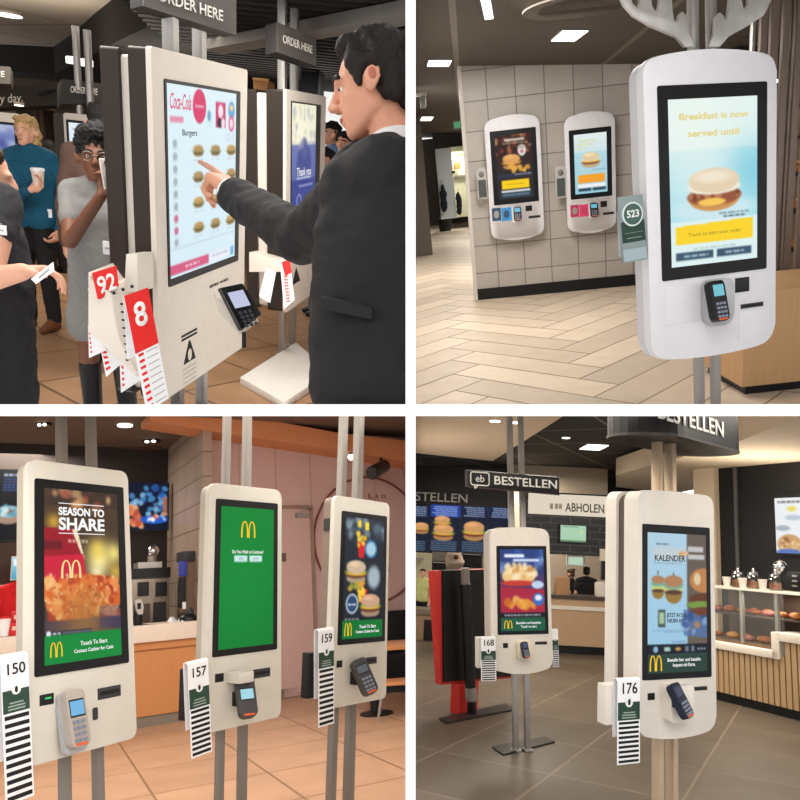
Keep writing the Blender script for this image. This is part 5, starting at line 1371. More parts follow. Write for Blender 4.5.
    rm = mat('ring_brown', (120, 66, 54), .6)
    b = B(); b.tube([Wl.M @ Vector((cx + rr * math.cos(i * math.pi / 40), -.02, cz + rr * math.sin(i * math.pi / 40))) for i in range(81)], .016, 6); b.done('ring', rm, t, space='room')
    Wl.say(t, 'L i n', 377, 496, 5, -.02, rm, width=17); Wl.box((386.5, 566, 389, 572), -.02, 0).done('mark', rm, t, space='room')
    c = Wl.pt(379, 470, -.5); t = thing(R, 'spot_lamp', 'black cylinder spotlight mounted under the orange fascia', 'light', c)
    b = B(); b.cyl(Wl.pt(384, 466, -.5), Wl.pt(372, 473, -.8), .1, n=20); b.done('can', black, t, smooth=True, space='room')
    b = B(); b.cyl(Wl.pt(381, 462, -.5), Wl.pt(381, 452, -.4), .025); b.done('stem', dark_grey, t, space='room'); b = B(); b.cyl(Wl.pt(372, 473, -.8), Wl.pt(371.5, 473.3, -.82), .085, n=20); b.done('lens', dark_grey, t, space='room')
    c = Wl.pt(351, 457, -.45); t = thing(R, 'small_spot', 'tiny bright spotlight by the posts of the third kiosk', 'light', c)
    b = B(); b.ell(c, .05); b.done('bulb', lamp_lit, t, smooth=True, space='room'); b = B(); b.cyl(c + Vector((0, 0, .03)), c + Vector((0, 0, .12)), .03); b.done('holder', black, t, space='room')
    # ceiling lamps over the counter
    for u0, v0, u1, v1, lab in ((37, 420, 51, 426, 'twin downlight nearest the top left corner'), (38, 448.5, 52, 454.5, 'twin downlight just above the first kiosk'), (143, 436.5, 160, 443, 'twin downlight right of the bright lamp'), (125, 461, 138.5, 466, 'lowest twin downlight, beside the top of the first kiosk')):
        c = R.zp((u0 + u1) / 2, (v0 + v1) / 2, zcl); t = thing(R, 'twin_downlight', lab, 'light', c)
        a, e = R.zp(u0, (v0 + v1) / 2, zcl), R.zp(u1, (v0 + v1) / 2, zcl); w_ = (e.x - a.x)
        b = B(); b.box(c.x - w_ / 2, c.x + w_ / 2, c.y - w_ * .3, c.y + w_ * .3, zcl - .03, zcl); b.done('housing', black, t, space='room')
        for sg in (-.22, .22):
            b = B(); b.ell((c.x + sg * w_, c.y - .05, zcl - .035), (w_ * .15, w_ * .15, .02)); b.done('bulb', lamp_lit, t, smooth=True, space='room')
    c = R.zp(125, 424, zcl); t = thing(R, 'ceiling_light', 'big bright ceiling lamp above the first kiosk', 'light', c)
    a, e = R.zp(117, 424, zcl), R.zp(133, 424, zcl); r_ = (e.x - a.x) / 2
    b = B(); b.lathe([(r_, -.03), (r_, 0)], c); b.done('diffuser', lamp_lit, t, space='room'); b = B(); b.lathe([(r_ * 1.15, -.015), (r_ * 1.15, 0)], c); b.done('rim', wp, t, space='room')
    c = R.zp(140, 449, zcl); t = thing(R, 'ceiling_vent', 'flat brown vent in the ceiling beside the first kiosk', 'vent', c)
    b = B(); b.lathe([(.35, -.02), (.35, 0)], c); b.done('plate', mat('vent_brown', (104, 78, 66), .7), t, space='room'); b = B(); b.lathe([(.2, -.03), (.2, -.02)], c); b.done('core', mat('vent_brown2', (90, 66, 56), .7), t, space='room')
    # menu boards
    def board(lab, r, y, pic):
        t = C.thing('menu_board', lab, 'menu board', (r[0] + r[2]) / 2, r[3], y)
        C.box((r[0] - 1, r[1] - 1, r[2] + 1, r[3] + 1), y + .01, y + .1).done('case', black, t, space='room')
        C.pic(pic, t, r, y)
    m1 = Pic(50, 70, (14, 16, 26)); m1.words(.05, .1, .45, .03, (170, 200, 240), .9, 1); m1.words(.55, .05, .95, .04, (200, 220, 250), .9, 2); 
    for i in range(5): m1.words(.55, .12 + .04 * i, .95, .02, (70, 120, 210), .9, 3 + i); m1.words(.02, .15 + .05 * i, .4, .02, (60, 110, 200), .9, 13 + i)
    m1.ell(.7, .66, .3, .17, (170, 140, 120)); m1.ell(.7, .60, .3, .12, (150, 190, 200)); m1.spots(14, .45, .54, .95, .64, .04, .08, [(90, 170, 190), (220, 230, 230), (120, 90, 80)], 5); m1.ell(.1, .85, .1, .1, (120, 180, 210), .8)
    board('dark menu board with blue lettering and a bowl at the left edge', (-24, 470, 23, 540), 1.9, m1)
    m2 = Pic(56, 60, (12, 22, 44)); m2.spots(26, .2, .05, .95, .6, .04, .1, [(80, 150, 210), (150, 200, 235), (40, 90, 170)], 3, .8); m2.spots(40, .0, .5, .42, .95, .04, .1, [(214, 120, 80), (236, 170, 120), (190, 80, 60)], 6); m2.ell(.7, .78, .3, .1, (30, 90, 200)); m2.spots(16, .5, .65, .95, .8, .03, .08, [(235, 240, 240), (120, 190, 230), (190, 60, 50)], 8); m2.rect(.88, .3, .98, .72, (190, 110, 80), .8)
    board('lit menu board of fried chicken beside the tiled wall', (122, 483, 168, 530), 1.9, m2)
    t = C.thing('order_screen', 'small bright white and blue screen behind the staff member in red', 'screen', 18, 578, 1.2)
    C.box((11, 556, 27, 580), 1.2, 1.26).done('case', wp, t, space='room'); pq = Pic(20, 30, (190, 226, 240), (70, 160, 200)); pq.rect(.1, .1, .9, .4, (240, 246, 250)); C.pic(pq, t, (12, 557, 26, 579), 1.195)
    t = C.thing('wall_cabinet', 'dark cabinet on the back wall under the left menu board', 'cabinet', 8, 575, 1.7); C.box((-20, 543, 27, 640), 1.7, 2.2).done('body', mat('cabinet_brown', (70, 50, 42), .6), t, space='room'); C.box((-18, 585, 12, 587), 1.68, 1.7).done('shelf', steel, t, space='room')
    # machines on the counter behind
    t = C.thing('coffee_machine', 'steel and black coffee machine beyond the counter', 'coffee machine', 150, 625, 1.1, base=zt - .05)
    stl = mat('machine_steel', (150, 138, 126), .35, metal=.4)
    C.box((131, 568, 170, 626), 1.1, 1.6).done('body', stl, t, space='room', bevel=.02)
    C.box((131, 568, 170.5, 578), 1.06, 1.2).done('top_panel', black, t, space='room'); C.box((138, 582, 149, 596), 1.06, 1.2).done('group_head', black, t, space='room'); C.box((156, 582, 167, 596), 1.06, 1.2).done('group_head', black, t, space='room')
    C.box((154, 602, 166, 622), 1.06, 1.2).done('drip_bay', mat('bay_dark', (40, 34, 32), .5), t, space='room'); C.box((134, 604, 150, 622), 1.06, 1.2).done('drip_bay', mat('bay_brown', (80, 66, 56), .5), t, space='room')
    b = B(); b.ell(C.pt(153, 551, 1.3), .085); b.done('hopper', chrome, t, smooth=True, space='room'); b = B(); b.cyl(C.pt(152, 556, 1.3), C.pt(152, 568, 1.3), .06); b.done('hopper_neck', stl, t, space='room'); C.box((138, 562, 162, 568), 1.1, 1.4).done('cup_rail', steel, t, space='room')
    t = C.thing('drink_dispenser', 'brown drink dispenser with a blue mark at the tiled wall', 'dispenser', 188, 610, .5, base=zt)
    C.box((182, 551, 197, 561), .5, .8).done('head', dark_grey, t, space='room', bevel=.01); C.box((184, 561, 196, 612), .55, .8).done('column', mat('dispenser_brown', (120, 96, 80), .5), t, space='room'); C.box((180, 561, 187, 576), .48, .56).done('blue_badge', mat('badge_blue', (50, 60, 160), .4), t, space='room', bevel=.01); C.box((180, 577, 186, 608), .5, .6).done('spout_panel', black, t, space='room'); C.box((183, 602, 186, 609), .46, .5).done('cup_mark', white_card, t, space='room')
    t = C.thing('card_terminal', 'white and black payment terminal standing on the worktop', 'payment terminal', 140, 628, .25, base=zt)
    b = B(); b.cyl(C.pt(138, 627, .25), C.pt(138, 612, .25), .05); b.done('stand', black, t, space='room'); b = B(); b.slab([C.pt(u, v, .2) for u, v in ((135, 600), (141, 599), (144, 606), (143, 614), (138, 615), (136, 608))], C.M.to_3x3() @ Vector((0, .05, 0))); b.done('head', mat('terminal_grey', (190, 184, 178), .4), t, space='room', bevel=.006); C.box((134, 627, 150, 630), .1, .4).done('foot', black, t, space='room'); C.box((137.5, 603, 141, 609), .18, .2).done('display', black, t, space='room')
    t = C.thing('tape_dispenser', 'low black dome on the end of the worktop', 'dispenser', 190, 623, .3, base=zt); b = B(); b.ell(C.pt(188, 620, .3), (.13, .1, .09)); b.done('dome', black, t, smooth=True, space='room'); b = B(); b.ell(C.pt(190, 613.5, .3), (.05, .05, .08)); b.done('knob', dark_grey, t, smooth=True, space='room')
    for i, (u, v) in enumerate(((171, 621), (181, 621))):
        t = C.thing('folded_napkin', 'white folded napkin on the worktop' + (' near the coffee machine' if i == 0 else ' beside the black dome'), 'napkin', u, v, .3, base=zt); b = B(); b.slab([C.pt(u - 4, v + 1, .3), C.pt(u - 1, v - 4, .3), C.pt(u + 4, v + 1, .25)], (0, .12, 0)); b.done('sheet', white_card, t, space='room'); b = B(); b.slab([C.pt(u - 2, v + 1.5, .22), C.pt(u + 1, v - 1, .25), C.pt(u + 5, v + 1.5, .2)], (0, .04, 0)); b.done('fold', white_card, t, space='room')
    redm = mat('box_red', (206, 40, 40), .5)
    for i, r in enumerate(((9, 622, 28, 636), (11, 611, 27, 621))):
        t = C.thing('carton', ('red carton on the counter beside the first kiosk', 'small red and white carton stacked on the red carton')[i], 'box', 18, r[3], .3); C.box(r, .3, .55).done('box', redm, t, space='room', bevel=.006); C.box((r[0] + 3, r[1] + 4, r[2] - 3, r[1] + 8), .295, .3).done('label_band', mat('band_pale', (226, 190, 170), .6), t, space='room')
    t = C.thing('paper_cup', 'white cup on the counter at the left edge', 'cup', 3, 636, .3, base=zt); c = C.pt(3, 636, .3); c.z = zt + .004; b = B(); b.lathe([(.05, 0), (.07, .2)], c); b.done('cup', white_card, t, smooth=True, space='room'); b = B(); b.lathe([(.073, .19), (.073, .21)], c); b.done('rim', redm, t, space='room')
    # staff member in red
    c = C.pt(22, 572, 1.3)
    person(R, c, c.z / .93, R_(215), 'staff member in a red shirt behind the counter at the left edge', dict(skin=mat('skin_tan', (170, 116, 88), .5), hair=mat('hair_dark', (26, 22, 21), .7), top=(mat('red_shirt', (212, 30, 34), .8, bump=.2, scale=30), .6), legs=mat('black_cloth', (26, 25, 27)), shoes=black), arms=[((-.0, .16, .66), (.12, .12, .55)), ((.0, -.16, .66), (.12, -.12, .55))], hairstyle=hair_short, voxel=.014)

    # ---------------- kiosks
    green = (0, 132, 52)
    k1 = Kiosk(R, 'bl1', 'white ordering kiosk with the SEASON TO SHARE screen, first of the row of three', [(22.5, 459.5), (131, 471), (133.5, 744), (34, 759)])
    k1.panel(wp, .035, .03, .03); k1.shell(shell_m, .028, .075, .006)
    a = Pic(96, 176, (66, 48, 40), (60, 50, 60))
    a.spots(16, 0, 0, 1, .12, .03, .08, [(150, 60, 50), (200, 120, 70), (90, 60, 40), (236, 190, 130)], 3, .6, 4); a.rect(.0, .1, 1, .55, (86, 66, 40), .5)
    a.glow(.72, .42, .16, (255, 240, 160)); a.glow(.7, .36, .12, (240, 210, 90), .9); a.glow(.93, .38, .12, (250, 230, 130), .9); a.glow(.95, .5, .1, (230, 190, 70), .8); a.glow(.12, .2, .09, (236, 180, 60), .8); a.glow(.68, .5, .1, (255, 246, 190), .9)
    a.poly([(.0, .235), (.4, .235), (.52, .52), (.0, .52)], (156, 22, 40)); a.rect(0, .31, .22, .36, (90, 20, 30), .7); a.poly([(.35, .24), (.42, .24), (.52, .42), (.5, .42)], (240, 225, 190)); a.poly([(0, .40), (.5, .385), (.55, .62), (0, .62)], (206, 30, 60)); a.words(.3, .3, .56, .02, (240, 220, 190), .7, 4)
    a.spots(230, .02, .53, .98, .76, .03, .075, [(216, 100, 40), (240, 150, 80), (196, 70, 30), (250, 190, 120), (176, 50, 30), (232, 120, 60)], 11, .85, 1.0); a.spots(60, .05, .5, .95, .74, .008, .02, [(255, 224, 170), (250, 200, 140), (150, 40, 24)], 12, .8, 1.0); a.glow(.45, .7, .25, (255, 170, 80), .35)
    a.rect(0, .765, 1, .845, (66, 56, 70)); a.glow(.5, .78, .35, (170, 120, 60), .7); a.rect(.7, .7, 1, .83, (40, 44, 110), .35); a.rect(0, .825, .6, .845, (30, 30, 50)); a.ell(.05, .835, .03, .03, (235, 238, 240)); a.words(.1, .83, .2, .012, (230, 232, 236), .9, 4); a.rect(.22, .833, .6, .838, (180, 180, 190))
    a.rect(0, .845, 1, 1, (0, 136, 56))
    k1.screen(a, (.038, .038, .035, .035))
    k1.say('SEASON TO', .49, .135, .085, width=.62, bold=.035); k1.say('SHARE', .49, .212, .135, width=.62, bold=.03)
    for fy in (.085, .265):
        b = B(); q = k1.at(.49, fy); w_ = (k1.sx1 - k1.sx0) * .31; b.box(q.x - w_, q.x + w_, -.0063, -.0055, q.z - .0015, q.z + .0015); b.done('rule', white_lit, k1.s)
    k1.say('Touch To Start', .62, .905, .045, width=.36, bold=.012); k1.say('Contact Cashier for Cash', .62, .945, .038, width=.52, bold=.012)
    sw = k1.sx1 - k1.sx0
    arches(k1.s, gold_lit, k1.at(.14, .922), X3, Z3, .15 * sw, .155 * sw, thick=.0004)
    arches(k1.s, emit('cream_lit', (250, 220, 150), 1.0), k1.at(.335, .475), X3, Z3, .26 * sw, .2 * sw, name='printed_logo', thick=.0004)
    k1.posts([((63, 74, 775), (51, 65, 435)), ((92.5, 103, 775), (84.5, 97.5, 435))], .055, zcl, gpost)
    k1.window((39.5, 694, 53.5, 705)); b = B(); q = k1.px(48.5, 698, -.005); b.box(q[0] - .012, q[0] + .012, -.005, -.002, q[1] - .003, q[1] + .003); b.done('green_light', emit('led_green', (60, 220, 110), 1.0), k1.t)
    k1.slot((97.5, 686.5, 120.5, 698)); b = B(); q = k1.rect(92.5, 707.5, 97.5, 720); b.prism(rrect(q[0], q[1], q[2], q[3], .006), -.003, .004); b.done('key_lock', dark_grey, k1.t)
    card_reader(k1, 75, 719, .085, .205, .035, mat('reader_silver', (170, 160, 150), .4), 10, 4, (120, 190, 236), mat('silver_plastic', (176, 176, 180)), scr_frac=(.55, .80), depth=.035)
    k2 = Kiosk(R, 'bl2', 'white ordering kiosk with the plain green screen, middle of the row of three', [(204, 480.5), (284, 491.5), (278.5, 719), (209, 731)])
    k2.panel(wp, .045, .03, .03); k2.shell(shell_m, .028, .075, .006)
    a = Pic(80, 150, (0, 132, 50), (0, 120, 46)); a.glow(.3, .6, .8, (8, 146, 60), .5); a.rect(.25, .352, .49, .398, (214, 236, 238)); a.rect(.53, .352, .77, .398, (214, 236, 238)); a.words(.33, .37, .42, .012, (130, 180, 170), .9, 2); a.words(.6, .37, .7, .012, (130, 180, 170), .9, 3)
    k2.screen(a, (.03, .03, .035, .03)); sw = k2.sx1 - k2.sx0
    arches(k2.s, gold_lit, k2.at(.5, .16), X3, Z3, .27 * sw, .24 * sw, thick=.0004)
    k2.say('Do You Wish to Continue?', .5, .327, .046, width=.58, bold=.012)
    k2.posts([((216, 226, 765), (220, 230, 450)), ((236, 247, 765), (242, 252.5, 450))], .055, zcl, gpost)
    k2.window((215, 673.5, 223.5, 682)); k2.slot((253, 668.5, 270, 677.5))
    card_reader(k2, 246, 697, .085, .19, .04, mat('reader_dark', (66, 64, 64), .45), 24, -22, (170, 222, 236), depth=.07, keys=False, scr_frac=(.42, .66)); q = k2.px(242, 678, -.06); b = B(); b.box(q[0] - .05, q[0] + .04, -.10, .0, q[1] - .02, q[1] + .03); b.done('reader_top', wp, k2.t, bevel=.008)
    k3 = Kiosk(R, 'bl3', 'white ordering kiosk with burgers on a dark screen, last of the row of three', [(328, 496), (392, 502), (383.5, 699.5), (335, 707)])
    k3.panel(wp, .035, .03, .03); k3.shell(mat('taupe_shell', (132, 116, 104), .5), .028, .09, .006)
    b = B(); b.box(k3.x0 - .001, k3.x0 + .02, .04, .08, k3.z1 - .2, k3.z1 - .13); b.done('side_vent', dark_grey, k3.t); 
    a = Pic(60, 124, (40, 46, 56), (28, 34, 44)); a.spots(30, 0, .02, 1, .2, .04, .12, [(170, 190, 200), (90, 110, 130), (60, 70, 84)], 4, .6, 4); a.rect(.32, .02, .4, .08, (250, 210, 40)); a.rect(.5, .03, .6, .1, (246, 220, 60)); a.poly([(.3, .2), (.52, .2), (.48, .34), (.36, .34)], (210, 40, 40)); a.spots(16, .3, .13, .52, .24, .02, .05, [(250, 210, 70), (240, 190, 50)], 5)
    a.ell(.66, .26, .16, .16, (70, 130, 180)); a.ell(.66, .26, .12, .12, (170, 205, 220)); a.burger(.3, .46, .5, (206, 180, 150), (110, 70, 46), (150, 160, 60)); a.ell(.75, .50, .16, .2, (180, 195, 205), .9, 5); a.spots(10, .12, .54, .5, .6, .04, .07, [(230, 160, 60), (140, 160, 60)], 8)
    a.poly([(.36, .62), (.6, .6), (.56, .72), (.4, .72)], (200, 40, 40)); a.spots(10, .3, .6, .5, .7, .03, .06, [(250, 210, 70)], 9); a.burger(.68, .74, .5, (200, 160, 130), (100, 60, 40), (130, 170, 60)); a.ell(.22, .72, .15, .17, (200, 214, 220)); a.ell(.22, .72, .12, .14, (40, 70, 110)); a.words(.12, .72, .32, .015, (230, 235, 240), .9, 2)
    a.rect(0, .83, 1, .855, (24, 26, 34)); a.words(.05, .84, .4, .01, (200, 205, 210), .9, 5); a.rect(0, .855, 1, 1, (0, 116, 50))
    k3.screen(a, (.03, .03, .03, .03)); sw = k3.sx1 - k3.sx0
    arches(k3.s, gold_lit, k3.at(.14, .925), X3, Z3, .17 * sw, .2 * sw, thick=.0004); k3.say('Touch To Start', .62, .91, .05, width=.42, bold=.012); k3.say('Contact Cashier for Cash', .62, .95, .042, width=.58, bold=.012)
    k3.posts([((325, 335, 750), (338.5, 350, 460)), ((340.5, 352, 750), (355, 367, 460))], .06, zcl, gpost)
    k3.window((336.5, 660.5, 342, 667.5)); k3.slot((366, 657, 376.5, 664))
    card_reader(k3, 364, 677, .09, .2, .045, mat('reader_dark', (66, 64, 64), .45), 24, -28, (90, 96, 100), depth=.08, roll=-18, scr_frac=(.6, .8))
    # table number cards
    def bl_tent(k, lab, top, bot, vh, vg, num, hold, ns=9):
        y = -.03
        a, b_, c, d = k.px(top[0], top[2], y), k.px(top[1], top[2] - .5, y), k.px(bot[0], bot[2], y), k.px(bot[1], bot[2], y)
        w_ = ((b_[0] - a[0]) + (d[0] - c[0])) / 2; x0 = c[0]; um = (top[0] + bot[0]) / 2
        lean = math.degrees(math.atan2(a[0] - c[0], a[1] - c[1]))
        zt_, zb = a[1], c[1]; zh, zg = k.px(um, vh, y)[1], k.px(um, vg, y)[1]
        tent(k, lab, x0, x0 + w_, zt_, zh, zg, zb, y, num, lean=lean, group=None, back=.72, stripes=ns)
        q = k.rect(*hold, .03); b = B(); b.box(q[0], max(q[1], k.x0 + .01), .008, .06, q[2], q[3]); b.done('number_holder', black, k.t, bevel=.004)
    bl_tent(k1, 'folded table number card 150 hanging at the left of the first kiosk', (0.5, 28.5, 655), (6, 33.5, 806), 692, 715, '150', (6, 690, 24, 720), 11)
    bl_tent(k2, 'folded table number card 157 hanging at the left of the middle kiosk', (187.5, 209, 662), (191.5, 211, 759), 690, 710, '157', (183, 668, 200, 719))
    bl_tent(k3, 'folded table number card 159 hanging at the left of the third kiosk', (318.5, 334, 629), (318.5, 334, 728), 653, 669, '159', (305.5, 652, 322, 697), 11)
    # seating at the right
    tw = mat('table_wood', (196, 134, 84), .45); c = R.zp(376.5, 714)
    t = thing(R, 'cafe_table', 'round based wooden table at the right edge behind the third kiosk', 'table', c)
    zz = R.pt(390, 645, R.cam(c)[2]).z
    b = B(); b.lathe([(.19, 0), (.19, .015), (.06, .04)], c); b.done('base', black, t, smooth=True, space='room'); b = B(); b.cyl(c, (c.x, c.y, zz - .04), .07); b.done('pole', black, t, smooth=True, space='room')
    b = B(); b.box(c.x - .25, c.x + .9, c.y - .3, c.y + .5, zz - .05, zz); b.done('tabletop', tw, t, space='room', bevel=.01)
    t = thing(R, 'black_bench', 'black upholstered bench behind the table at the right edge', 'bench', R.zp(400, 690)); c2 = R.zp(398, 690)
    b = B(); b.box(c2.x - .45, c2.x + 1, c2.y + .2, c2.y + .35, .45, 1.05); b.done('backrest', black, t, space='room', bevel=.03); b = B(); b.box(c2.x - .45, c2.x + 1, c2.y - .3, c2.y + .3, .1, .5); b.done('seat', black, t, space='room', bevel=.03); b = B(); b.box(c2.x - .4, c2.x + 1, c2.y - .2, c2.y + .25, 0, .1); b.done('plinth', dark_grey, t, space='room')
    c3 = R.zp(386, 722); t = thing(R, 'stool', 'wooden stool with thin steel legs beside the table', 'stool', c3); zs = R.pt(395, 684, R.cam(c3)[2]).z
    b = B(); b.box(c3.x - .08, c3.x + .5, c3.y, c3.y + .4, zs - .03, zs); b.done('seat', tw, t, space='room', bevel=.008)
    for dx, dy in ((-.06, .02), (.42, .02), (-.06, .36), (.42, .36)):
        b = B(); b.cyl((c3.x + dx - .03, c3.y + dy, 0), (c3.x + dx + .04, c3.y + dy, zs - .03), .012); b.done('leg', steel, t, smooth=True, space='room')
build_bl()
# ================================================================== interior with the BESTELLEN signs
def build_br():
    R = BRR; p = R.pt
    wp = mat('warm_white_panel', (222, 214, 204), 0.4, spec=.4)
    shell_m = mat('beige_shell', (190, 176, 158), .45)
    b = B(); b.box(-4, 10, 1.6, 18, -.1, 0)
    solo(R, 'floor', tile_mat('slate_floor_tiles', (100, 88, 74), (90, 79, 67), (122, 107, 89), .95, .95, .012, .4, rot=R_(30), mottle=.12, spec=.4), b, kind='structure')
    zc = 3.4
    b = B(); b.box(-4, 10, 3, 18, zc, zc + .1)
    solo(R, 'ceiling', tile_mat('ceiling_black', (38, 34, 32), (36, 32, 30), (110, 104, 98), 1.25, 1.25, .022, .8, rot=R_(30), mottle=.05), b, kind='structure')
    Bk = 13.2
    b = B(); b.box(-4, 10, 16.5, 16.6, 0, zc); solo(R, 'wall_back', mat('wall_black2', (28, 26, 26), .7), b, kind='structure')
    beige = mat('soffit_beige', (206, 186, 160), .8)
    zl = 3.05
    P = [R.zp(u, v, zl) for u, v in ((380, 449), (415, 453), (492.5, 461), (562, 417), (600, 392))]
    b = B(); b.slab(P + [Vector((P[-1].x, 3, zl)), Vector((-4, 3, zl)), Vector((-4, P[0].y, zl))], (0, 0, .3)); solo(R, 'ceiling_soffit_west', beige, b, kind='structure')
    P = [R.zp(u, v, zl) for u, v in ((840, 400), (740, 441), (616, 475), (600, 485), (616, 487), (722, 499), (840, 489))]
    b = B(); b.slab([P[0], P[1], P[2], P[4], P[5], P[6]], (0, 0, .3)); solo(R, 'ceiling_soffit_east', beige, b, kind='structure')
    # lamps
    ceiling_square(R, 'square ceiling lamp in the dark grid ceiling above the ABHOLEN sign', 583, 444.5, 605, 449.5, zc)
    ceiling_square(R, 'slim ceiling lamp right of the hanging BESTELLEN sign', 560, 486.5, 571, 489.5, zc)
    ceiling_square(R, 'slim ceiling lamp left of the hanging BESTELLEN sign', 446, 475.5, 462, 479, zc - .2)
    ceiling_square(R, 'square ceiling lamp over the pastry counter beside the near kiosk', 693, 487, 708, 493, zl)
    for u, v, lab in ((566, 437.5, 'tiny round spot in the dark ceiling grid'), (495, 420.5, 'round spot in the beige ceiling left of the far posts'), (517, 422, 'round spot in the beige ceiling by the far posts')):
        Z = zl if u < 560 else zc; c = R.zp(u, v, Z); t = thing(R, 'spot_lamp', lab, 'light', c); r_ = .06
        b = B(); b.lathe([(r_, -.012), (r_, 0)], c, 16); b.done('lens', lamp_lit, t, space='room'); b = B(); b.lathe([(r_ * 1.3, -.006), (r_ * 1.3, 0)], c, 16); b.done('rim', steel, t, space='room')
    c = R.zp(717, 498, zl); t = thing(R, 'dome_camera', 'black dome camera at the corner of the beige ceiling', 'camera', c); b = B(); b.ell(c + Vector((0, 0, -.05)), (.11, .11, .1)); b.done('dome', black, t, smooth=True, space='room'); b = B(); b.lathe([(.12, -.04), (.12, 0)], c); b.done('ring', dark_grey, t, space='room')
    c = R.zp(771, 484, zl); t = thing(R, 'ceiling_slot', 'thin dark slot in the beige ceiling at the right', 'vent', c)
    b = B(); b.box(c.x - .22, c.x + .22, c.y - .1, c.y + .1, zl - .012, zl); b.done('frame', mat('slot_frame', (150, 134, 112), .6), t, space='room'); b = B(); b.box(c.x - .19, c.x + .19, c.y - .05, c.y + .05, zl - .016, zl); b.done('gap', black, t, space='room')

    # order area at the back left: header, menu boards
    V = Pl(R, M=frame_xz(R.yp(415, 600, Bk) * 1.0, (1, -.06, 0)))
    V.M.translation.z = 0; V.Mi = V.M.inverted()
    sil = mat('sign_silver', (196, 192, 186), .5)
    t = V.thing('header_sign', 'black header with silver BESTELLEN letters above the menu boards, cut by the left edge', 'sign', 440, 506, 0); V.box((380, 466, 513, 504), 0, .25).done('board', mat('header_black', (26, 23, 22), .5), t, space='room'); V.say(t, 'BESTELLEN', 434, 497.5, 8.8, -.005, sil, width=67, bold=.01)
    navy = (16, 24, 48)
    def menu(lab, r, seed, big, cols):
        t = V.thing('menu_board', lab, 'menu board', (r[0] + r[2]) / 2, r[3], .02); V.box((r[0], r[1] - .6, r[2], r[3] + .6), .02, .1).done('case', black, t, space='room')
        a = Pic(44, 70, navy, (22, 32, 50)); g = random.Random(seed)
        a.rect(0, 0, 1, .26, cols); 
        for i in range(5): a.words(.05 + g.random() * .2, .03 + .045 * i, .9, .022, (210, 222, 245), .85, seed + i)
        for (cx, cy, w_) in big: a.burger(cx, cy, w_, (206, 150, 96), (120, 66, 44), (120, 160, 70))
        for i in range(5): a.words(.05, .78 + .045 * i, .9, .018, (150, 180, 210), .8, seed * 3 + i)
        V.pic(a, t, (r[0] + .4, r[1], r[2] - .4, r[3]), .015)
    menu('menu board with a wrap and a yellow disc, first from the left edge', (398, 505, 429.3, 551), 3, [(.75, .5, .5)], (20, 30, 60))
    menu('menu board with a blue head and two stacked sandwiches', (429.7, 505, 460.3, 551.5), 7, [(.4, .38, .55), (.45, .6, .7)], (30, 60, 150))
    menu('menu board with one large green lettuce burger', (460.8, 506, 487, 552.5), 13, [(.5, .55, .85)], (18, 30, 62))
    menu('menu board partly hidden by the far white kiosk', (487.4, 507, 514, 553), 19, [(.5, .6, .6)], (18, 34, 70))
    # kitchen below the menus
    t = V.thing('kitchen_counter', 'back counter with wood panels and black gaps at the left edge', 'counter', 425, 672, .2, base=0); V.box((390, 612, 446, 676), .2, .8).done('front', mat('counter_beige', (150, 122, 96), .5), t, space='room'); V.box((423, 620, 434, 676), .18, .3).done('gap_panel', black, t, space='room'); V.box((388, 609, 447, 614), .15, .8).done('worktop', mat('top_grey', (120, 108, 96), .4), t, space='room')
    t = V.thing('kitchen_shelf', 'pale kitchen wall unit lit below the menu boards', 'shelf', 420, 575, 1.6); V.box((388, 552, 431, 612), 1.6, 1.7).done('back', mat('kitchen_pale', (196, 190, 160), .6), t, space='room'); V.box((390, 557, 424, 559), 1.5, 1.65).done('ledge', steel, t, space='room'); V.box((431, 552, 512, 610), 1.65, 1.75).done('grey_panel', mat('kitchen_grey', (120, 112, 102), .6), t, space='room')
    for r, lab in (((432, 561, 446, 570), 'black box on the kitchen shelf behind the red stand'), ((463, 553, 482, 568), 'black monitor back beside the far kiosk')):
        t = V.thing('kitchen_box', lab, 'box', (r[0] + r[2]) / 2, r[3], 1.2); V.box(r, 1.2, 1.4).done('body', black, t, space='room', bevel=.01); V.box((r[0] + 1, r[1] + 1, r[2] - 1, r[1] + 2), 1.19, 1.2).done('edge', steel, t, space='room')
    t = V.thing('paper_bag', 'crumpled pale paper bag on the shelf above the red stand', 'bag', 454, 568, 1.1); organic(t, 'bag', mat('bag_paper', (176, 158, 140), .8), [[(V.pt(449, 563, 1.1), .1), (V.pt(459, 563, 1.1), .1), (V.pt(450, 555, 1.1), .08), (V.pt(458, 556, 1.1), .07)]], .03, 1, wob=.04, wscale=8); b = B(); b.ell(V.pt(456, 557, .95), .05); b.done('mark', mat('mark_brown', (90, 60, 44), .7), t, space='room')
    skin = mat('skin_fair', (206, 156, 130), .5); hb = mat('hair_brown2', (70, 48, 36), .7); hd = mat('hair_dark', (26, 22, 21)); bc = mat('black_cloth', (26, 25, 27))
    c = V.pt(423, 573, .9); person(R, c, c.z / .93, R_(150), 'staff member in a pale yellow green shirt at the left edge', dict(skin=skin, hair=hb, top=(mat('shirt_lime', (190, 190, 130), .8), .5), legs=bc, shoes=black), hairstyle=hair_short, voxel=.016)
    # pick-up counter
    A_ = Pl(R, M=frame_xz(R.yp(540, 640, 12.6) * 1.0, (1, -.03, 0))); A_.M.translation.z = 0; A_.Mi = A_.M.inverted()
    t = A_.thing('header_sign', 'white header with grey ABHOLEN letters over the pick-up counter', 'sign', 575, 520, 0)
    A_.box((529, 495.5, 640, 516), 0, .3).done('board', emit('header_glow', (232, 220, 200), .9), t, space='room', label='back-lit board'); g_ = mat('letters_grey', (96, 88, 80), .6); A_.say(t, 'ABHOLEN', 585, 508.5, 8.5, -.006, g_, width=39, bold=.015)
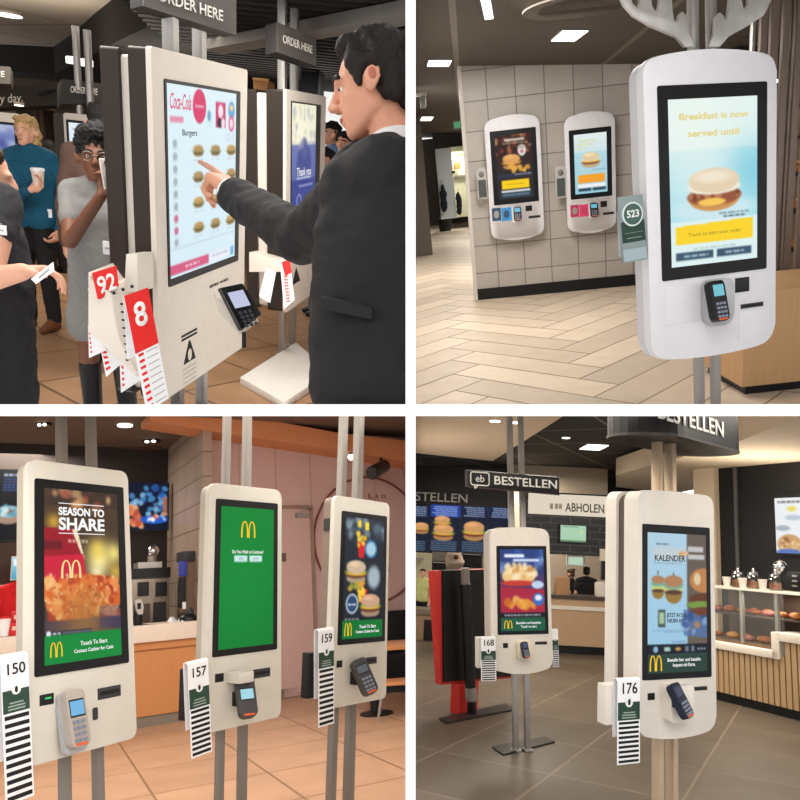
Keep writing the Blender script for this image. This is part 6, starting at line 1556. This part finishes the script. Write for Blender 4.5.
    for dx in (0, 5, 9): A_.box((550 + dx, 503.5, 553 + dx, 509), -.01, 0).done('bag_mark', mat('mark_pale', (190, 176, 156), .6), t, space='room')
    b = A_.zbox(A_.px(521, 560)[0], A_.px(640, 560)[0], .1, .3, A_.px(570, 555)[1], A_.px(570, 510)[1] + .3)
    solo(R, 'wall_brick', tile_mat('black_bricks', (20, 19, 19), (16, 15, 16), (58, 55, 53), .34, .12, .016, .25, offset=.5, plane='XZ', mottle=.1), b, kind='structure', frame=A_.M)
    t = A_.thing('order_monitor', 'small monitor with a pale green screen on the black brick wall', 'monitor', 573, 542, .02); A_.box((559.5, 524.5, 587, 543), .02, .09).done('case', black, t, space='room'); a = Pic(40, 26, (170, 206, 176)); a.words(.1, .05, .7, .06, (90, 130, 100), .8, 1); a.poly([(.75, .3), (.9, .3), (.82, .6)], (210, 220, 160)); a.rect(0, .9, 1, 1, (90, 130, 100)); A_.pic(a, t, (560.5, 525.5, 586, 542), .015)
    t = A_.thing('pickup_counter', 'pick-up counter with beige wood front and black plinth', 'counter', 575, 650, .0, base=0)
    x0, x1 = A_.px(520, 620)[0], A_.px(640, 620)[0]; z1 = A_.px(575, 596)[1]; zk = A_.px(575, 646)[1]
    bw = mat('beige_wood', (176, 146, 116), .5, scale=5, stretch=(12, 12, .6))
    A_.zbox(x0, x1, 0, .6, zk, z1 - .04).done('front', bw, t, space='room'); A_.zbox(x0, x1, .04, .6, 0, zk).done('plinth', black, t, space='room'); A_.zbox(x0, x1, -.04, .65, z1 - .05, z1).done('worktop', mat('top_dark', (70, 60, 52), .4), t, space='room'); A_.box((520, 606.5, 640, 610.5), -.02, .0).done('white_rail', mat('rail_white', (216, 206, 194), .5), t, space='room')
    b = A_.zbox(x0, x1, 2.2, 2.3, 0, zc); solo(R, 'wall_kitchen', mat('kitchen_wall', (190, 172, 150), .7), b, kind='structure')
    t = A_.thing('kitchen_monitor', 'second small pale monitor hanging inside the kitchen hatch', 'monitor', 575, 566, .9); A_.box((567, 555, 585, 566), .9, .97).done('case', wp, t, space='room'); A_.box((568.5, 557, 583, 565), .89, .9).done('lit_screen', emit('pale_green_lit', (190, 214, 190), .9), t, space='room')
    c = A_.pt(571, 574, 1.55); person(R, c, c.z / .93, R_(60), 'staff member with brown hair in black at the pick-up counter', dict(skin=skin, hair=hb, top=(bc, .5), legs=bc, shoes=black), hairstyle=hair_bun, voxel=.015)
    c = A_.pt(586.5, 572, .95); person(R, c, c.z / .93, R_(-20), 'staff member with dark hair and a white collar in black, back to the hatch', dict(skin=skin, hair=hd, top=(bc, .6), legs=bc, shoes=black), hairstyle=hair_short, voxel=.015)
    for r, m, nm, lab in (((556, 578, 570, 597), mat('bag_paper2', (170, 130, 94), .8), 'paper_bag', 'brown paper bag on the pick-up counter by the far kiosk'), ((597, 583, 606, 597), wp, 'stacked_cup', 'white stack of cups at the end of the pick-up counter')):
        t = A_.thing(nm, lab, 'bag' if 'bag' in nm else 'cup', (r[0] + r[2]) / 2, r[3], .15); A_.box(r, .15, .35).done('body', m, t, space='room', bevel=.02); A_.box((r[0] + 1, r[1] - 1, r[2] - 1, r[1] + 1), .18, .32).done('top', m, t, space='room', bevel=.01)
    t = A_.thing('wall_lamp', 'pale lamp box at the right end of the kitchen hatch', 'light', 604, 562, .1); A_.box((600, 549, 612, 561), .05, .2).done('shade', mat('lamp_shade', (226, 214, 190), .5), t, space='room'); A_.box((602, 561, 606, 580), .1, .2).done('arm', black, t, space='room')

    # red and black stand
    red = mat('stand_red', (196, 48, 40), .45)
    d = R.cam(R.zp(475, 715))[2]
    bp = [R.zp(u, v) for u, v in ((439, 720), (446, 724.5), (513, 711), (506, 705))]
    t = thing(R, 'display_stand', 'red framed black display stand with a round column on a dark base plate', 'stand', (bp[0] + bp[2]) / 2)
    b = B(); b.slab(bp, (0, 0, .02)); b.done('base_plate', mat('plate_dark', (44, 38, 36), .4), t, space='room')
    S = Pl(R, M=frame_xz((bp[0] + bp[3]) / 2 + Vector((0, .05, 0)), bp[2] - bp[1]))
    S.poly([(433.5, 571), (512, 568), (512, 678), (441, 685)], .0, .08).done('red_frame', red, t, space='room', bevel=.008)
    S.poly([(443, 570.5), (512, 569), (512, 676), (444, 682)], -.02, .05).done('black_face', mat('face_black', (24, 23, 24), .4), t, space='room')
    S.box((459.5, 683, 478, 713), -.02, .1).done('red_foot', red, t, space='room')
    def colx(u, v): q = S.pt(u, v, -.12); return q
    b = B(); b.cyl(colx(465, 568), colx(465.5, 584), .045, n=20); b.done('grey_cap', mat('cap_grey', (128, 118, 110), .4), t, smooth=True, space='room')
    b = B(); b.cyl(colx(465.5, 584), colx(470.5, 688), .055, n=20); b.done('column', mat('column_black', (26, 25, 27), .4, bump=.5, scale=30), t, smooth=True, space='room')
    b = B(); b.cyl(colx(470.5, 687), colx(471.5, 700), .062, n=20); b.done('metal_ring', steel, t, smooth=True, space='room'); b = B(); b.cyl(colx(471.5, 700), colx(472, 715.5), .045, n=20); b.done('column_foot', black, t, smooth=True, space='room')

    # ---------------- far kiosk
    k = Kiosk(R, 'br1', 'smaller white ordering kiosk standing on a thin dark base plate', [(487, 528.5), (549, 528.5), (553, 669), (495, 673)])
    k.panel(wp, .07, .08, .04, bot=.025, top=.012, rim=.008); k.shell(mat('shell_cream', (202, 194, 182), .45), .045, .2, .006)
    a = Pic(54, 90, (40, 66, 130), (150, 40, 60)); a.spots(16, 0, 0, 1, .3, .05, .12, [(60, 100, 170), (140, 170, 210), (30, 50, 110)], 3, .7, 4); a.rect(.1, .06, .55, .1, (235, 240, 250)); a.rect(.3, .12, .9, .15, (220, 230, 250)); a.ell(.42, .33, .38, .2, (236, 196, 130)); a.spots(30, .1, .2, .8, .36, .03, .08, [(240, 210, 150), (210, 150, 90), (250, 230, 190)], 4); a.ell(.4, .42, .4, .06, (200, 60, 50)); a.ell(.85, .44, .14, .08, (190, 215, 235)); a.poly([(0, .46), (1, .5), (1, .78), (0, .78)], (170, 40, 66)); a.spots(16, .15, .62, .75, .72, .06, .1, [(226, 150, 60), (240, 180, 90), (200, 110, 40)], 6); a.ell(.86, .62, .13, .13, (60, 110, 190)); a.ell(.86, .6, .08, .06, (230, 235, 240)); a.rect(0, .78, 1, .84, (24, 22, 34)); a.words(.08, .8, .9, .018, (210, 214, 220), .9, 3); a.rect(0, .84, 1, 1, (30, 92, 66))
    k.screen(a, (.03, .03, .03, .03)); sw = k.sx1 - k.sx0
    arches(k.s, gold_lit, k.at(.16, .92), X3, Z3, .18 * sw, .17 * sw, thick=.0004); k.say('Bestellen und bezahlen', .62, .905, .05, width=.56, bold=.01); k.say('Touch to start', .62, .95, .05, width=.36, bold=.01)
    tall = k.z1 + 1.0
    k.posts([((514, 520.5, 700), (504.5, 511, 450)), ((525, 531, 700), (516.5, 523, 450))], .12, 3.04, steel)
    bq = [R.zp(u, v) for u, v in ((492, 748), (503, 756), (555, 743), (545, 738))]; b = B(); b.slab(bq, (0, 0, .015)); b.done('base_plate', mat('plate_dark', (44, 38, 36), .4), k.t, space='room')
    k.window((503, 643, 508, 648)); k.slot((535, 641.5, 547, 644.5))
    x, z = k.px(525, 650, -.03); b = B(); b.prism(rrect(x - .07, x + .06, z - .07, z + .07, .02), -.05, .01); b.done('reader_cradle', mat('cradle_pearl', (226, 214, 190), .35), k.t, bevel=.01)
    card_reader(k, 525, 650, .06, .13, .03, mat('reader_navy', (36, 40, 58), .4), 20, 8, (70, 76, 110), depth=.075)
    def br_tent(k, lab, r, vh, vg, num, y, hold=None, back=.7):
        x0, x1, z0, z1 = k.rect(*r, y); um = (r[0] + r[2]) / 2
        tent(k, lab, x0, x1, z1, k.px(um, vh, y)[1], k.px(um, vg, y)[1], z0, y, num, back=back, stripes=9)
        if hold:
            q = k.rect(*hold, y + .04); b = B(); b.box(q[0], q[1], y + .036, y + .10, q[2], q[3]); b.done('number_holder', wp, k.t, bevel=.006)
    br_tent(k, 'folded table number card at the left side of the smaller kiosk', (481, 636.5, 496, 681), 651, 660, '168', -.02, (477, 637, 496, 668))
    br_tent(k, 'folded table number card at the right side of the smaller kiosk', (552.5, 629, 558.5, 667), 640, 650, None, .08, (551, 631, 557, 655))
    # hanging sign on the far posts
    sg = mat('sign_black', (22, 20, 20), .35); 
    D = R.cam(k.F @ Vector((0, .12, 2.4)))[2] - .42
    q = [p(469, 470.5, D + .05), p(559.5, 477.5, D + .30), p(559.5, 495.5, D + .30), p(469, 487.5, D + .05)]
    t = thing(R, 'hanging_sign', 'black BESTELLEN sign with a speech bubble hung on the far posts', 'sign', (q[2] + q[3]) / 2)
    x = (q[1] - q[0]).normalized(); z = (q[0] - q[3]).normalized(); n = x.cross(z)
    b = B(); b.slab(q, -n * .10); b.done('box', sg, t, space='room', bevel=.008)
    b = B(); b.slab([q[3] + n * .001, q[2] + n * .001, q[2] + n * .001 + z * .012, q[3] + n * .001 + z * .012], -n * .003); b.done('lower_edge', mat('edge_brown', (64, 48, 42), .5), t, space='room')
    wl = mat('sign_white', (226, 222, 214), .6); W_ = (q[1] - q[0]).length; H_ = (q[0] - q[3]).length
    lettering(t, 'BESTELLEN', wl, q[3] + x * W_ * .62 + z * H_ * .52 + n * .002, x, z, H_ * .50, width=W_ * .7, bold=.015, space='room')
    o = q[3] + x * W_ * .115 + z * H_ * .56 + n * .004; pts = rrect(-.085, .085, -.055, .055, .02, n=4); P3 = [o + x * a_ + z * c_ for a_, c_ in pts]
    b = B(); b.tube(P3 + [P3[0]], .005, 6); b.tube([o + x * -.05 - z * .055, o + x * -.045 - z * .085, o + x * -.015 - z * .055], .005, 6); b.done('speech_bubble', wl, t, space='room')
    lettering(t, 'eb', wl, o, x, z, .06, space='room', name='bubble_mark')

    # ---------------- near kiosk
    k = Kiosk(R, 'br0', 'large white double sided ordering kiosk with the KALENDER screen', [(635.5, 490), (716, 495.5), (714, 726), (641, 745)])
    k.panel(wp, .05, .075, .03, bot=.015, top=.006, rim=.008); k.shell(wp, .03, .105, .003, 'front_shell'); k.shell(mat('gap_brown', (92, 78, 70), .5), .10, .17, .02, 'core', 'brown recess between the two sides'); k.shell(wp, .165, .245, .003, 'rear_unit')
    a = Pic(72, 160, (176, 208, 226), (150, 196, 224))
    a.rect(.66, 0, 1, .80, (104, 92, 84)); a.rect(.68, .09, .95, .13, (206, 206, 206), .9); a.rect(.68, .15, .97, .185, (206, 206, 206), .9); a.ell(.95, .34, .24, .2, (190, 130, 80)); a.ell(.84, .33, .06, .1, (220, 200, 160)); a.ell(.95, .48, .26, .1, (100, 60, 40)); a.ell(.9, .52, .25, .06, (120, 150, 70)); a.ell(.95, .58, .26, .1, (110, 64, 44)); a.poly([(.6, .55), (1, .62), (1, .76), (.6, .74)], (80, 116, 170), .8); a.spots(10, .6, .58, 1, .74, .04, .1, [(140, 170, 210), (50, 80, 140), (190, 130, 80)], 7, .8)
    a.rect(.08, .10, .62, .2, (196, 206, 210), .8); a.words(.14, .075, .36, .012, (110, 120, 130), .9, 2); a.words(.1, .215, .6, .01, (140, 160, 170), .8, 3); a.ell(.57, .15, .05, .05, (214, 170, 120)); a.ell(.65, .14, .04, .04, (220, 180, 140))
    for cx, cy, s in ((.17, .37, .11), (.43, .38, .16)):
        a.ell(cx, cy + .06, s * .9, s * 1.0, (150, 120, 60)); a.ell(cx, cy + .025, s, s * .55, (196, 206, 120)); a.ell(cx, cy, s * 1.02, s * .4, (120, 170, 150)); a.ell(cx, cy - .03, s, s * .6, (176, 128, 90)); a.ell(cx, cy + .05, s * .9, s * .25, (90, 60, 50)); a.line(cx, cy - .07, cx, cy - .09, .02, (100, 90, 80))
    a.rect(.17, .555, .29, .68, (70, 90, 84)); a.rect(.19, .575, .27, .655, (170, 196, 160)); a.words(.08, .70, .6, .006, (120, 150, 180), .9, 3); a.words(.25, .71, .6, .006, (120, 150, 180), .9, 5); a.words(.4, .78, .62, .008, (90, 120, 150), .9, 4)
    a.rect(0, .80, 1, .87, (22, 28, 40)); a.ell(.13, .835, .04, .05, (140, 180, 210)); a.rect(.27, .82, .37, .85, (170, 200, 190)); a.ell(.5, .835, .05, .03, (190, 140, 80)); a.rect(.62, .815, .68, .855, (130, 140, 160), .8); a.rect(.72, .815, .78, .855, (130, 140, 160), .8); a.words(.83, .83, .97, .015, (180, 190, 200), .8, 4); a.rect(0, .87, 1, 1, (40, 66, 56))
    k.screen(a, (.03, .03, .04, .03)); sw = k.sx1 - k.sx0
    k.say('KALENDER', .37, .185, .075, emit('slate_lit', (50, 54, 56), 1.0), width=.52, bold=.02); k.say('JETZT IN DER', .48, .595, .045, dark_lit, width=.34, bold=.03); k.say('NEUEN APP', .46, .635, .045, dark_lit, width=.28, bold=.03)
    arches(k.s, gold_lit, k.at(.13, .93), X3, Z3, .2 * sw, .19 * sw, thick=.0004); k.say('Bestelle hier und bezahle', .6, .912, .042, width=.56, bold=.01); k.say('bequem mit Karte.', .6, .948, .042, width=.38, bold=.01)
    k.posts([((656.5, 664, 780), (651, 659, 455)), ((667, 675, 780), (667, 675, 455))], .17, 2.95, mat('warm_post', (196, 172, 146), .4, metal=.3), sec=.06)
    k.window((647.5, 693, 654.5, 700)); k.slot((690.5, 686.5, 707, 690.5))
    x, z = k.px(679, 703, -.03); b = B(); b.prism(rrect(x - .075, x + .075, z - .085, z + .085, .02), -.055, .01); b.done('reader_cradle', wp, k.t, bevel=.012)
    card_reader(k, 680, 701, .07, .16, .035, mat('reader_navy', (36, 40, 58), .4), 24, 10, (70, 76, 100), depth=.085, roll=-14)
    br_tent(k, 'folded table number card 176 at the left side of the large kiosk', (617.5, 678, 640, 764), 702, 720, '176', -.04, (605.5, 684, 637, 724))
    # round sign over the near kiosk
    Sg = Pl(R, M=k.F @ Matrix.Translation((0, .12, 0)) @ Matrix.Rotation(R_(20), 4, 'Z'))
    ys = -.17; rr = .2; cy = ys + rr
    top = (Sg.px(650, 430, ys)[1] + Sg.px(700, 440.5, ys)[1]) / 2
    xr = Sg.px(716, 440, cy)[0]; xl = Sg.px(628, 420, cy)[0]
    t = thing(R, 'round_sign', 'black round ended BESTELLEN sign above the large kiosk, cut by the top edge', 'sign', Sg.M @ Vector(((xl + xr) / 2, cy, top)))
    pts = []
    for i in range(13): t_ = R_(-90 + 15 * i); pts.append((xr - rr + rr * math.cos(t_), cy + rr * math.sin(t_)))
    for i in range(13): t_ = R_(90 + 15 * i); pts.append((xl + rr + rr * math.cos(t_), cy + rr * math.sin(t_)))
    b = B(); b.slab([Sg.M @ Vector((a_, c_, top)) for a_, c_ in pts], (0, 0, .34)); b.done('drum', sg, t, space='room')
    b = B(); b.slab([Sg.M @ Vector(((a_ - xr) * 1.004 + xr, (c_ - cy) * 1.02 + cy, top)) for a_, c_ in pts], (0, 0, .012)); b.done('rim', mat('rim_grey', (66, 62, 60), .4), t, space='room')
    xa_, za_ = Sg.px(689, 423, ys); xb_, zb_ = Sg.px(723, 428, ys); wd = (xb_ - xa_) * 9 / 5
    lettering(t, 'BESTELLEN', wl, Sg.M @ Vector((xb_ - wd / 2, ys - .003, za_ * .5 + zb_ * .5)), Sg.M.to_3x3() @ X3, Sg.M.to_3x3() @ Z3, .085, width=wd, bold=.015, space='room')

    # ---------------- pastry counter at the right
    Q = Pl(R, (715, 700), (800, 722))
    t = Q.thing('pastry_counter', 'pastry counter with ribbed wood front and white stepped rim', 'counter', 715, 700, base=0)
    slat_m = mat('slat_oak', (172, 142, 106), .55, scale=8, stretch=(8, 8, .6)); xa, xb = Q.px(690, 680)[0], Q.px(840, 700)[0]
    zk = Q.px(757, 701)[1]; zr = Q.px(740, 648)[1]; xs = Q.px(779, 640)[0]; zst = Q.px(790, 637)[1]
    Q.zbox(xa, xb, .06, .8, 0, zk).done('plinth', black, t, space='room'); Q.zbox(xa, xb, .04, .8, zk, zr - .02).done('carcass', mat('slat_gap', (110, 84, 58), .7), t, space='room')
    n = int((xb - xa) / .075)
    b = B()
    for i in range(n): b.box(xa + i * .075, xa + i * .075 + .058, 0, .05, zk, (zr if xa + i * .075 < xs else zst) - .02, Q.M)
    b.done('slat_front', slat_m, t, space='room')
    rim = mat('rim_white', (214, 204, 190), .5)
    Q.zbox(xa, xs, -.03, .8, zr - .05, zr + .03).done('white_rim', rim, t, space='room', bevel=.006); Q.zbox(xs - .08, xs + .02, -.03, .8, zr - .05, zst + .03).done('white_rim', rim, t, space='room', bevel=.006); Q.zbox(xs, xb, -.03, .8, zst - .06, zst + .03).done('white_rim', rim, t, space='room', bevel=.006)
    # glass case
    ztop = Q.px(740, 590, .2)[1]; zmid = Q.px(740, 616, .2)[1]
    g = Q.thing('pastry_case', 'glass pastry case with two shelves on the counter', 'display case', 740, 645, .1)
    Q.zbox(xa, xb, .1, .75, ztop, ztop + .025).done('top_shelf', rim, g, space='room', bevel=.004); Q.zbox(xa, xb, .25, .75, zmid, zmid + .02).done('shelf', mat('shelf_dark', (70, 58, 48), .5), g, space='room'); Q.zbox(xa, xs - .08, .1, .75, zr + .03, zr + .05).done('tray', mat('tray_brown', (110, 84, 62), .5), g, space='room')
    for u in (741, 776): xx = Q.px(u, 610, .12)[0]; Q.zbox(xx - .02, xx + .02, .12, .16, zr + .03, ztop).done('upright', steel, g, space='room')
    Q.zbox(xa, xb, .74, .76, zr + .04, ztop).done('back', mat('case_back', (96, 80, 66), .6), g, space='room'); Q.zbox(xa, xs, .1, .108, zr + .05, ztop).done('glass', glass_mat('case_glass'), g, space='room')
    food = [mat('pastry_brown', (170, 96, 52), .6, var=.2), mat('pastry_gold', (206, 140, 70), .6, var=.2), mat('pastry_pink', (206, 120, 110), .6, var=.15)]
    rnd = random.Random(3)
    for row, z0, xs0, xs1, cnt, lab in (('shelf', zmid + .02, Q.px(717, 610, .45)[0], xb - .5, 15, 'upper shelf'), ('tray', zr + .05, Q.px(717, 635, .45)[0], xs - .2, 9, 'lower tray')):
        for i in range(cnt):
            xx = xs0 + (xs1 - xs0) * (i + .5) / cnt; c = Q.M @ Vector((xx, .42 + .08 * (i % 2), z0))
            tt = thing(R, 'pastry', 'small baked pastry lying on the %s of the glass case' % lab, 'pastry', c, 'pastries on the ' + lab)
            r_ = rnd.uniform(.055, .075); b = B(); b.ell(c + Vector((0, 0, r_ * .55)), (r_, r_, r_ * .6)); b.done('bun', food[rnd.randrange(3)], tt, smooth=True, space='room')
            b = B(); b.ell(c + Vector((0, -.01, r_ * .9)), (r_ * .6, r_ * .6, r_ * .3)); b.done('topping', food[rnd.randrange(3)], tt, smooth=True, space='room')
    gl = glass_mat('jar_glass', (222, 228, 226), .14)
    for i, u in enumerate((738.5, 754, 776)):
        c = Q.pt(u, 590, .3); c.z = ztop + .025; tt = thing(R, 'cookie_jar', ('glass jar with a knob lid, first from the near kiosk', 'glass jar with a knob lid, between two white cups', 'glass jar at the right beside the black machine')[i], 'jar', c)
        b = B(); b.lathe([(.07, 0), (.085, .04), (.085, .13), (.06, .17)], c, 20); b.done('jar', gl, tt, smooth=True, space='room'); b = B(); b.lathe([(.066, .165), (.06, .19), (.02, .21), (.022, .23), (.012, .245)], c, 16); b.done('lid', chrome, tt, smooth=True, space='room'); b = B(); b.lathe([(.06, .01), (.07, .09)], c, 14); b.done('contents', food[0], tt, smooth=True, space='room')
    for i, u in enumerate((727, 743, 763)):
        c = Q.pt(u, 591, .15); c.z = ztop + .025; tt = thing(R, 'small_cup', ('white paper cup nearest the near kiosk on the case top', 'white paper cup between the first and second jars', 'white paper cup between the second and third jars')[i], 'cup', c)
        b = B(); b.lathe([(.035, 0), (.05, .12)], c, 18); b.done('cup', wp, tt, smooth=True, space='room'); b = B(); b.lathe([(.052, .112), (.052, .124)], c, 18); b.done('rim', rim, tt, smooth=True, space='room')
    # black wall with the screen
    b = Q.zbox(Q.px(720, 560, 1.6)[0], xb + 2, 1.6, 1.7, 0, zl); solo(R, 'wall_right', mat('wall_gloss_black', (26, 25, 26), .35), b, kind='structure')
    b = Q.zbox(Q.px(712, 560, 1.58)[0] - .25, Q.px(720, 560, 1.58)[0], 1.5, 1.7, 0, zl); solo(R, 'trim_2', mat('pillar_cream', (214, 196, 168), .6), b, kind='structure')
    x_ = Q.px(738, 550, 1.58)[0]; b = Q.zbox(x_ - .03, x_ + .02, 1.56, 1.6, 0, zl); solo(R, 'trim_3', mat('strip_grey', (84, 82, 82), .4), b, kind='structure')
    t = Q.thing('menu_screen', 'bright white menu screen with a muffin at the right edge', 'screen', 795, 555, 1.5); Q.box((774.5, 494, 842, 556), 1.5, 1.58).done('case', black, t, space='room')
    a = Pic(60, 60, (236, 238, 240)); a.words(.05, .06, .45, .03, (60, 60, 70), .9, 1); a.ell(.28, .2, .08, .05, (230, 220, 110)); a.ell(.3, .36, .14, .05, (190, 200, 215)); a.ell(.12, .55, .12, .05, (170, 180, 190)); a.ell(.22, .84, .2, .18, (206, 160, 110)); a.spots(14, .08, .74, .36, .92, .02, .04, [(130, 84, 50), (240, 210, 160)], 4); a.ell(.2, .98, .2, .06, (90, 120, 190)); Q.pic(a, t, (775.5, 497, 840, 554), 1.495)
    t = Q.thing('coffee_grinder', 'dark coffee grinder with a shiny hopper at the right edge', 'grinder', 790, 592, .5); Q.box((781, 572, 806, 590), .5, .75).done('body', black, t, space='room', bevel=.01); b = B(); b.ell(Q.pt(780, 567, .5), .085); b.done('hopper', chrome, t, smooth=True, space='room')
    for i in range(3): Q.box((792, 575 + 5 * i, 797, 577 + 5 * i), .49, .5).done('button', steel, t, space='room')
build_br()
def under(room, x0, x1, d0, d1, power, col):
    """hidden fill light added under the dividing slab to brighten a lower room"""
    l = bpy.data.lights.new('fill_strip', 'AREA'); l.shape = 'RECTANGLE'; l.size = x1 - x0; l.size_y = d1 - d0; l.energy = power; l.color = col
    o = bpy.data.objects.new('fill_strip', l); COL.objects.link(o)
    o.location = ((x0 + x1) / 2, (d0 + d1) / 2, CAMZ - th_ / 2 - .001)
def LIGHTS():
    warm = (1, .92, .80); neu = (1, .96, .90)
    area(TLR, 'fill_tl', (-1.5, 3.0, 2.27), 1.3, 42, neu)  # added out of view to brighten the kiosk panels
    area(TLR, 'fill_tl', (-1.0, 4.0, 2.36), .9, 32, neu)  # added fill for the second kiosk and the floor
    area(TLR, 'fill_tl', (-3.0, 7.0, 2.45), 2.0, 90, warm)
    area(TLR, 'fill_up_tl', (-3.4, 9.2, 1.95), 6.0, 42, warm, aim=(0, -.1, 1), sy=.5)  # unseen uplight added to brighten the pale ceiling
    area(TRR, 'fill_tr', (1.75, 5.4, 2.40), 1.9, 130, neu)  # fill added to brighten the tiled wall and floor
    area(TRR, 'fill_tr', (1.05, 10.4, 2.36), .7, 70, neu)  # added behind the tiled wall to brighten the corridor
    area(TRR, 'fill_tr', (1.0, 1.7, 2.42), 1.2, 26, neu)  # unseen fill added for the front of the large kiosk
    area(TRR, 'fill_tr', (1.1, 6.6, 2.4), .8, 40, neu)  # added to brighten the panels of the wall kiosks
    area(TRR, 'fill_tr', (4.2, 5.2, 2.42), .8, 30, neu)
    area(TRR, 'fill_tr', TRR.yp(461, 150, 18.9), .5, 40, neu)  # added to brighten the kitchen beyond the white door
    area(TRR, 'fill_tr', (2.4, 15.5, 2.3), .7, 110, neu)  # second corridor fill, added out of sight behind the tiled wall
    under(BLR, -2.6, -.1, 1.65, 2.6, 21, neu)  # added fill, kept edge-on and out of the camera's sight
    under(BLR, -3.4, -.2, 3.6, 5.6, 60, neu)
    under(BLR, -3.8, -.3, 5.8, 7.0, 85, neu)
    area(BLR, 'lamp_bl', (-5.4, 9.8, 3.6), 1.0, 90, warm)
    under(BRR, .1, 2.6, 1.65, 2.6, 26, neu)
    under(BRR, .2, 3.2, 3.6, 5.6, 55, warm)
    area(BRR, 'lamp_br', (3.8, 8.0, 2.98), 1.2, 80, warm)
    area(BRR, 'lamp_br', (1.3, 9.5, 2.95), 1.5, 110, warm)
    area(BRR, 'lamp_br', (2.2, 14.0, 3.2), 1.0, 80, warm)
    Qc = BRR.pt(745, 592, 8.6)
    area(BRR, 'case_fill', Qc - Vector((0, 0, .03)), 1.2, 6, warm, sy=.2)  # light added to brighten the pastries inside the case
    area(BRR, 'fill_up_br', (5.2, 9.5, 2.2), 2.5, 50, warm, aim=(0, -.3, 1), sy=.4)  # unseen uplight added to lift the beige soffit
# ================================================================== camera, light, the four-room divider
D0 = 1.6
tv, th_ = 10.0 / F * D0, 11.8 / F * D0
wall_white = mat('divider_white', (250, 250, 250), .8, var=0.0)
def divider(name, x0, x1, z0, z1):
    b = B(); b.box(x0, x1, D0, 24, z0 + CAMZ, z1 + CAMZ)
    bmesh.ops.recalc_face_normals(b.bm, faces=b.bm.faces)
    me = bpy.data.meshes.new(name); b.bm.to_mesh(me); b.bm.free(); me.materials.append(wall_white)
    o = bpy.data.objects.new(name, me); COL.objects.link(o); o['kind'] = 'structure'
divider('wall_divider', -tv / 2, tv / 2, -7, 7)
divider('wall_crosspiece_west', -8, -tv / 2, -th_ / 2, th_ / 2)
divider('wall_crosspiece_east', tv / 2, 8, -th_ / 2, th_ / 2)

# trim everything to its own side of the divider
SIDE = {'tl': (-1, 1), 'tr': (1, 1), 'bl': (-1, -1), 'br': (1, -1)}
def trim_rooms():
    dead = []
    for name, room in list(RM.items()):
        o = bpy.data.objects.get(name)
        if o is None or o.type != 'MESH': continue
        W = WM[name]; me = o.data
        n = len(me.vertices); co = np.empty(n * 3, np.float32); me.vertices.foreach_get('co', co); co = co.reshape(-1, 3)
        Wn = np.array(W); wc = co @ Wn[:3, :3].T + Wn[:3, 3]
        sx, sz = SIDE[room.key]
        planes = []
        if (wc[:, 0] * sx < tv / 2 + .001).any(): planes.append((Vector((sx * (tv / 2 + .001), 0, 0)), Vector((-sx, 0, 0)), wc[:, 0] * sx < tv / 2 + .001))
        if ((wc[:, 2] - CAMZ) * sz < th_ / 2 + .001).any(): planes.append((Vector((0, 0, CAMZ + sz * (th_ / 2 + .001))), Vector((0, 0, -sz)), (wc[:, 2] - CAMZ) * sz < th_ / 2 + .001))
        if not planes: continue
        if any(p[2].all() for p in planes): dead.append(o); continue
        bm = bmesh.new(); bm.from_mesh(me); Wi = W.inverted(); Wt = W.transposed().to_3x3()
        for c, no, _ in planes:
            g = bm.verts[:] + bm.edges[:] + bm.faces[:]
            if not g: break
            r = bmesh.ops.bisect_plane(bm, geom=g, plane_co=Wi @ c, plane_no=(Wt @ no).normalized(), clear_outer=True, dist=1e-6)
            ed = [e for e in r['geom_cut'] if isinstance(e, bmesh.types.BMEdge)]
            if ed and len(bm.faces) and name.split('.')[0] != 'picture':
                try: bmesh.ops.holes_fill(bm, edges=ed)
                except Exception: pass
        if not bm.faces: dead.append(o)
        else: bm.to_mesh(me)
        bm.free()
    for o in dead: bpy.data.objects.remove(o)
    # an Empty whose parts all fell outside goes too
    for o in list(SC.objects):
        if o.type == 'EMPTY' and not o.children: bpy.data.objects.remove(o)
trim_rooms()

cam = bpy.data.cameras.new('camera'); co = bpy.data.objects.new('camera', cam); COL.objects.link(co)
cam.sensor_fit = 'HORIZONTAL'; cam.sensor_width = 36.0; cam.lens = 36.0 * F / 800.0
cam.shift_x = (400 - PX) / 800.0; cam.shift_y = (PY - 400) / 800.0
co.location = (0, 0, CAMZ); co.rotation_euler = (R_(90), 0, 0); cam.clip_start = .05; cam.clip_end = 100
SC.camera = co
w = bpy.data.worlds.new('world'); SC.world = w; w.use_nodes = True
w.node_tree.nodes['Background'].inputs['Color'].default_value = (1, 1, 1, 1); w.node_tree.nodes['Background'].inputs['Strength'].default_value = 1.25

def area(room, name, loc, size, power, col=(1, .93, .82), aim=(0, 0, -1), sy=None):
    l = bpy.data.lights.new(name, 'AREA'); l.energy = power; l.size = size; l.color = col
    if sy: l.shape = 'RECTANGLE'; l.size_y = sy
    o = bpy.data.objects.new(name, l); COL.objects.link(o)
    d = Vector(aim).normalized(); q = d.to_track_quat('-Z', 'Y')
    M = q.to_matrix().to_4x4(); M.translation = Vector(loc)
    o.matrix_world = room.M @ M
LIGHTS()
vs = SC.view_settings; vs.view_transform = 'Standard'; vs.look = 'None'; vs.exposure = 0.0; vs.gamma = 1.0; vs.use_curve_mapping = False
